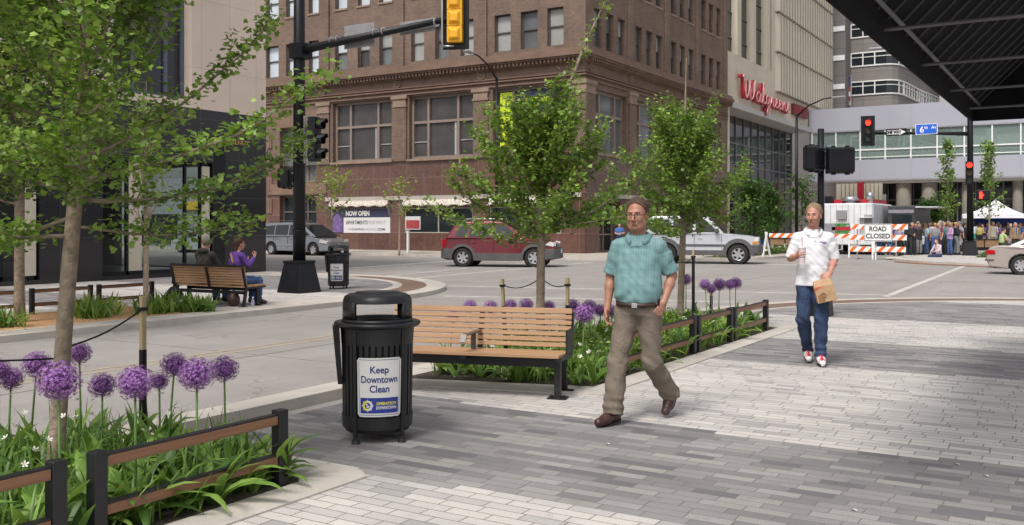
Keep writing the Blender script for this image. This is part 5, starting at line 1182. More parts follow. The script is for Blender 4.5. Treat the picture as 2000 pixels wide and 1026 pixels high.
def tree(loc, label, height, r0, z0, z1, reach, nb, leaf=.05, lm='leaf', bark='bark', el=(25,50), lean=(0,0), step=.05, per=5, seed=1, name='tree', group=None, twigs=True, bare=0.0, leader=None, spread=.05, shape='fan', curve=.35, cat='tree', prof=None, skirt=0):
    rg = np.random.default_rng(seed); rnd = random.Random(seed); t = thing(name, loc, label, cat, group)
    mb = MB(); pts = []; rs = []; K = 14
    def trunk_at(z):
        f = z/height; w = .02*math.sin(z*2.1+seed); return Vector((lean[0]*f + w*f + (leader[0]*max(0,f-.45)**1.5 if leader else 0), lean[1]*f + .02*math.cos(z*1.7)*f + (leader[1]*max(0,f-.45)**1.5 if leader else 0), z))
    for k in range(K+1):
        z = height*k/K - (.05 if k == 0 else 0); pts.append(trunk_at(z)); rs.append(max(.004, r0*(1-.25*k/K if z < z0 else (1-.25*z0/height)*(1-(z-z0)/(height-z0+1e-6))**.8)))
    rs[0] *= 1.25; mb.tube(pts, rs, 12); LP_ = []
    for i in range(nb):
        f = (i+.5)/nb; z = z0 + (z1-z0)*f**.9; b0 = trunk_at(z); az = i*2.39996+rnd.uniform(-.35,.35)+seed
        Lb = reach*(prof(f) if prof else (1-.62*f)*(.75+.5*math.sin(min(1,f*3+.25)*PI/2)))*rnd.uniform(.72,1.12); e = R(rnd.uniform(*el)) + f*.25
        if skirt and f < skirt: e -= R(22)
        d = Vector((math.cos(az)*math.cos(e), math.sin(az)*math.cos(e), math.sin(e))); p = b0.copy(); bp = [p.copy()]; n = 9
        for k in range(n):
            p = p + d*(Lb/n); d = (d + Vector((rnd.uniform(-.12,.12),rnd.uniform(-.12,.12),curve*.12+rnd.uniform(-.08,.10)))).normalized(); bp.append(p.copy())
        rb = max(.004, r0*.30*(Lb/reach)); mb.tube(bp, [max(.0022, rb*(1-.85*k/n)) for k in range(n+1)], 6, False)
        segs = [(bp, .12)]
        if twigs:
            for j in range(2, n, 1):
                if rnd.random() < .82:
                    q = bp[j]; dd = (bp[j]-bp[j-1]).normalized(); sd_ = dd.cross(Vector((0,0,1))).normalized()*(1 if j % 2 else -1); td = (dd*.7+sd_*rnd.uniform(.5,1)+Vector((0,0,rnd.uniform(-.1,.6)))).normalized(); Lt = Lb*rnd.uniform(.14,.34)*(1.15-j/n*.6); tp = [q]
                    for k in range(4): tp.append(tp[-1]+td*(Lt/4)); td = (td+Vector((rnd.uniform(-.1,.1),rnd.uniform(-.1,.1),.08))).normalized()
                    mb.tube(tp, [max(.0018,rb*.35*(1-.2*k)) for k in range(5)], 4, False); segs.append((tp,.1))
        for sp_, st in segs:
            if rnd.random() < bare: continue
            ln = sum((sp_[k+1]-sp_[k]).length for k in range(len(sp_)-1)); m_ = max(2,int(ln/step))
            for k in range(m_):
                u = st+(1-st)*k/(m_-1); x_ = u*(len(sp_)-1); k0 = min(int(x_),len(sp_)-2); LP_.append(tuple(sp_[k0].lerp(sp_[k0+1],x_-k0)))
    if leader:
        m_ = int(height*.45/step*.8)
        for k in range(m_): LP_.append(tuple(trunk_at(height*(.55+.45*k/m_))+Vector((rnd.uniform(-.05,.05),rnd.uniform(-.05,.05),0))))
    tr = mb.build('trunk', M[bark], t, smooth=True, local=True, fix=False)
    if LP_:
        P = np.repeat(np.array(LP_), per, axis=0); P = P + rg.normal(0, spread, P.shape); leaf_mesh('crown', P, leaf, M[lm], t, .75, shape, rg)
    return t
tree(TA, 'large ginkgo in the front left flower bed, trunk strapped to stakes', 4.9, .050, 1.50, 4.3, 1.52, 64, leaf=.043, lean=(.24,-.20), seed=3, step=.034, per=7, el=(5,48), spread=.042, name='ginkgo_tree', group='young ginkgo street trees', curve=.5, skirt=.2)
tree(TB, 'middle ginkgo behind the empty bench, long leader leaning right', 4.35, .052, 1.38, 2.35, 1.58, 52, leaf=.050, seed=8, step=.046, per=6, el=(18,66), spread=.036, name='ginkgo_tree', group='young ginkgo street trees', leader=(1.1,-1.75), curve=.5, skirt=.30, lean=(.02,-.03), prof=lambda f: 1.04-.50*f)
tree(TC, 'second ginkgo of the middle flower bed, between the two walking men', 4.1, .052, 1.38, 2.75, 1.42, 54, leaf=.054, seed=13, step=.050, per=6, el=(16,64), spread=.042, name='ginkgo_tree', group='young ginkgo street trees', curve=.5, skirt=.35, lean=(.03,-.10), prof=lambda f: 1.0-.38*f)
q = D(38,15.6); tree((q.x,q.y,0), 'leafy dark green tree across the street at the left edge', 6.2, .085, 1.9, 5.6, 2.3, 70, leaf=.085, lm='leafd', seed=21, step=.09, per=5, name='street_tree', group='young street trees across the roads', el=(0,50), skirt=.3, spread=.09)
q = D(-70,13.5); tree((q.x,q.y,0), 'tree just beyond the left edge whose yellow green leaves show at the upper left', 6.0, .07, 2.2, 5.4, 1.7, 30, leaf=.08, lm='leafy', seed=22, step=.10, per=4, name='street_tree', group='young street trees across the roads', spread=.09)
q = D(285,17.05); tree((q.x,q.y,0), 'slender bare-twigged tree in the mulch bed left of the occupied bench', 4.2, .05, 1.15, 3.6, .95, 34, leaf=.05, seed=31, step=.10, per=2, bark='barkpale', bare=.86, el=(52,72), name='street_tree', group='young street trees across the roads')
q = D(648,54.5); tree((q.x,q.y,0), 'yellow green sapling in front of the NOW OPEN banner', 4.6, .06, 1.8, 4.0, 2.6, 12, leaf=.17, lm='leafy', seed=41, step=.26, per=3, spread=.15, bark='barkpale', name='sapling', group='thin saplings on the far pavement', bare=.25)
q = D(780,51.5); tree((q.x,q.y,0), 'yellow green sapling beside the red and white notice board', 4.0, .05, 1.8, 3.6, 1.9, 10, leaf=.16, lm='leafy', seed=42, step=.3, per=3, spread=.14, bark='barkpale', name='sapling', group='thin saplings on the far pavement', bare=.45)
for (px,d_,h,rch,nb,l,sd_,lf) in ((1468,51.3,3.9,1.45,34,'bushy green tree beyond the hood of the silver four-wheel drive',51,.15),(1503,53.5,3.7,1.3,30,'bushy green tree just right of the one beyond the silver hood',52,.15),(1566,58.8,4.6,1.5,16,'thin bushy tree directly behind the head of the man in white',53,.14),(1822,75,3.2,1.9,34,'low rounded green tree above the middle of the crowd',54,.2)):
    q = D(px,d_); tree((q.x,q.y,.02), l, h, .06, .75 if px < 1520 else 1.3, h-.3, rch, nb, leaf=lf, lm='leafd', seed=sd_, step=.16, per=5, spread=.14, name='street_tree', group='young street trees across the roads', el=(0,50), prof=lambda f: 1-.45*f)
for (px,d_,h,rch,nb,l,sd_) in ((1851,53.2,6.4,1.15,30,'narrow upright sapling left of the tall right signal pole',61),(1932,54.5,6.4,1.35,36,'narrow upright sapling just right of the tall right signal pole',62)):
    q = D(px,d_); tree((q.x,q.y,.02), l, h, .05, 1.5, h-.3, rch*1.25, int(nb*.8), leaf=.15, lm='leafy2', seed=sd_, step=.26, per=4, spread=.09, bark='barkpale', name='sapling', group='narrow saplings in the far right plaza', el=(25,75), bare=.12, prof=lambda f: (.55+.45*abs(math.sin(f*9+1)))*(1-.55*f))
# tree straps
for (q,z,r,l) in ((TA+Vector((.05,-.04,0)),.80,.057,0),(TA+Vector((.05,-.04,0)),.87,.057,0),(TB,1.0,.058,0),(TC,1.05,.056,0)): pass

# ---- alliums
def blade(mb, p, az, L_, wd, el0, droop, n=5, fold=.2):
    p = Vector(p); d = Vector((math.cos(az)*math.cos(el0), math.sin(az)*math.cos(el0), math.sin(el0))); side = Vector((-math.sin(az), math.cos(az), 0)); vs=[]; 
    for k in range(n+1):
        t_ = k/n; w_ = wd*(math.sin(PI*(.12+.88*t_)))**.7*(1 if t_ < 1 else 0.02); up = side.cross(d)
        vs += [p+side*w_/2+up*w_*fold, p.copy(), p-side*w_/2+up*w_*fold]
        p = p + d*(L_/n); d = (d - Vector((0,0,droop/n))).normalized()
    fs=[]
    for k in range(n): o=3*k; fs += [(o,o+1,o+4,o+3),(o+1,o+2,o+5,o+4)]
    mb.add([tuple(v) for v in vs],fs)
def flower_ball(seed):
    rg = np.random.default_rng(seed); n = 330; V=[]; F=[]
    i = np.arange(n)+.5; ph = np.arccos(1-2*i/n); th = PI*(1+5**.5)*i
    dirs = np.stack([np.cos(th)*np.sin(ph), np.sin(th)*np.sin(ph), np.cos(ph)],1)+rg.normal(0,.04,(n,3))
    for d in dirs:
        d = Vector(d).normalized(); r = .86+rg.uniform(-.16,.16); c = d*r; a = d.orthogonal().normalized(); b_ = d.cross(a); s0 = rg.uniform(0,6.28)
        for k in range(6):
            an = s0+k*PI/3; e = a*math.cos(an)+b_*math.sin(an); w_ = (a*-math.sin(an)+b_*math.cos(an))*.030; o = len(V)
            V += [tuple(c-w_), tuple(c+w_), tuple(c+e*.155+d*.05)]; F.append((o,o+1,o+2))
        o = len(V); q = d*.05; V += [tuple(q), tuple(q+a*.012), tuple(c+a*.008), tuple(c)]; F.append((o,o+1,o+2,o+3))
    me = bpy.data.meshes.new('flower_head'); me.from_pydata(V,[],F); me.materials.append(M['allium']); return me
balls = [flower_ball(k) for k in (1,2,3)]
M['ballcore'] = mat('allium_core', (.09,.03,.13), .9)
stars = [(155,690,24),(72,712,28),(114,743,43),(22,740,25),(-2,722,22),(200,753,27),(264,748,37),(311,745,19),(341,713,27),(384,731,36),(438,721,28)]
mids = [(918,598,14),(959,600,15),(997,597,14),(1028,596,15),(1072,599,13),(1118,597,15),(1151,599,15),(1141,613,22),(1172,606,14),(885,618,14),(1196,608,14),(1340,546,12),(1377,556,12),(1389,565,10),(1405,556,14),(1425,556,11),(1437,553,13),(1060,640,13)]
where = {0:'tall one right of the trunk',1:'left of the trunk at mid height',2:'largest, in front of the trunk',3:'low one at the left edge',4:'cut by the left picture edge',5:'lowest, between trunk and stake',6:'large one in front of the stake',7:'small one just right of the stake',8:'upper left of the right-hand trio',9:'large middle one of the right-hand trio',10:'rightmost of the front bed'}
whm = {0:'leftmost above the bench back',1:'second from left above the bench back',2:'beside the left stake behind the bench',3:'just right of the left stake behind the bench',4:'right of the middle tree trunk',5:'behind the right end of the bench back',6:'pale one between bench and teal-shirted man',7:'large one at the right end of the bench',8:'behind the arm of the teal-shirted man',9:'half seen through the upper bench slats',10:'hidden edge behind the teal shirt',11:'single one left of the thin stake',12:'left one of the far cluster',13:'low one of the far cluster',14:'largest of the far cluster',15:'fourth of the far cluster',16:'rightmost of the far cluster',17:'seen through the middle bench slats'}
def allium(px,py,rp,near,i):
    if near: R0 = .088; d = min(max(.096*FPX/rp,4.75 if px > 60 else 4.8),6.3); 
    else: R0 = .083 if i in (7,) else .078; yb_ = (4.6 if i in (7,) else 6.0 if px < 1060 else 5.3 if px < 1200 else 4.75+.25*(i%3)); d = yb_/ray(px)[1]
    if near:
        yy_ = ray(px)[1]*d; d = min(max(yy_,4.42),5.95)/ray(px)[1]
    rr = rp*d/FPX; p = D(px,d); z = Zat(py,d)
    t = thing('allium_flower', (p.x,p.y,0), 'purple allium globe, '+(where[i] if near else whm[i]), 'flower', 'purple alliums in the front bed' if near else 'purple alliums in the middle bed')
    rnd = random.Random(i+(0 if near else 50)); off = Vector((rnd.uniform(-.05,.05), rnd.uniform(-.05,.05), 0))
    MB().tube([Vector((off.x,off.y,-.02)), Vector((off.x*.5,off.y*.5,z*.5)), Vector((0,0,z))],[.009,.0075,.006],7).build('stem', M['stem'], t, smooth=True, local=True)
    o = bpy.data.objects.new('flower_head', balls[i%3]); scene.collection.objects.link(o); o.parent = t; o.location = (0,0,z); o.scale = (rr*1.02,)*2+(rr*.94,); o.rotation_euler = (0,0,i*1.3)
    c = MB(); c.sphere((0,0,0),.60,12,8); c = c.build('flower_core', M['ballcore'], o, local=True)
    mb = MB()
    for k in range(7): blade(mb,(off.x,off.y,.0),k*.9+i,rnd.uniform(.30,.50),rnd.uniform(.045,.08),R(rnd.uniform(45,78)),rnd.uniform(1.0,2.4))
    mb.build('leaves', M['strap'], t, smooth=True, local=True, fix=False)
for i,s_ in enumerate(stars): allium(*s_,True,i)
for i,s_ in enumerate(mids): allium(*s_,False,i)
def bed_foliage(name, x0,x1,y0,y1,n,h,wd,seed,wide=0,label=None, keep=None, lm='strap'):
    rnd = random.Random(seed); mb = MB()
    for k in range(n):
        x = rnd.uniform(x0,x1); y = rnd.uniform(y0,y1)
        if keep and not keep(x,y): continue
        blade(mb,(x,y,.0),rnd.uniform(0,6.28),rnd.uniform(*h),rnd.uniform(*wd),R(rnd.uniform(55,88)),rnd.uniform(.2,1.7),4)
    for k in range(wide):
        x = rnd.uniform(x0,x1); y = rnd.uniform(y0,y1)
        if keep and not keep(x,y): continue
        for j in range(5): blade(mb,(x,y,0),rnd.uniform(0,6.28),rnd.uniform(.28,.50),rnd.uniform(.045,.085),R(rnd.uniform(45,80)),rnd.uniform(1.2,2.6))
    o = mb.build(name, M[lm], None, smooth=True, fix=False); tag(o,label,'foliage',None,'stuff'); return o
bed_foliage('strappy_foliage',1.0,4.3,4.28,6.1,1300,(.22,.46),(.010,.022),1,260,'dense strap-leaved green foliage filling the front left flower bed')
bed_foliage('strappy_foliage',8.2,14.65,4.25,6.1,2600,(.16,.34),(.010,.020),2,260,'strap-leaved green foliage filling the middle flower bed behind the bench and fence', keep=lambda x,y: x > 8.42-.3*(y-4.2))
bed_foliage('strappy_foliage',-1,1.0,4.3,6.1,700,(.22,.45),(.009,.02),3,20,'strap-leaved foliage at the near end of the front bed')
o = None
# leafy low plants under the trees in the middle bed
rg = np.random.default_rng(9); P = np.stack([rg.uniform(9.2,13.4,5200), rg.uniform(4.5,6.0,5200), np.abs(rg.normal(.16,.09,5200))],1); P = P[(np.sin(P[:,0]*5)+np.cos(P[:,1]*7)) > -.35]
o = leaf_mesh('leafy_groundcover', P, .055, M['leafy'], None, .8, 'oval', rg); tag(o,'bright yellow green leafy plants around the trees of the middle bed','foliage',None,'stuff')
def whites(x0,x1,y0,y1,n,z,seed,label,r=.022):
    rnd = random.Random(seed); mb = MB()
    for k in range(n):
        x = rnd.uniform(x0,x1); y = rnd.uniform(y0,y1); zz = rnd.uniform(*z); c = Vector((x,y,zz)); tl = Matrix.Rotation(rnd.uniform(-.9,.9),3,'X') @ Matrix.Rotation(rnd.uniform(-.9,.9),3,'Y')
        for j in range(5):
            a = j*2*PI/5; mb.add([tuple(c),tuple(c+tl@Vector((r*math.cos(a-.4),r*math.sin(a-.4),.004))),tuple(c+tl@Vector((1.3*r*math.cos(a),1.3*r*math.sin(a),.008))),tuple(c+tl@Vector((r*math.cos(a+.4),r*math.sin(a+.4),.004)))],[(0,1,2,3)])
    o = mb.build('white_blossoms', M['wflower'], None, fix=False); tag(o,label,'flowers',None,'stuff')
whites(1.6,4.3,4.4,6.1,85,(.30,.52),4,'small faded white narcissus blossoms among the front bed leaves',.016); whites(8.6,14.5,4.3,6.0,110,(.12,.36),5,'small white blossoms scattered in the middle flower bed')
# planting across the street
rnd = random.Random(77)
for i,(x,y,r,l) in enumerate(((8.4,14.6,.34,'spiky green clump left of the front tree trunk, across the street'),(10.1,14.7,.30,'leafy clump right of the front tree trunk, across the street'),(10.6,15.3,.42,'big bushy clump near the middle of the mulch bed'),(11.2,14.5,.32,'clump just left of the slender bare tree'),(11.75,14.3,.28,'low clump between the bare tree and the bench'),(12.0,15.2,.32,'clump against the left leg of the occupied bench'),(7.2,14.8,.3,'clump at the left picture edge across the street'),(11.9,14.05,.2,'small clump at the kerb end of the mulch bed'))):
    t = thing('perennial_plant', (x,y,0), l, 'plant', 'green perennials in the mulch bed')
    mb = MB()
    for k in range(90): blade(mb,(rnd.gauss(0,r*.55),rnd.gauss(0,r*.5),0),rnd.uniform(0,6.28),rnd.uniform(.25,.5)*(.6+r),rnd.uniform(.03,.07),R(rnd.uniform(45,85)),rnd.uniform(.4,1.8),3)
    mb.build('leaves', M['leafy'] if i in (2,) else M['strap'], t, smooth=True, local=True, fix=False)
P = np.stack([rg.uniform(44.3,57.5,5000), rg.uniform(14.8,16.5,5000), np.abs(rg.normal(.2,.12,5000))],1); o = leaf_mesh('leafy_groundcover', P, .10, M['leaf'], None, .8, 'oval', rg); tag(o,'low green planting in front of the cream store, past the silver vehicle','foliage',None,'stuff')
whites(44.5,57,14.8,16.4,160,(.3,.45),6,'white flowers dotted through the planting past the silver vehicle',.05)
P = np.stack([rg.uniform(51.3,60.5,2000), rg.uniform(3.6,5.0,2000), np.abs(rg.normal(.1,.06,2000))],1); o = leaf_mesh('leafy_groundcover', P, .09, M['leafd'], None, .8, 'oval', rg); tag(o,'low planting around the far right saplings and bench','foliage',None,'stuff')
# ================================================================ people: smooth-blended body surfaces
def surf(prims, res, disp=None):
    """prims: dicts(t, k, neg, ...) -> vertices, quads of the blended surface"""
    lo = np.full(3,1e9); hi = np.full(3,-1e9); info = []
    for p in prims:
        if p['t'] == 'e':
            c = np.array(p['c'],float); r = np.array(p['r'],float); Rm = p.get('R'); Rm = np.array(Rm) if Rm is not None else np.eye(3)
            ext = np.sqrt((Rm**2) @ (r**2)); b0, b1 = c-ext, c+ext; q = (c, r, Rm)
        else:
            a = np.array(p['a'],float); b_ = np.array(p['b'],float); m_ = max(p['ra'],p['rb']); b0 = np.minimum(a,b_)-m_; b1 = np.maximum(a,b_)+m_; q = (a,b_,p['ra'],p['rb'])
        info.append((p,q,b0,b1))
        if not p.get('neg'): lo = np.minimum(lo,b0); hi = np.maximum(hi,b1)
    lo -= res*4; hi += res*4; dims = np.ceil((hi-lo)/res).astype(int)+1; Fd = np.full(dims, .2, np.float32)
    ax = [lo[i]+res*np.arange(dims[i]) for i in range(3)]
    for p,q,b0,b1 in info:
        k = p.get('k',.02); m_ = k*1.1+res*3
        i0 = np.maximum(0,np.floor((b0-m_-lo)/res).astype(int)); i1 = np.minimum(dims,np.ceil((b1+m_-lo)/res).astype(int)+1)
        if (i1 <= i0).any(): continue
        sl = tuple(slice(i0[j],i1[j]) for j in range(3)); X,Y,Z = np.meshgrid(*[ax[j][sl[j]] for j in range(3)],indexing='ij')
        if p['t'] == 'e':
            c,r,Rm = q; dx,dy,dz = X-c[0],Y-c[1],Z-c[2]
            u = [(dx*Rm[0,j]+dy*Rm[1,j]+dz*Rm[2,j]) for j in range(3)]
            k0 = np.sqrt(sum((u[j]/r[j])**2 for j in range(3)))+1e-9; k1 = np.sqrt(sum((u[j]/r[j]**2)**2 for j in range(3)))+1e-9; d = k0*(k0-1)/k1
        else:
            a,b_,ra,rb = q; ab = b_-a; L2 = ab@ab+1e-12; t = ((X-a[0])*ab[0]+(Y-a[1])*ab[1]+(Z-a[2])*ab[2])/L2; tc = np.clip(t,0,1); sy = p.get('sy',1.0)
            ex,ey,ez = X-a[0]-tc*ab[0], (Y-a[1]-tc*ab[1])/sy, Z-a[2]-tc*ab[2]
            if p['t'] == 'f':
                ex,ey,ez = X-a[0]-t*ab[0], (Y-a[1]-t*ab[1])/sy, Z-a[2]-t*ab[2]; L = math.sqrt(L2)
                d = np.maximum(np.sqrt(ex*ex+ey*ey+ez*ez)-(ra+(rb-ra)*tc), np.maximum(-t,t-1)*L)
            else: d = np.sqrt(ex*ex+ey*ey+ez*ez)-(ra+(rb-ra)*tc)
        d = d.astype(np.float32); f = Fd[sl]
        if p.get('cut'):   # keep only where plane function is negative
            pass
        if p.get('neg'):
            h = np.clip(.5-.5*(f+d)/k,0,1); Fd[sl] = f*(1-h)+(-d)*h+k*h*(1-h)
        else:
            h = np.clip(.5+.5*(f-d)/k,0,1); Fd[sl] = f*(1-h)+d*h-k*h*(1-h)
    return Fd, lo, res, ax
def extract(Fd, lo, res, disp=None, cuts=()):
    dims = Fd.shape
    for (pt, n) in cuts:   # remove the half space in front of the plane
        X = lo[0]+res*np.arange(dims[0]); Y = lo[1]+res*np.arange(dims[1]); Z = lo[2]+res*np.arange(dims[2])
        pl = ((X-pt[0])*n[0])[:,None,None]+((Y-pt[1])*n[1])[None,:,None]+((Z-pt[2])*n[2])[None,None,:]; Fd = np.maximum(Fd, pl.astype(np.float32))
    ins = Fd < 0; nx,ny,nz = dims; c = np.zeros((nx-1,ny-1,nz-1),np.int8)
    for dx in (0,1):
        for dy in (0,1):
            for dz in (0,1): c += ins[dx:nx-1+dx,dy:ny-1+dy,dz:nz-1+dz]
    act = (c > 0) & (c < 8); I = np.argwhere(act); idx = np.full(act.shape,-1,np.int64); idx[act] = np.arange(len(I))
    S = np.zeros((len(I),3)); W_ = np.zeros(len(I)); co = [(0,0,0),(1,0,0),(0,1,0),(1,1,0),(0,0,1),(1,0,1),(0,1,1),(1,1,1)]
    val = [Fd[I[:,0]+o[0],I[:,1]+o[1],I[:,2]+o[2]] for o in co]
    for a in range(8):
        for b_ in range(a+1,8):
            df = [abs(co[a][j]-co[b_][j]) for j in range(3)]
            if sum(df) != 1: continue
            va,vb = val[a],val[b_]; m_ = (va < 0) != (vb < 0); t = np.where(m_, va/(va-vb+1e-12), 0); P = np.array(co[a])[None]+t[:,None]*(np.array(co[b_])-np.array(co[a]))[None]
            S += P*m_[:,None]; W_ += m_
    V = lo+res*(I+S/W_[:,None]); F = []
    for ax_ in range(3):
        sh = [slice(None)]*3; s0 = list(sh); s1 = list(sh); s0[ax_] = slice(0,dims[ax_]-1); s1[ax_] = slice(1,dims[ax_]); e = ins[tuple(s0)] != ins[tuple(s1)]; E = np.argwhere(e); o1,o2 = [(1,2),(2,0),(0,1)][ax_]
        E = E[(E[:,o1] > 0)&(E[:,o2] > 0)&(E[:,o1] < dims[o1]-1)&(E[:,o2] < dims[o2]-1)]
        def at(d1,d2): q = E.copy(); q[:,o1] -= d1; q[:,o2] -= d2; return idx[q[:,0],q[:,1],q[:,2]]
        Q = np.stack([at(0,0),at(1,0),at(1,1),at(0,1)],1); inside = ins[E[:,0],E[:,1],E[:,2]]; Q[~inside] = Q[~inside][:,::-1]; F.append(Q)
    F = np.concatenate(F); F = F[(F >= 0).all(1)]
    if disp is not None:
        g = np.stack([(Fd[np.clip(I[:,0]+(j==0),0,nx-1),np.clip(I[:,1]+(j==1),0,ny-1),np.clip(I[:,2]+(j==2),0,nz-1)]-Fd[I[:,0],I[:,1],I[:,2]]) for j in range(3)],1); g /= np.linalg.norm(g,axis=1,keepdims=True)+1e-9; V = V+g*disp(V)[:,None]
    return V, F
def skin_obj(name, prims, res, material, parent, disp=None, cuts=()):
    Fd, lo, r_, _ = surf(prims, res); V, F = extract(Fd, lo, r_, disp, cuts)
    me = bpy.data.meshes.new(name); me.vertices.add(len(V)); me.vertices.foreach_set('co', V.astype(np.float32).ravel()); idx = F[:,::-1].ravel() if False else F.ravel()
    me.loops.add(len(idx)); me.loops.foreach_set('vertex_index', idx.astype(np.int32)); me.polygons.add(len(F)); me.polygons.foreach_set('loop_start', np.arange(0,len(idx),4,dtype=np.int32)); me.polygons.foreach_set('loop_total', np.full(len(F),4,np.int32)); me.update(calc_edges=True)
    return link(name, me, material, parent, True)
def E_(c, r, k=.02, Rm=None, neg=False): return dict(t='e',c=c,r=r if hasattr(r,'__len__') else (r,r,r),k=k,R=Rm,neg=neg)
def C_(a, b, ra, rb=None, k=.02, neg=False, sy=1.0): return dict(t='c',a=tuple(a),b=tuple(b),ra=ra,rb=ra if rb is None else rb,k=k,neg=neg,sy=sy)
def F_(a, b, ra, rb, k=.02, sy=1.0): return dict(t='f',a=tuple(a),b=tuple(b),ra=ra,rb=rb,k=k,sy=sy)
def V3(*a): return Vector(a)
def head_prims(H, Rh, s=1.0, jowl=0.0, detail=True):
    """H = eye-level centre, Rh = 3x3 (local -y is the face)"""
    Rn = np.array(Rh); T = lambda x,y,z: tuple(Vector(H) + Rh @ Vector((x*s,y*s,z*s))); r = lambda a,b,c: (a*s,b*s,c*s)
    P = [E_(T(0,.022,.035),r(.076,.098,.086),.02,Rn), E_(T(0,-.022,-.025),r(.064+.004*jowl,.066,.086),.03,Rn), E_(T(0,-.045,-.092),r(.034+.005*jowl,.030,.026),.03,Rn)]
    if jowl: P += [E_(T(0,-.02,-.10),r(.055,.045,.03),.03,Rn), E_(T(.045,-.01,-.07),r(.028,.04,.035),.03,Rn), E_(T(-.045,-.01,-.07),r(.028,.04,.035),.03,Rn)]
    if detail:
        P += [C_(T(-.034,-.079,.024),T(.034,-.079,.024),.011*s,k=.012)]
        for sx in (-1,1):
            P += [E_(T(sx*.038,-.062,-.030),r(.022,.022,.022),.02,Rn), E_(T(sx*.031,-.098,.000),r(.019,.018,.0105),.008,Rn,True),
                  C_(T(sx*.019,-.078,.0075),T(sx*.044,-.071,.0060),.0045*s,k=.004), C_(T(sx*.019,-.077,-.0085),T(sx*.043,-.070,-.0075),.0040*s,k=.005),
                  E_(T(sx*.078,.012,-.012),r(.010,.020,.032),.006,Rn), E_(T(sx*.083,.008,-.010),r(.006,.010,.020),.004,Rn,True), E_(T(sx*.013,-.098,-.040),r(.009,.010,.008),.006,Rn)]
        P += [C_(T(0,-.086,.012),T(0,-.115,-.034),.0075*s,.0118*s,.008), C_(T(-.020,-.089,-.060),T(.020,-.089,-.060),.0085*s,k=.008), C_(T(-.017,-.088,-.070),T(.017,-.088,-.070),.0085*s,k=.006),
              C_(T(-.022,-.100,-.0655),T(.022,-.100,-.0655),.0035*s,k=.003,neg=True), E_(T(0,-.074,-.100),r(.017,.012,.011),.014,Rn)]
    else: P += [C_(T(0,-.083,.006),T(0,-.105,-.034),.009*s,.0125*s,.010)] + [E_(T(sx*.078,.012,-.012),r(.012,.020,.030),.006,Rn) for sx in (-1,1)]
    return P, T
def hand_prims(W, d, n, curl=35, spread=1.0, thumb=1, s=1.0, res_r=1.0, tcurl=0):
    """W wrist, d towards fingers, n palm normal; thumb=+1/-1 side"""
    d = Vector(d).normalized(); n = Vector(n); n = (n-d*n.dot(d)).normalized(); sd_ = d.cross(n).normalized()*thumb; Rn = np.array(Matrix((sd_,n,d)).transposed()); W = Vector(W); P = []
    P += [E_(tuple(W+d*.048*s),(.041*s,.016*s,.050*s),.012,Rn), C_(W-d*.01,W+d*.02*s,.024*s,.026*s,.015)]
    for j,(o,L_) in enumerate(((.030,.072),(.011,.082),(-.009,.077),(-.028,.060))):
        p = W+d*.088*s+sd_*o*s*spread; cur = R(curl*.55); L_*=s; seg = (.45,.30,.25); rr = .0092*s*res_r
        for q,f in enumerate(seg):
            dd = d*math.cos(cur)+n*math.sin(cur)+sd_*(o*.5*(spread-.6)); e = p+dd.normalized()*L_*f; P.append(C_(p,e,rr,rr*.92,.005)); p = e; rr *= .92; cur += R(curl)
    p = W+d*.025*s+sd_*.030*s; dirs = ((.55,.75,.25),(.15,.9,.45+tcurl))
    for q,(a,b_,c) in enumerate(dirs): e = p+(sd_*a+d*b_+n*c).normalized()*(.042,.034)[q]*s; P.append(C_(p,e,(.0125,.0108)[q]*s,(.011,.0095)[q]*s,.008)); p = e
    return P
def mixv(a,b_,t): return Vector(a)*(1-t)+Vector(b_)*t
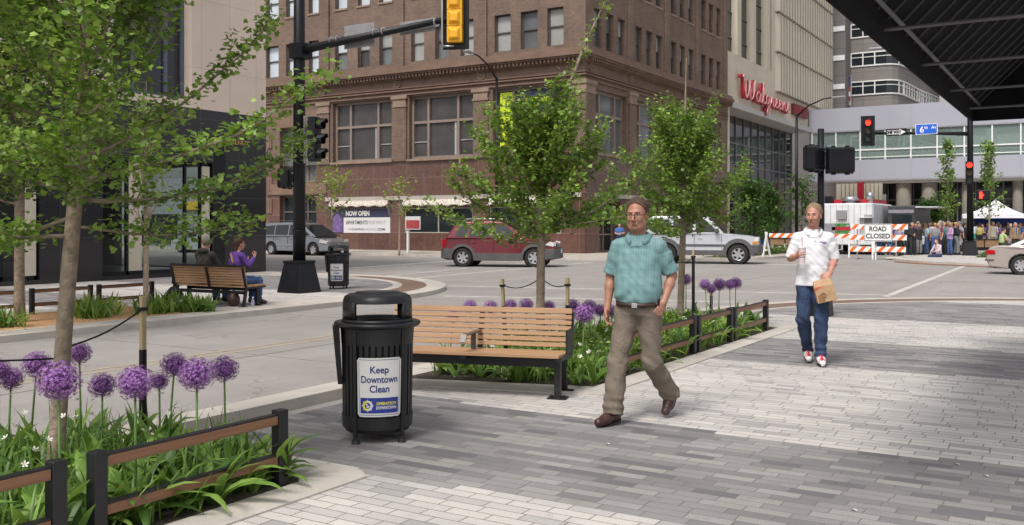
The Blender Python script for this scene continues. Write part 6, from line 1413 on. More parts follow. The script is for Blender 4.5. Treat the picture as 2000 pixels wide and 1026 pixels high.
def person(label, loc, yaw, J, mats, res=.02, detail=False, group=None, hair=None, sleeves=.45, build_=1.0, belly=0.0, skirt=False, untuck=False, hands=None, jowl=0, hood=False, shoe='plain', tr_len=1.0, jacket=False, bag=None):
    t = thing('person', (0,0,0), label, 'person', group); b = build_
    Rh = (Matrix.Rotation(J['hyaw'],3,'Z') @ Matrix.Rotation(J.get('hpitch',0),3,'X')); H = J['H']; hs_ = J.get('hs',1.0)
    hp, T = head_prims(H, Rh, hs_, jowl, detail)
    N0 = J['N']; C0 = J['C']; P0 = J['P']
    body = list(hp) + [C_(N0, mixv(N0,T(0,.03,-.06),1.0), .058*b*hs_, .054*hs_, .03), E_(tuple(mixv(C0,N0,.1)),(.155*b,.095*b,.17),.05), E_(tuple(mixv(P0,C0,.4)),(.13*b,.09*b,.16),.05), E_(tuple(P0),(.14*b,.095*b,.10),.05)]
    for sd_ in ('L','R'):
        S_,E2,W2 = J['S'+sd_],J['E'+sd_],J['W'+sd_]; body += [C_(mixv(N0,S_,.35)-V3(0,0,.03),S_,.05*b,.048*b,.04), C_(S_,E2,.046*b,.038*b,.02), C_(E2,mixv(E2,W2,.35),.038*b,.039*b,.02), C_(mixv(E2,W2,.35),W2,.039*b,.026,.02)]
        body += [C_(J['h'+sd_],J['k'+sd_],.07*b,.048*b,.04), C_(J['k'+sd_],mixv(J['k'+sd_],J['a'+sd_],.4),.050*b,.047*b,.02), C_(mixv(J['k'+sd_],J['a'+sd_],.4),J['a'+sd_],.047*b,.036,.02), C_(J['a'+sd_],mixv(J['a'+sd_],J['t'+sd_],.45),.030,.018,.02)]
        hd = (hands or {}).get(sd_)
        if hd: body += hand_prims(W2,*hd)
        else: body += [E_(tuple(Vector(W2)+(Vector(W2)-Vector(E2)).normalized()*.07),(.03,.022,.065),.02), ]
    skin_obj('body', body, .0047 if detail and res < .007 else res, mats['skin'], t)
    fold = None
    if detail:
        def fold(V):
            z = V[:,2]-P0[2]; x = V[:,0]; s1 = np.sin(z*42+np.abs(x)*34+2.2*np.sin(V[:,1]*13+x*7)); return .0042*s1*np.exp(-((z-.08)/.12)**2)*1.5 + .0035*np.sin(z*30-np.abs(x)*46+2*np.sin(x*11))*np.exp(-((z-.36)/.12)**2) + .0012*np.sin(z*83+x*57+V[:,1]*39+2*np.sin(x*23))
    # shirt
    top = [E_(tuple(mixv(C0,N0,.10)),(.172*b,.116*b,.165),.05), E_(tuple(mixv(P0,C0,.62)),((.168+.03*belly)*b,(.115+.035*belly)*b,.19),.06)]
    low = Vector(P0)+V3(0,0,-.095 if untuck or jacket else .04)
    top += [E_(tuple(mixv(P0,C0,.25)+V3(0,-.03*belly,.02)),((.158+.035*belly)*b,(.108+.05*belly)*b,.17),.06)]
    if untuck or jacket: top += [F_(mixv(P0,C0,.30),low-V3(0,0,.03),.180*b,.216*b,.04,.70)]
    for sd_ in ('L','R'):
        S_,E2,W2 = J['S'+sd_],J['E'+sd_],J['W'+sd_]; top += [C_(mixv(N0,S_,.10)-V3(0,0,.035),Vector(S_)-V3(0,0,.012),.052*b,.056*b,.045)]
        if sleeves <= 1: e = mixv(S_,E2,sleeves*1.55 if sleeves < .6 else 1.0); top += [C_(Vector(S_)-V3(0,0,.012),mixv(S_,e,.5),.056*b,.060*b,.04), F_(mixv(S_,e,.3),e,.063*b,.066*b,.02)]
        else: top += [C_(S_,E2,.064*b,.052*b,.02), F_(E2,mixv(E2,W2,.96),.052*b,.040*b,.02)]
    top += [F_(mixv(C0,N0,.6),Vector(N0)+V3(0,.0,-.012),.10*b,.078*b,.035)]
    if hood: top += [E_(tuple(Vector(N0)+V3(0,.06,.01)),(.13,.09,.06),.04)]
    cuts = [((P0[0],P0[1],low[2]),(0,0,-1))]
    sh = skin_obj('jacket' if jacket else 'shirt', top, res if not detail else res, mats['shirt'], t, fold, cuts)
    # trousers or skirt
    leg = [E_(tuple(Vector(P0)+V3(0,0,-.01)),((.158+.018*belly)*b,(.112+.03*belly)*b,.10),.05), F_(Vector(P0)+V3(0,0,-.05),Vector(P0)+V3(0,0,.065),.155*b,(.15+.015*belly)*b,.03,.76)]
    tf = J.get('flare',.066)
    if skirt: leg += [F_(Vector(P0)+V3(0,0,.02),Vector(P0)+V3(0,0,-.42),.14*b,.23*b,.03,.8)]
    else:
        for sd_ in ('L','R'):
            h_,k_,a_ = J['h'+sd_],J['k'+sd_],J['a'+sd_]; leg += [C_(Vector(h_),k_,.102*b,.073*b,.05), F_(k_,mixv(k_,a_,tr_len),.073*b,tf*b,.03), C_(k_,mixv(k_,a_,.5),.070*b,.066*b,.03)]
    def fold2(V): 
        z = V[:,2]; return .004*np.sin(z*38+V[:,0]*30+2.5*np.sin(V[:,1]*14+V[:,0]*9)) + .006*np.sin(z*85+V[:,1]*20)*np.exp(-((z-.17)/.08)**2) + .004*np.sin(z*60+V[:,0]*50)*np.exp(-((z-.52)/.07)**2) + .004*np.sin(V[:,0]*60+z*22)*np.exp(-((z-.86)/.08)**2)
    skin_obj('skirt' if skirt else 'trousers', leg, res, mats['trousers'], t, fold2 if detail else None)
    for sd_ in ('L','R'):
        a_,to = Vector(J['a'+sd_]),Vector(J['t'+sd_]); d = (to-a_); d.normalize(); dn = Vector(J.get('up'+sd_,(0,0,1))); dn = (dn-d*dn.dot(d)).normalized(); heel = a_-dn*.045-d*.035
        toe = to-dn*.01; r_ = res if detail else min(res,.012) if False else res
        pr = [C_(heel+dn*.02,mixv(heel,toe,.5)+dn*.02,.040,.042,.03), C_(mixv(heel,toe,.5)+dn*.008,toe-d*.025,.042,.036,.03), C_(a_-dn*.01,heel+dn*.03,.044,.038,.03)]
        o = skin_obj('shoe', pr, res if detail else .016, mats['shoe'], t)
        if detail:
            sole = [C_(heel-dn*.014,mixv(heel,toe,.45)-dn*.014,.043,.042,.03), C_(mixv(heel,toe,.45)-dn*.014,toe-dn*.012-d*.022,.042,.039,.03)]
            pt = heel-dn*.012; skin_obj('sole', sole, res, mats['sole'], o, None, [(tuple(pt),tuple(dn)),(tuple(heel-dn*.030),tuple(-dn))])
            if shoe == 'sport':
                for k in range(5):
                    c = mixv(a_-dn*.0,toe+dn*.02,.22+.13*k)+dn*(.026-.005*k); sd2 = d.cross(dn); mb = MB(); mb.tube([c-sd2*.028-dn*.008,c+dn*.010,c+sd2*.028-dn*.008],[.009,.010,.009],6); mb.tube([c-sd2*.022,c+dn*.016+d*.02,c+sd2*.022+d*.03],[.007]*3,6); mb.build('lace', mats['lace'], o, smooth=True, local=True)
                sk = [E_(tuple(mixv(heel,a_,.25)),(.047,.043,.022),.01), E_(tuple(toe-d*.03-dn*.012),(.044,.040,.022),.01)]
                skin_obj('dark_overlay', sk, res, mats['overlay'], o)
    # hair
    if hair:
        Rn = np.array(Rh); s = hs_
        if hair == 'short': hp_ = [E_(T(0,.026,.042),(.084*s,.107*s,.094*s),.015,Rn)]; ct = [(T(0,-.036,.064),tuple(Rh @ Vector((0,-.84,-.54)))),(T(0,.03,-.045),tuple(Rh @ Vector((0,-.15,-1))))]
        elif hair == 'thin': hp_ = [E_(T(0,.030,.040),(.084*s,.106*s,.094*s),.015,Rn)]; ct = [(T(0,-.034,.060),tuple(Rh @ Vector((0,-.84,-.54)))),(T(0,.03,-.05),tuple(Rh @ Vector((0,-.15,-1))))]
        elif hair == 'long': hp_ = [E_(T(0,.030,.040),(.088*s,.105*s,.092*s),.02,Rn), C_(T(0,.07,0),T(0,.085,-.20),.065*s,.05*s,.04)]; ct = [(T(0,-.035,.03),tuple(Rh @ Vector((0,-.95,-.3))))]
        hr = skin_obj('hair', hp_, res*.8 if detail else .014, mats['hair'], t, (lambda V: .0012*np.sin(V[:,0]*170+V[:,2]*60)+.0008*np.sin(V[:,1]*210)) if detail else None, ct)
        if detail:
            rr_ = random.Random(5); me = hr.data; nv = len(me.vertices); mb = MB(); nn = [0.0]*(nv*3); me.vertices.foreach_get('normal',nn) if False else None
            for _ in range(1500):
                v = me.vertices[rr_.randrange(nv)]; nrm = v.normal.copy(); 
                if nrm.length < .5: continue
                back = Rh @ Vector((rr_.uniform(-.35,.35)+(.5 if hair == 'short' else .2),.9,-.55)); tn = (back-nrm*back.dot(nrm)); 
                if tn.length < .2: continue
                tn.normalize(); sd2 = tn.cross(nrm).normalized()*rr_.uniform(.0008,.0018); L_ = rr_.uniform(.018,.040); p = v.co-nrm*.001; q1 = p+tn*L_*.5+nrm*rr_.uniform(.003,.007); q2 = p+tn*L_+nrm*rr_.uniform(.0,.006)
                mb.add([tuple(p-sd2),tuple(p+sd2),tuple(q1+sd2),tuple(q1-sd2),tuple(q2)],[(0,1,2,3),(3,2,4)])
            mb.build('hair_strands', mats['hair'], hr, local=True, fix=False)
    t.location = loc; t.rotation_euler = (0,0,yaw); t['_T'] = 0; del t['_T']
    return t, T, Rh
def skinm(name, c):
    m = mat(name, c, .5, var=.10, scale=18, bump=.12, bscale=180); nt = m.node_tree; b = nt.nodes['Principled BSDF']; b.inputs['Subsurface Weight'].default_value = .12; b.inputs['Subsurface Radius'].default_value = (.02,.008,.004)
    src = b.inputs['Base Color'].links[0].from_socket; tc = N(nt,'ShaderNodeTexCoord'); n = N(nt,'ShaderNodeTexNoise'); n.inputs['Scale'].default_value = 26; n.inputs['Detail'].default_value = 5; nt.links.new(tc.outputs['Object'],n.inputs['Vector']); r = N(nt,'ShaderNodeMapRange'); r.inputs[1].default_value=.45; r.inputs[2].default_value=.68; r.inputs[4].default_value=.55; nt.links.new(n.outputs[0],r.inputs[0])
    nt.links.new(mixc(nt,r.outputs[0],src,(c[0]*.92,c[1]*.68,c[2]*.62)),b.inputs['Base Color']); return m
    m = mat(name, c, .5, var=.10, scale=18, bump=.12, bscale=180); b = m.node_tree.nodes['Principled BSDF']; b.inputs['Subsurface Weight'].default_value = .12; b.inputs['Subsurface Radius'].default_value = (.02,.008,.004); return m
S1 = skinm('tanned_skin', (.36,.18,.12)); S2 = skinm('ruddy_skin', (.46,.23,.17)); S3 = skinm('light_skin', (.58,.36,.27)); S4 = skinm('brown_skin', (.22,.11,.065))
# teal window-pane check polo
def plaid():
    m, nt, b = new_mat('teal_check_polo_cloth'); tc = N(nt,'ShaderNodeTexCoord'); sp = N(nt,'ShaderNodeSeparateXYZ'); nt.links.new(tc.outputs['Object'],sp.inputs[0])
    def lines(o,per,w_,ph): return math_n(nt,'LESS_THAN',math_n(nt,'ABSOLUTE',math_n(nt,'SUBTRACT',math_n(nt,'FRACT',math_n(nt,'ADD',math_n(nt,'DIVIDE',o,per),ph)),.5)),w_)
    ns = N(nt,'ShaderNodeTexNoise'); ns.inputs['Scale'].default_value = 3; nt.links.new(tc.outputs['Object'],ns.inputs['Vector']); wx = math_n(nt,'ADD',sp.outputs[0],math_n(nt,'MULTIPLY',ns.outputs[0],.02)); wz = math_n(nt,'ADD',sp.outputs[2],math_n(nt,'MULTIPLY',ns.outputs[0],.03))
    c = mixc(nt,math_n(nt,'MULTIPLY',lines(wx,.062,.028,0),.45),(.150,.270,.275),(.05,.13,.16)); c = mixc(nt,math_n(nt,'MULTIPLY',lines(wz,.062,.028,.2),.45),c,(.05,.13,.16)); c = mixc(nt,math_n(nt,'MULTIPLY',lines(wx,.062,.02,.5),.35),c,(.36,.52,.52)); c = mixc(nt,math_n(nt,'MULTIPLY',lines(wz,.062,.02,.7),.14),c,(.36,.52,.52))
    nt.links.new(c,b.inputs['Base Color']); b.inputs['Roughness'].default_value = .85
    n2 = N(nt,'ShaderNodeTexNoise'); n2.inputs['Scale'].default_value = 400; nt.links.new(tc.outputs['Object'],n2.inputs['Vector']); bp = N(nt,'ShaderNodeBump'); bp.inputs['Strength'].default_value=.3; bp.inputs['Distance'].default_value=.002; nt.links.new(n2.outputs[0],bp.inputs['Height']); nt.links.new(bp.outputs[0],b.inputs['Normal'])
    return m
teal = wrinkle(plaid(),.35); tealc = mat('teal_collar', (.125,.235,.245), .85); khaki = wrinkle(mat('taupe_khaki_cloth', (.165,.135,.105), .9, var=.12, scale=10, bump=.3, bscale=300),.8,(8,8,5))
brownL = mat('oxblood_leather', (.055,.022,.018), .35, var=.3); darkS = mat('dark_sole', (.02,.018,.016), .8); hairB = mat('brown_hair', (.085,.048,.030), .75, var=.45, scale=60, bump=.6, bscale=150); hairG = mat('sandy_grey_hair', (.30,.20,.125), .7, var=.4, scale=60, bump=.6, bscale=150)
whiteC = wrinkle(mat('white_polo_cloth', (.70,.70,.73), .85, var=.03, bump=.25, bscale=300),.35,(6,6,3),.03); denim = wrinkle(mat('blue_denim', (.022,.040,.092), .9, var=.6, scale=6, bump=.3, bscale=400),.8,(9,9,6)); shoeW = mat('white_trainer', (.70,.68,.66), .5); redL = mat('red_laces', (.55,.015,.05), .7); blackO = mat('black_overlay', (.02,.02,.02), .5)
eyeW = mat('eye_white', (.27,.23,.21), .3); eyeD = mat('dark_iris', (.03,.02,.015), .2); lip = mat('lip', (.30,.125,.095), .6); brow = mat('eyebrow', (.12,.06,.035), .8)
def face_bits(t, T, Rh, s=1.0, glasses=False, body=None):
    for sx,nm in ((-1,'eye'),(1,'eye')):
        mb = MB(); mb.sphere(T(sx*.031,-.0705,.0),.0122*s,12,8); e = mb.build(nm, eyeW, t, smooth=True, local=True); mb = MB(); mb.sphere(T(sx*.031-.002,-.0790,-.0002),.0058*s,8,6); mb.build('iris', eyeD, e, smooth=True, local=True)
    mb = MB(); mb.tube([T(-.023,-.090,-.0655),T(-.010,-.0985,-.0625),T(0,-.0992,-.0640),T(.010,-.0985,-.0625),T(.023,-.090,-.0655)],[.001,.0022,.0026,.0022,.001],8); mb.tube([T(-.019,-.091,-.068),T(0,-.0985,-.0715),T(.019,-.091,-.068)],[.001,.0028,.001],8); mb.build('mouth', lip, t, smooth=True, local=True)
    for sx in (-1,1):
        mb = MB(); mb.tube([T(sx*.014,-.091,.020),T(sx*.030,-.091,.026),T(sx*.046,-.081,.021)],[.0022,.0034,.0015],6); mb.build('eyebrow', brow, t, smooth=True, local=True)
    if glasses:
        g = MB()
        for sx in (-1,1):
            c = [( .024*math.cos(a), .014*math.sin(a)) for a in [k*PI/9 for k in range(19)]]
            g.tube([T(sx*.032+x_,-.101+abs(x_+sx*.0)*.12,-.004+z_) for x_,z_ in c],.0010,5); g.tube([T(sx*.032+x_,-.101+abs(x_)*.12,-.004+z_) for x_,z_ in c[0:10]],.0021,5)
            g.tube([T(sx*.056,-.097,.004),T(sx*.076,-.06,.004),T(sx*.084,.01,-.001)],.0022,5)
        g.tube([T(-.009,-.101,.003),T(0,-.106,.005),T(.009,-.101,.003)],.0015,5); g.build('glasses', mat('dark_spectacle_frame',(.02,.014,.012),.5), t, smooth=True, local=True)
def collar(t, N0, r, m, open_=.03, h=.045, back=.02, pitch=0):
    mb = MB(); n = 22; a0 = R(-62); a1 = R(242); ri=[]; ro=[]
    for k in range(n+1):
        a = a0+(a1-a0)*k/n; fr = max(0,-math.sin(a)); base = Vector(N0)+Vector((math.cos(a)*r,math.sin(a)*r*.92,-.004-fr*.040)); ri.append(base+Vector((0,0,.012+.012*(1-fr)))); ro.append(base+Vector((math.cos(a)*(.034),math.sin(a)*(.032)-fr*.016,-.010-.040*fr)))
    vs = [tuple(v) for v in ri]+[tuple(v) for v in ro]+[tuple(v+Vector((0,0,-.02))) for v in ri]; fs=[]
    for k in range(n): fs += [(k,k+1,n+2+k,n+1+k),(k,2*n+2+k,2*n+3+k,k+1)]
    mb.add(vs,fs); o = mb.build('collar', m, t, smooth=True, local=True, fix=False); so = o.modifiers.new('s','SOLIDIFY'); so.thickness = .003; return o
# ---------- man in the teal shirt
J1 = dict(P=V3(0,0,.935),C=V3(0,.0,1.28),N=V3(0,.012,1.525),H=V3(-.005,-.035,1.685),hyaw=R(-6),hpitch=R(4),hs=1.04,
 SL=V3(.168,.015,1.435),EL=V3(.262,.085,1.19),WL=V3(.215,-.03,.985),SR=V3(-.168,.01,1.435),ER=V3(-.240,.045,1.175),WR=V3(-.250,-.035,.925),
 hL=V3(.092,.0,.87),kL=V3(.105,.03,.48),aL=V3(.115,.335,.185),tL=V3(.12,.215,.045),upL=(0,-.8,.6),hR=V3(-.092,0,.87),kR=V3(-.10,-.16,.49),aR=V3(-.09,-.25,.085),tR=V3(-.115,-.445,.045),flare=.082)
for k_ in list(J1):
    if k_[0] in 'kat' and len(k_) == 2: J1[k_] = Matrix.Rotation(R(-20),3,'Z') @ J1[k_]
m1, T1, Rh1 = person('middle-aged man in a teal checked polo and khaki trousers striding past the bench', (7.13,3.18,.0), yaw_to((-.95,-.22)), J1,
 dict(skin=S1,shirt=teal,trousers=khaki,shoe=brownL,sole=darkS,hair=hairB), .0062, True, hair='short', sleeves=.58, build_=1.02, belly=.75, jowl=.6,
 hands=dict(R=((-.02,-.20,-1),(.9,-.2,0),30,1.0,1),L=((-.35,-.45,-.8),(-.5,.6,0),30,1.0,-1)))
face_bits(m1,T1,Rh1,1.04,True); collar(m1,J1['N'],.078,tealc)
mb = MB(); 
# belt, buckle, phone case, placket
n=40; vs=[]; fs=[]
for k in range(n):
    a = 2*PI*k/n
    for r_,z_ in ((0,.957),(0,.991)): vs.append((math.cos(a)*(.178), -.012+math.sin(a)*(.140 if math.sin(a) > 0 else .152), z_-.012*(-math.sin(a))-.006))
for k in range(n): a0=2*k; a1=2*((k+1)%n); fs.append((a0,a1,a1+1,a0+1))
mb.add(vs,fs); bl = mb.build('belt', mat('dark_brown_belt',(.035,.018,.013),.4), m1, smooth=True, local=True); so = bl.modifiers.new('s','SOLIDIFY'); so.thickness=.004; so.offset = 1
mb = MB(); mb.cbox((.0,-.170,.955),(.045,.006,.036)); mb.build('buckle', M['steel'], bl, local=True, bevel=.002); MB().cbox((.175,-.055,.965),(.025,.055,.085)).build('phone_case', M['pole'], m1, local=True, bevel=.006)
mb = MB(); 
for z_ in (1.475,1.43): mb.sphere((-.004,-.135 if z_ < 1.45 else -.118,z_),.0055,8,5)
mb.build('buttons', tealc, m1, local=True)
# ---------- man in the white shirt
J2 = dict(P=V3(0,0,1.0),C=V3(0,.0,1.33),N=V3(0,.01,1.555),H=V3(.0,-.04,1.715),hyaw=R(-22),hpitch=R(4),hs=1.03,
 SL=V3(.175,.01,1.465),EL=V3(.245,.05,1.21),WL=V3(.165,-.17,1.055),SR=V3(-.175,.01,1.465),ER=V3(-.250,.01,1.215),WR=V3(-.195,-.205,1.245),
 hL=V3(.09,0,.94),kL=V3(.075,-.10,.53),aL=V3(.065,-.14,.10),tL=V3(.07,-.33,.05),hR=V3(-.09,0,.94),kR=V3(-.125,-.13,.53),aR=V3(-.045,.16,.135),tR=V3(-.05,-.02,.05),upR=(0,-.4,.9),flare=.064)
m2, T2, Rh2 = person('tall man in a white polo and blue jeans carrying a drink cup and paper bag', (11.15,2.78,0), yaw_to((-.93,-.34)), J2,
 dict(skin=S2,shirt=whiteC,trousers=denim,shoe=shoeW,sole=darkS,hair=hairG,lace=redL,overlay=blackO), .0062, True, hair='thin', sleeves=.62, build_=.98, belly=.2, untuck=True, shoe='sport',
 hands=dict(R=((.10,-.75,.35),(.9,.25,.15),52,1.0,-1,1.0,1.0,.4),L=((-.55,-.45,-.45),(-.35,.2,-.8),62,1.0,-1)))
face_bits(m2,T2,Rh2,1.03); collar(m2,J2['N'],.078,whiteC); mb = MB(); mb.tube([V3(.078,-.02,1.575),V3(.068,-.055,1.552),V3(.05,-.085,1.53)],.004,6); mb.build('neck_cord', M['pole'], m2, smooth=True, local=True)
mb = MB(); 
for z_ in (1.46,1.41): mb.sphere((0,-.128,z_),.006,8,5)
mb.build('buttons', M['greymetal'], m2, local=True)
mb = MB(); purp = mat('purple_embroidery',(.16,.05,.22),.8)
mb.cbox((.095,-.122,1.405),(.075,.004,.012),Matrix.Rotation(R(12),3,'Z')); mb.cbox((.11,-.118,1.388),(.045,.004,.012),Matrix.Rotation(R(12),3,'Z')); mb.build('chest_logo', purp, m2, local=True)
def world(t, v): return Matrix.Translation(t.location) @ t.rotation_euler.to_matrix().to_4x4() @ Vector(v)
# cup
cupc = J2['WR']+V3(.045,-.075,.02); cw = world(m2,cupc); cup = thing('drink_cup', (cw.x,cw.y,cw.z), 'tall white paper cup with a red straw held by the man in white', 'cup')
MB().lathe([(0,-.09),(.030,-.09),(.031,-.085),(.043,.075),(.045,.078),(.0,.078)],28).build('cup_body', mat('cup_paper',(.62,.50,.50),.5,var=.1,scale=30), cup, local=True, smooth=False); MB().lathe([(0,.078),(.047,.078),(.047,.088),(.042,.092),(0,.092)],28).build('lid', M['white'], cup, local=True)
MB().tube([(0,0,.09),(-.004,0,.20)],.0042,8).build('straw', mat('red_straw',(.65,.05,.10),.4), cup, local=True); MB().lathe([(.0352,-.03),(.0362,-.022)],28).build('dark_band', M['pole'], cup, local=True, fix=False)
mb = MB(); mb.add([(.034*math.cos(a_)*1.12,.034*math.sin(a_)*1.12,z_) for a_ in (R(-70),R(-50),R(-30)) for z_ in (-.01,.04)],[(0,2,3,1),(2,4,5,3)]); mb.build('red_print', mat('cup_red_print',(.45,.08,.09),.5), cup, local=True, fix=False)
# bag
bw = world(m2,J2['WL']+V3(-.075,-.085,-.085)); bag = thing('paper_bag', (bw.x,bw.y,bw.z-.10), 'brown paper takeaway bag with folded top held by the man in white', 'bag', rz=yaw_to((-.9,-.2))+R(8))
kraft = mat('kraft_paper',(.42,.27,.15),.8,var=.15,scale=14,bump=.4,bscale=40); a,b_,h = .105,.062,.24
vs=[(-a,-b_,-h*.55),(a,-b_,-h*.55),(a,b_,-h*.55),(-a,b_,-h*.55),(-a*1.0,-b_,h*.22),(a,-b_,h*.22),(a,b_,h*.22),(-a,b_,h*.22),(-a*.9,-.012,h*.5),(a*.9,-.012,h*.5),(a*.9,.012,h*.5),(-a*.9,.012,h*.5)]
mb = MB(); mb.M = Matrix.Rotation(R(-14),4,'Y'); mb.add(vs,[(0,3,2,1),(0,1,5,4),(1,2,6,5),(2,3,7,6),(3,0,4,7),(4,5,9,8),(5,6,10,9),(6,7,11,10),(7,4,8,11),(8,9,10,11)]); mb.build('bag_body', kraft, bag, local=True, bevel=.004)
mb = MB(); mb.M = Matrix.Rotation(R(-14),4,'Y'); mb.add([(-a,-b_-.002,h*.05),(-a*.1,-b_-.002,h*.2),(-a*.12,-.016,h*.46),(-a*.9,-.016,h*.46),(-a,-b_-.002,h*.2)],[(0,1,2,3,4)]); mb.build('red_print', mat('bag_red_print',(.50,.09,.05),.7,var=.3,scale=20), bag, local=True, fix=False)
mb = MB(); mb.M = Matrix.Rotation(R(-14),4,'Y')
for k in range(4): mb.tube([( -.03+.035*math.cos(q_)*(.4+.2*k),-b_-.003,-.06+.035*math.sin(q_)*(.4+.2*k)) for q_ in [i*PI/6 for i in range(13)]],.0014,4)
mb.add([(-a*.85,-b_-.003,-h*.5),(-a*.2,-b_-.003,-h*.5),(-a*.3,-b_-.003,-h*.1),(-a*.85,-b_-.003,-h*.2)],[(0,1,2,3)]); mb.build('brown_print', mat('bag_brown_print',(.25,.13,.07),.8), bag, local=True, fix=False)
# ---------- two people on the bench across the street (facing away, +x)
def seated(dx=0, lean=0, armsL=None, armsR=None, hy=0):
    J = dict(P=V3(0,.03,.54),C=V3(0,.04-lean,.84),N=V3(0,.03-lean*1.8,1.07),H=V3(0,-.015-lean*2.1,1.225),hyaw=hy,hs=1.0,
     SL=V3(.18,.03-lean*1.7,1.0),EL=V3(.25,-.10-lean,.78),WL=V3(.12,-.30-lean,.72),SR=V3(-.18,.03-lean*1.7,1.0),ER=V3(-.25,-.10-lean,.78),WR=V3(-.12,-.30-lean,.72),
     hL=V3(.09,-.02,.50),kL=V3(.12,-.44,.48),aL=V3(.13,-.42,.09),tL=V3(.14,-.60,.045),hR=V3(-.09,-.02,.50),kR=V3(-.12,-.44,.48),aR=V3(-.13,-.42,.09),tR=V3(-.14,-.60,.045),flare=.07)
    if armsL: J['EL'],J['WL'] = armsL
    if armsR: J['ER'],J['WR'] = armsR
    return J
olive = mat('dark_olive_hoodie',(.045,.038,.030),.9,var=.2,bump=.3,bscale=200); purpj = mat('purple_jacket',(.11,.04,.26),.8,var=.12); jean2 = mat('mid_blue_jeans',(.05,.09,.22),.9,var=.3,scale=8)
hairgr = mat('grey_hair',(.25,.23,.21),.8,var=.4,scale=50); hairdb = mat('dark_brown_hair',(.055,.028,.018),.7,var=.4,scale=50); hairbl = mat('blonde_hair',(.36,.24,.11),.7,var=.3,scale=50); hairbk = mat('black_hair',(.018,.014,.012),.6)
pA,TA1,RA1 = person('bearded man in dark olive hoodie and red headband sitting on the bench', (13.18,15.45,0), yaw_to((1,.1)), seated(hy=R(35)), dict(skin=S2,shirt=olive,trousers=jean2,shoe=M['pole'],sole=darkS,hair=hairgr), .012, True, hair='short', sleeves=2, build_=1.12, belly=.5, hood=True, jacket=True)
mb = MB(); mb.lathe([(.087,-.014),(.090,-.014),(.090,.014),(.087,.014)],26); 
for i,v in enumerate(mb.v): mb.v[i] = TA1(v[0],v[1]*1.2+.024,v[2]+.045)
mb.build('headband', mat('red_headband',(.42,.015,.02),.8), pA, local=True); skin_obj('beard',[E_(TA1(0,-.055,-.085),(.05,.045,.055),.02)],.01,mat('white_beard',(.45,.43,.40),.9),pA)
Jw = seated(lean=.03,hy=R(-5),armsL=(V3(.26,-.06,.80),V3(.20,-.28,.86)),armsR=(V3(-.24,-.14,.80),V3(-.10,-.34,.95)))
pB,TB1,RB1 = person('woman in purple jacket with yellow stripes sitting on the bench, hand raised', (13.22,14.62,0), yaw_to((1,-.25)), Jw, dict(skin=S2,shirt=purpj,trousers=jean2,shoe=brownL,sole=darkS,hair=hairdb), .012, True, hair='long', sleeves=2, build_=1.0, jacket=True, hands=dict(R=((.1,-.4,.9),(.8,.2,.2),45,1.1,1),L=((-.2,-.8,.5),(0,.3,.8),45,1.0,-1)))
mb = MB()
for k in (0,1): mb.add([(-.04-.035*k,.150,1.03),(-.06-.035*k,.150,1.03),(-.13-.035*k,.140,.86),(-.11-.035*k,.140,.86)],[(0,1,2,3)])
o = mb.build('yellow_stripes', mat('yellow_stripe',(.70,.40,.03),.8), pB, local=True, fix=False); so = o.modifiers.new('s','SOLIDIFY'); so.thickness = .006
bg_ = thing('backpack', (13.0,16.2,0), 'dark backpack on the ground under the left end of the occupied bench', 'bag'); skin_obj('bag_body',[E_((0,0,.15),(.16,.20,.15),.05),E_((.03,.05,.24),(.10,.12,.10),.05)],.015,M['pole'],bg_); MB().tube([(-.1,-.1,.25),(-.2,0,.2),(-.15,.1,.05)],.015,6).build('strap', M['black'], bg_, local=True)
sb_ = thing('tote_bag', (13.0,14.45,0), 'dark brown bag on the ground under the right end of the occupied bench', 'bag'); skin_obj('bag_body',[E_((0,0,.13),(.13,.12,.15),.05)],.015,brownL,sb_); MB().tube([(-.08,0,.22),(0,0,.33),(.08,0,.22)],.012,6).build('handle', M['black'], sb_, local=True)
wb = D(494,18.3); wbt = thing('water_bottle', (wb.x,wb.y,0), 'small clear water bottle standing on the pavers in front of the occupied bench', 'bottle'); MB().lathe([(0,0),(.03,0),(.033,.01),(.033,.12),(.028,.15),(.013,.18),(.013,.20),(0,.20)],16).build('bottle_body', glass_mat('clear_plastic',(.5,.5,.55),.05,clear=.6), wbt, local=True); MB().lathe([(.0335,.06),(.0335,.11)],16).build('label_band', mat('lilac_label',(.30,.30,.5),.5), wbt, local=True, fix=False); MB().cyl((0,0,.195),(0,0,.215),.015).build('cap', M['white'], wbt, local=True)
# ---------- people further off
def standing(v=0, seed=0):
    r = random.Random(seed); st = r.uniform(.0,.06)
    J = dict(P=V3(0,0,.95),C=V3(0,.01,1.24),N=V3(0,.01,1.45),H=V3(0,-.03,1.60),hyaw=0,hs=1.0,SL=V3(.18,.01,1.38),SR=V3(-.18,.01,1.38),EL=V3(.24,.03,1.12),WL=V3(.24,-.03,.88),ER=V3(-.24,.03,1.12),WR=V3(-.24,-.03,.88),
     hL=V3(.09,0,.90),kL=V3(.10,-.02,.50),aL=V3(.11,.03,.09),tL=V3(.13,-.15,.045),hR=V3(-.09,0,.90),kR=V3(-.10,-.03-st,.50),aR=V3(-.11,-.01-st,.09),tR=V3(-.13,-.19-st,.045),flare=.07)
    if v == 1: J['EL'],J['WL'] = V3(.26,-.02,1.14),V3(.10,-.24,1.16)
    if v == 2: J['EL'],J['WL'],J['ER'],J['WR'] = V3(.25,0,1.13),V3(.05,-.20,1.10),V3(-.25,0,1.13),V3(-.05,-.21,1.06)
    if v == 3: J['ER'],J['WR'] = V3(-.25,-.06,1.14),V3(-.14,-.26,1.30)
    return J
protos = []
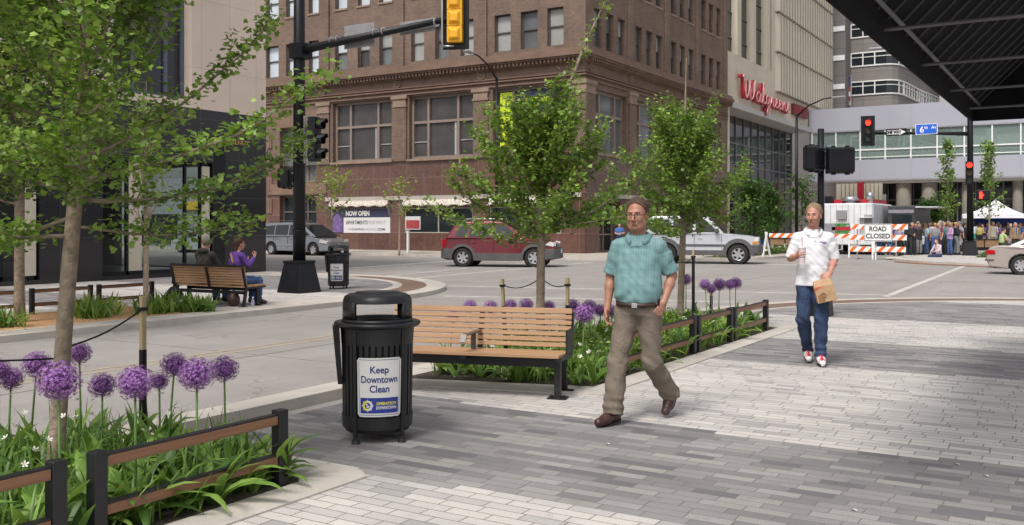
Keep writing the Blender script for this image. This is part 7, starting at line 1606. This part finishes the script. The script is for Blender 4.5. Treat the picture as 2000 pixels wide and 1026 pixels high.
for k,(v,hr,sl,bd,sk,un,tl) in enumerate(((0,'short',.55,1.05,False,False,1),(1,'long',2,.90,False,True,1),(2,'short',2,1.0,False,False,1),(3,'long',.5,.88,True,False,.0),(1,'short',.55,1.08,False,True,1))):
    t,_,_ = person('x',(0,0,-50),0,standing(v,k),dict(skin=S3,shirt=whiteC,trousers=denim,shoe=M['pole'],sole=darkS,hair=hairdb),.021,False,hair=hr,sleeves=sl,build_=bd,skirt=sk,untuck=un); protos.append((t,sk))
cloth = {n: mat(n.replace(' ','_')+'_cloth',c,.9,var=.12) for n,c in {'purple':(.15,.06,.24),'lilac':(.42,.28,.48),'white':(.55,.55,.57),'pale blue':(.30,.40,.52),'black':(.02,.02,.022),'grey':(.22,.22,.23),'pink':(.52,.22,.32),'yellow':(.45,.40,.12),'navy':(.03,.04,.10),'maroon':(.20,.03,.06),'teal':(.05,.22,.22),'olive':(.14,.13,.06),'blue':(.06,.13,.36),'lime':(.38,.45,.20),'red':(.45,.04,.05),'cream':(.55,.50,.40)}.items()}
troud = {'dark jeans':denim,'black trousers':cloth['black'],'tan trousers':mat('tan_chinos',(.34,.27,.18),.9),'grey trousers':cloth['grey'],'blue jeans':jean2}
skd = {'teal skirt':mat('teal_skirt',(.02,.20,.16),.9),'black skirt':cloth['black'],'white skirt':cloth['white']}
rnd = random.Random(123); used = set(); spots = []
px = 1760
order = ['grey','lilac','teal','white','pink','maroon','pale blue','black','purple','navy','yellow','purple','blue','white','grey','purple','black','lilac','olive','navy','cream','maroon','pale blue','black','white','red','purple','grey']
n_c = 105
for i in range(n_c):
    f = i/(n_c-1); px = 1758+250*f+rnd.uniform(-5,5); d_ = rnd.choice((50.5,52,53.5,56,59,62,66,70))*rnd.uniform(.985,1.015)
    if px > 1870 and d_ < 56: d_ += 8
    spots.append((px,d_))
for k_ in range(44): spots.append((rnd.uniform(1764,1872),rnd.uniform(49.5,57)))
spots += [(1700,54.5),(1718,53.5),(1738,54),(1748,56),(1640,62),(1725,60),(1684,66)]
locs = ['left end of crowd','left part of crowd','under the left sapling','middle of crowd','left of tall pole','right of tall pole','below the tent','far right of crowd']
hairs = [('dark',hairdb),('blond',hairbl),('grey',hairgr),('black',hairbk)]
for i,(px,d_) in enumerate(spots):
    while True:
        sc_ = order[i%len(order)] if rnd.random() < .92 else rnd.choice(list(cloth)); k = rnd.choice((0,0,1,1,2,2,3,4)); pt,sk = protos[k]; bt = rnd.choice(list(skd)) if sk else rnd.choice(list(troud)); hn,hm_ = rnd.choice(hairs)
        lc = ('by the barricade' if px < 1757 else locs[min(7,max(0,int((px-1758)/31.5)))]); face = rnd.choice(('seen from behind','facing left','facing here','facing right'))
        key = (sc_,bt,hn,lc,face)
        if key not in used: used.add(key); break
    c = copy_tree(pt); q = D(px,d_); c.location = (q.x,q.y,ROAD if q.y > 8.3 else .02); c.scale = (1,1,1); s_ = rnd.uniform(.93,1.06); c.scale = (s_,)*3
    yw = {'seen from behind':YAW+PI/2,'facing left':YAW+PI,'facing here':YAW-PI/2,'facing right':YAW}[face]; 
    c.rotation_euler = (0,0,{'seen from behind':yaw_to(FW),'facing here':yaw_to((-FW[0],-FW[1])),'facing left':yaw_to((-RT[0],-RT[1])),'facing right':yaw_to(RT)}[face]+rnd.uniform(-.5,.5))
    c['label'] = f'{hn}-haired person, {sc_} top, {bt}, {face}, {lc}'; c['group'] = 'people in the distant crowd'
    for ch in c.children:
        nm = ch.name.split('.')[0]; m_ = {'shirt':cloth[sc_],'hair':hm_,'trousers':troud.get(bt),'skirt':skd.get(bt),'body':rnd.choice((S3,S3,S2,S4))}.get(nm)
        if m_: ch.material_slots[0].link = 'OBJECT'; ch.material_slots[0].material = m_
for t,_ in protos:
    for ch in list(t.children): bpy.data.objects.remove(ch)
    bpy.data.objects.remove(t)
# named figures further off
q = D(1210,53.6); pr,_,_ = person('person in a bright blue shirt with folded arms standing in the brick building doorway', (q.x,q.y,.02), yaw_to((-FW[0],-FW[1])), standing(2,5), dict(skin=S3,shirt=cloth['blue'],trousers=cloth['navy'],shoe=M['pole'],sole=darkS,hair=hairdb), .02, False, hair='short', sleeves=.5)
q = D(1983,50); pr,TT,_ = person('balding man in tan suit jacket and blue tie walking at the right edge', (q.x,q.y,.02), yaw_to((-FW[0],-FW[1])), standing(0,6), dict(skin=S2,shirt=mat('tan_tweed_jacket',(.24,.15,.09),.9),trousers=cloth['black'],shoe=M['pole'],sole=darkS,hair=hairgr), .016, False, hair='thin', sleeves=2, jacket=True, build_=1.15)
mb = MB(); mb.add([(-.06,-.132,1.44),(.06,-.132,1.44),(.045,-.140,1.02),(-.045,-.140,1.02)],[(0,1,2,3)]); o = mb.build('shirt_front', cloth['pale blue'], pr, local=True, fix=False); mb = MB(); mb.add([(-.02,-.140,1.44),(.02,-.140,1.44),(.028,-.148,1.05),(-.028,-.148,1.05)],[(0,1,2,3)]); mb.build('tie', cloth['navy'], pr, local=True, fix=False)
q = D(1833,46.8); pr,_,_ = person('person in pale top sitting on the kerb, facing left, eating', (q.x,q.y,.0), yaw_to((-RT[0],-RT[1]))+.3, dict(seated(lean=.05),), dict(skin=S3,shirt=mat('pale_pink_knit',(.55,.45,.47),.9),trousers=cloth['navy'],shoe=brownL,sole=darkS,hair=hairdb), .018, False, hair='long', sleeves=2, untuck=False)
pr.location.z = -.42
for ch in pr.children: pass
q = D(1476,54); pr,_,_ = person('dark-clothed person standing behind the planting, left of the white trestle', (q.x+1.2,q.y,.02), yaw_to(RT), standing(1,8), dict(skin=S3,shirt=cloth['black'],trousers=jean2,shoe=M['pole'],sole=darkS,hair=hairbk), .02, False, hair='short', sleeves=2)
q = D(1957,48.5); pr,_,_ = person('person in a lime top seated at the right, beside the man in the tan jacket', (q.x,q.y,.1), yaw_to(RT), seated(lean=.04), dict(skin=S3,shirt=cloth['lime'],trousers=cloth['black'],shoe=M['pole'],sole=darkS,hair=hairdb), .018, False, hair='short', sleeves=.5)
# ================================================================ vehicles. local: +x forward, y left, z up
M['chrome'] = mat('wheel_alloy', (.50,.50,.52), .28, metal=.7); M['lampglass'] = mat('clear_headlamp', (.62,.62,.60), .08, var=.1, scale=20); M['tail'] = mat('red_tail_lamp', (.42,.01,.015), .15); M['amber'] = mat('amber_lamp', (.65,.24,.01), .2)
M['clad'] = mat('grey_cladding', (.085,.082,.085), .6); M['under'] = mat('underbody', (.008,.008,.008), .9); M['cglass'] = glass_mat('car_glass', (.012,.014,.015), .03)
def paint(name, c, met=.35): return mat(name, c, .3, metal=met, var=.03, coat=.35)
def vehicle(label, loc, yaw, S, paintm, cladm=None, group=None):
    t = thing(S['name'], (0,0,0), label, S['cat'], group); Lh = S['L']/2; W = S['W']/2; r = S['r']; bx = S['wx']; GC = S.get('gc',.2)
    def taper(x, y, z):
        f = abs(x)/Lh; k = 1-.16*max(0,(f-.72)/.28)**1.6; k *= 1-.05*max(0,(z-.75)/.4) if z > .75 else 1; return y*k
    def arch(xc, n=9): ra = r*1.17; return [(xc+ra*math.cos(PI*k/n), r+ra*math.sin(PI*k/n)) for k in range(n+1)] 
    low = [(q_[0],q_[1]) for q_ in S['top']]   # from rear bottom up, over the top, to front bottom
    poly = low + [(bx[0]+r*1.17,GC)] + [(x,max(z,GC)) for x,z in arch(bx[0])] + [(bx[0]-r*1.17,GC)] + [(bx[1]+r*1.17,GC)] + [(x,max(z,GC)) for x,z in arch(bx[1])] + [(bx[1]-r*1.17,GC)]
    mb = MB(); mb.prism(poly,-W,W,'xzy'); mb.v = [(x,taper(x,y,z),z) for x,y,z in mb.v]; mb.build('body', paintm, t, local=True, bevel=.05, seg=3)
    MB().box(-Lh+.25,Lh-.25,-W+.12,W-.12,GC+.02,.5).build('underbody', M['under'], t, local=True)
    for x in bx: MB().cyl((x,-W+.1,r),(x,W-.1,r),r*1.13,r*1.13,24).build('wheel_well', M['under'], t, local=True)
    g = S['green']; z0 = S['belt']; z1 = max(p[1] for p in g); wy = lambda z: W-.035-(z-z0)/(z1-z0)*S.get('tumble',.17)
    mb = MB(); n = len(g); vs = [(x,-wy(z),z) for x,z in g]+[(x,wy(z),z) for x,z in g]; mb.add(vs,[tuple(range(n))[::-1],tuple(range(n,2*n))]+[(i,(i+1)%n,(i+1)%n+n,i+n) for i in range(n)]); mb.build('cabin', paintm, t, local=True, bevel=.045, seg=3)
    for sy in (-1,1):
        for wd in S['windows']:
            mb = MB(); k = len(wd); v = [(x,sy*(wy(z)+.012),z) for x,z in wd]; c = (sum(q[0] for q in v)/k, sum(q[1] for q in v)/k, sum(q[2] for q in v)/k); v2 = [(x,y-sy*.03,z) for x,y,z in v]; mb.add(v+v2,[tuple(range(k)),tuple(range(k,2*k))[::-1]]+[(i,(i+1)%k,(i+1)%k+k,i+k) for i in range(k)]); mb.build('side_window', M['cglass'], t, local=True)
    for a,b_,nm in ((S['ws'][0],S['ws'][1],'windscreen'),(S['rw'][0],S['rw'][1],'rear_window')):
        sx = .014 if nm == 'windscreen' else -.014; mb = MB(); v = [(a[0]+sx,-wy(a[1])+.07,a[1]+.012),(a[0]+sx,wy(a[1])-.07,a[1]+.012),(b_[0]+sx,wy(b_[1])-.07,b_[1]+.012),(b_[0]+sx,-wy(b_[1])+.07,b_[1]+.012)]; v2 = [(x-sx*2,y,z-.02) for x,y,z in v]; mb.add(v+v2,[(0,1,2,3),(7,6,5,4),(0,4,5,1),(1,5,6,2),(2,6,7,3),(3,7,4,0)]); mb.build(nm, M['cglass'], t, local=True)
    # wheels
    for x in bx:
        for sy in (-1,1):
            yo = sy*(W-.015); yi = sy*(W-.22); wt = MB(); prof = [(r*.62,0),(r*.93,0),(r,.04),(r,.18),(r*.93,.215),(r*.62,.215)]
            nn=28; vs=[]; fs=[]
            for k in range(nn):
                a = 2*PI*k/nn
                for rr,o in prof: vs.append((x+rr*math.cos(a), yo-sy*o, r+rr*math.sin(a)))
            P=len(prof)
            for k in range(nn):
                for i in range(P): a0=k*P+i; a1=k*P+(i+1)%P; b0=((k+1)%nn)*P+i; b1=((k+1)%nn)*P+(i+1)%P; fs.append((a0,b0,b1,a1))
            wt.add(vs,fs); wh = bpy.data.objects.new('wheel', None); scene.collection.objects.link(wh); wh.parent = t; wt.build('tyre', M['rubber'], wh, local=True, smooth=False)
            ri = MB(); ri.cyl((x,yo-sy*.09,r),(x,yo-sy*.12,r),r*.62,r*.62,24)
            ri.build('rim_back', M['under'], wh, local=True); ri = MB()
            for k in range(nn):
                a=2*PI*k/nn; b_=2*PI*(k+1)/nn; q=[]
                for (rr,yy) in ((r*.64,yo-sy*.005),(r*.55,yo-sy*.03)):
                    q += [(x+rr*math.cos(a),yy,r+rr*math.sin(a)),(x+rr*math.cos(b_),yy,r+rr*math.sin(b_))]
                ri.add(q,[(0,1,3,2)])
            for k in range(S.get('spokes',5)):
                a = 2*PI*k/S.get('spokes',5)+.3; ri.beam((x+r*.08*math.cos(a),yo-sy*.03,r+r*.08*math.sin(a)),(x+r*.60*math.cos(a),yo-sy*.02,r+r*.60*math.sin(a)),.085,.03,up=(0,1,0)) if False else ri.beam((x+r*.08*math.cos(a),yo-sy*.03,r+r*.08*math.sin(a)),(x+r*.60*math.cos(a),yo-sy*.02,r+r*.60*math.sin(a)),.03,.085,up=(-math.sin(a),0,math.cos(a)))
            ri.cyl((x,yo-sy*.05,r),(x,yo-sy*.01,r),r*.2,r*.17,14); ri.build('rim', M['chrome'], wh, local=True)
            if cladm:
                fl = MB(); ra0,ra1 = r*1.15,r*1.15+S.get('flare',.10); m_=16; vs=[]; fs=[]
                for k in range(m_+1):
                    a = R(-8)+(PI+R(16))*k/m_
                    for rr,yy in ((ra0,W+.012),(ra1,W+.002),(ra1,W-.05),(ra0,W-.05)): vs.append((x+rr*math.cos(a), sy*taper(x,yy,.5) if False else sy*yy, r+rr*math.sin(a)))
                for k in range(m_):
                    for i in range(4): a0=4*k+i; a1=4*k+(i+1)%4; fs.append((a0,a0+4,a1+4,a1))
                fl.add(vs,fs); fl.build('wheel_flare', cladm, t, local=True, smooth=False)
    if cladm:
        mb = MB(); x0,x1 = bx[1]+r*1.2,bx[0]-r*1.2
        for sy in (-1,1): mb.box(min(x0,x1),max(x0,x1),sy*(W-.04) if sy>0 else -W-.012,sy*(W+.012) if sy>0 else -W+.04,GC-.01,S['cladz']); 
        mb.build('side_cladding', cladm, t, local=True, bevel=.012)
        for sx in (-1,1):
            z_ = S['bump']; pts = [(sx*(Lh-.42),W*.985),(sx*(Lh-.12),W*.93),(sx*(Lh+.03),W*.74),(sx*(Lh+.05),0),(sx*(Lh+.03),-W*.74),(sx*(Lh-.12),-W*.93),(sx*(Lh-.42),-W*.985),(sx*(Lh-.42),-W*.6),(sx*(Lh-.2),-W*.5),(sx*(Lh-.2),W*.5),(sx*(Lh-.42),W*.6)]
            MB().prism(pts,z_[0],z_[1]).build('bumper', cladm, t, local=True, bevel=.03)
    # lamps, grille, handles, mirrors, plates, door gaps
    for sy in (-1,1):
        for nm,mm,lst in (('headlight',M['lampglass'],S['hl']),('tail_light',M['tail'],S['tl'])):
            mb = MB(); k=len(lst); v=[(x,sy*(taper(x,W,z)+.010),z) for x,z in lst]; sx = 1 if nm == 'headlight' else -1
            xf = max(q[0] for q in lst) if sx > 0 else min(q[0] for q in lst); zz=[q[1] for q in lst]; mb.add(v+[(x,y-sy*.06,z) for x,y,z in v],[tuple(range(k)),tuple(range(k,2*k))[::-1]]+[(i,(i+1)%k,(i+1)%k+k,i+k) for i in range(k)])
            yo = taper(xf,W,zz[0]); ya_,yb_ = sorted((sy*(yo-.02),sy*(yo-(.30 if sx>0 else .14)))); mb.box(min(xf,xf+sx*.02)-.02,max(xf,xf+sx*.02),ya_,yb_,min(zz)+.02,max(zz)-.01); mb.build(nm, mm, t, local=True, bevel=.01)
        if S.get('ind'): x,z = S['ind']; yy = sy*(taper(x,W,z)+.012); mb = MB(); mb.box(x-.09,x+.09,min(yy,yy-sy*.03),max(yy,yy-sy*.03),z-.045,z+.045); mb.build('indicator', M['amber'], t, local=True)
        mx,mz = S['mir']; mb = MB(); mb.box(mx-.09,mx+.06,min(sy*(W-.02),sy*(W+.20)),max(sy*(W-.02),sy*(W+.20)),mz,mz+.15); mb.build('mirror', S.get('mirm',paintm), t, local=True, bevel=.03)
        mb = MB()
        for x in S['doors']: mb.box(x-.004,x+.004,min(sy*(W-.02),sy*(W+.002)),max(sy*(W-.02),sy*(W+.002)),S.get('cladz',GC+.1)+.01,z0-.02)
        mb.build('door_gaps', M['under'], t, local=True)
        for x in S['handles']: mb = MB(); mb.box(x-.09,x+.09,min(sy*W,sy*(W+.025)),max(sy*W,sy*(W+.025)),z0-.17,z0-.14); mb.build('door_handle', paintm, t, local=True, bevel=.006)
        if S.get('rack'):
            x0,x1 = S['rack']; mb = MB(); mb.tube([(x0,sy*(W-.26),z1-.02),(x0+.12,sy*(W-.26),z1+.07),(x1-.12,sy*(W-.26),z1+.08),(x1,sy*(W-.26),z1-.02)],.018,8); mb.build('roof_rail', M['steel'] if S.get('railm') else M['clad'], t, local=True, smooth=True)
    gx,gz0,gz1,gw = S['grille']; fr = MB(); fr.box(gx-.03,gx+.015,-gw,gw,gz0,gz1); gr = fr.build('grille', M['under'], t, local=True, bevel=.01); mb = MB()
    if S.get('slots'):
        for k in range(8): y = -gw+gw*2*k/7; mb.box(gx,gx+.03,y-.022,y+.022,gz0-.01,gz1+.01)
    else:
        for k in range(3): z = gz0+(gz1-gz0)*(k+.5)/3; mb.box(gx,gx+.028,-gw,gw,z-.012,z+.012)
        mb.sphere((gx+.02,0,(gz0+gz1)/2),(.02,.07,.045),10,6)
    mb.build('grille_bars', S.get('gm',M['chrome']), gr, local=True)
    for sx in (1,-1): x = sx*(Lh+.058 if cladm else Lh+.002); mb = MB(); mb.box(x-.008,x+.008,-.155,.155,S['plz'],S['plz']+.15); p_ = mb.build('number_plate', M['wht'], t, local=True); MB().box(x-.009 if sx<0 else x+.006,x+.009 if sx>0 else x-.006,-.15,.15,S['plz']+.115,S['plz']+.148).build('plate_band', M['signblue'], p_, local=True)
    for e in S.get('extra',[]): e(t,W,z1)
    t.location = loc; t.rotation_euler = (0,0,yaw); t.scale = (S.get('sc',1),)*3; return t
suv = dict(name='sport_utility_vehicle',cat='car',L=4.30,W=1.80,r=.345,wx=(1.32,-1.31),gc=.24,belt=1.04,cladz=.50,bump=(.30,.66),spokes=6,
 top=[(-2.02,.26),(-2.12,.60),(-2.10,.80),(-2.02,1.00),(-1.95,1.06),(.85,1.06),(1.0,1.05),(1.55,.98),(1.95,.88),(2.08,.74),(2.12,.55),(2.04,.28)],
 green=[(-1.98,1.02),(-1.66,1.50),(-1.50,1.62),(-.9,1.67),(.0,1.66),(.32,1.60),(1.12,1.02)],
 windows=[[(-1.62,1.10),(-1.42,1.47),(-1.25,1.53),(-1.12,1.54),(-1.14,1.09)],[(-1.08,1.09),(-1.06,1.545),(-.25,1.56),(-.22,1.09)],[(-.12,1.09),(-.14,1.56),(.22,1.52),(.78,1.10)]],
 ws=((1.10,1.06),(.36,1.57)),rw=((-1.93,1.10),(-1.66,1.48)),hl=[(1.72,.80),(2.02,.74),(2.06,.88),(1.90,.93)],tl=[(-2.08,.72),(-1.97,.74),(-1.93,1.02),(-2.03,1.0)],mir=(.62,1.08),doors=(-1.10,-.17,.86),handles=(-.90,.05),grille=(2.10,.70,.84,.42),plz=.50,rack=(-1.35,.15),railm=1,tumble=.19,sc=1.12)
vehicle('dark red sport utility vehicle with grey cladding crossing behind the middle tree', (33.25,20.95,ROAD), math.atan2(-.93,.36), suv, paint('metallic_dark_red',(.125,.005,.012)), M['clad'])
jeep = dict(name='four_wheel_drive',cat='car',sc=1.17,L=4.40,W=1.82,r=.375,wx=(1.38,-1.27),gc=.34,belt=1.14,cladz=.52,bump=(.40,.72),spokes=6,slots=True,ind=(1.98,.80),flare=.15,
 top=[(-2.10,.42),(-2.14,.7),(-2.12,1.0),(-2.05,1.14),(.75,1.14),(1.0,1.13),(1.75,1.06),(2.02,1.0),(2.10,.90),(2.12,.60),(2.05,.40)],
 green=[(-2.08,1.10),(-1.92,1.72),(-1.8,1.80),(.05,1.82),(.28,1.76),(.92,1.10)],
 windows=[[(-1.82,1.20),(-1.74,1.66),(-1.15,1.68),(-1.15,1.19)],[(-1.02,1.19),(-1.0,1.70),(-.30,1.71),(-.28,1.19)],[(-.16,1.19),(-.18,1.71),(.14,1.68),(.68,1.19)]],
 ws=((.90,1.16),(.32,1.72)),rw=((-2.04,1.2),(-1.94,1.66)),hl=[(1.96,.86),(2.10,.84),(2.10,.99),(2.0,1.01)],tl=[(-2.12,.8),(-2.02,.8),(-2.02,1.08),(-2.10,1.08)],mir=(.62,1.17),mirm=M['clad'],doors=(-1.08,-.22,.78),handles=(-.88,.0),grille=(2.10,.76,1.0,.40),gm=M['steel'],plz=.52,rack=(-1.6,.0),tumble=.15,
 extra=[lambda t,W,z1: (lambda mb: (mb.box(-.85,.90,-W-.022,-W+.01,.66,.74), mb.box(-.85,.90,W-.01,W+.022,.66,.74), mb.build('side_moulding', M['clad'], t, local=True)))(MB())])
vehicle('silver four-wheel drive with grey bumpers and slotted grille, behind the man in teal', (40.6,15.0,ROAD), math.atan2(-.96,.26), jeep, paint('silver_paint',(.44,.45,.48),.35), M['clad'])
van = dict(name='minivan',cat='car',sc=1.06,L=5.10,W=1.95,r=.33,wx=(1.55,-1.45),gc=.22,belt=1.02,spokes=7,
 top=[(-2.48,.26),(-2.55,.6),(-2.50,.95),(-2.44,1.04),(1.0,1.03),(1.3,1.0),(2.1,.86),(2.45,.72),(2.55,.52),(2.48,.24)],
 green=[(-2.46,1.0),(-2.30,1.58),(-2.1,1.70),(-.5,1.76),(.3,1.72),(.6,1.66),(1.72,.98)],
 windows=[[(-2.25,1.10),(-2.12,1.54),(-1.30,1.60),(-1.28,1.09)],[(-1.20,1.09),(-1.22,1.60),(-.30,1.63),(-.28,1.08)],[(-.18,1.08),(-.20,1.63),(.50,1.58),(1.30,1.08)]],
 ws=((1.68,1.02),(.66,1.62)),rw=((-2.40,1.1),(-2.30,1.52)),hl=[(1.95,.70),(2.40,.62),(2.42,.76),(2.05,.86)],tl=[(-2.52,.8),(-2.42,.8),(-2.38,1.15),(-2.46,1.15)],mir=(1.0,1.06),doors=(-1.25,-.24,1.0),handles=(-1.0,.0),grille=(2.50,.55,.68,.45),plz=.36,rack=(-1.9,.0),tumble=.2,
 extra=[lambda t,W,z1: (lambda mb: (mb.box(-1.0,1.1,-W-.015,-W+.01,.52,.57), mb.build('side_moulding', M['chrome'], t, local=True)))(MB())])
vehicle('silver grey minivan beyond the tall left pole, facing right', (40.0,38.7,ROAD), -PI/2+.02, van, paint('silver_grey_paint',(.20,.21,.235),.45))
sed = dict(name='sedan',cat='car',L=4.85,W=1.80,r=.325,wx=(1.42,-1.33),gc=.19,belt=.94,spokes=7,
 top=[(-2.30,.26),(-2.42,.50),(-2.40,.72),(-2.32,.92),(-2.15,.98),(-1.55,1.0),(-1.2,.97),(1.0,.95),(1.9,.86),(2.3,.72),(2.42,.5),(2.35,.22)],
 green=[(-1.80,.96),(-1.10,1.30),(-.75,1.40),(0,1.43),(.25,1.40),(1.12,.92)],
 windows=[[(-1.40,1.02),(-1.05,1.24),(-.82,1.32),(-.80,1.0)],[(-.74,1.0),(-.72,1.34),(-.12,1.36),(-.10,.99)],[(-.02,.99),(-.04,1.36),(.20,1.34),(.85,.99)]],
 ws=((1.10,.97),(.30,1.37)),rw=((-1.74,1.0),(-1.12,1.28)),hl=[(2.05,.62),(2.34,.58),(2.34,.72),(2.1,.76)],tl=[(-2.40,.68),(-2.12,.70),(-2.14,.84),(-2.36,.84)],mir=(.75,.97),doors=(-.95,-.06,.9),handles=(-.78,.10),grille=(2.38,.5,.62,.4),plz=.46,tumble=.22,
 extra=[lambda t,W,z1: (lambda mb: (mb.box(-2.45,-2.0,-W*.9,W*.9,.46,.52), mb.build('rear_moulding', M['clad'], t, local=True)))(MB()), lambda t,W,z1: (lambda mb: (mb.cyl((-2.42,-.45,.24),(-2.2,-.45,.24),.03), mb.build('exhaust', M['steel'], t, local=True)))(MB())])
vehicle('beige sedan leaving the picture at the right edge, its tail in view', (37.45,.83,ROAD), -PI/2, sed, paint('beige_metallic',(.38,.33,.30),.4))
vehicle('pale silver sedan parked up the avenue, seen through the corner shop glass', (39.9,46.7,ROAD), PI/2, dict(sed,extra=[]), paint('pale_silver',(.55,.56,.58),.4))
c_ = D(1453,42.6,ROAD); tag(MB().lathe([(0,0),(.20,0),(.20,.03),(.10,.05),(.03,.30),(0,.30)],4,c=(c_.x,c_.y,ROAD)).build('traffic_cone_base', M['orange']), 'flattened orange cone on the road under the front of the silver vehicle', 'cone')
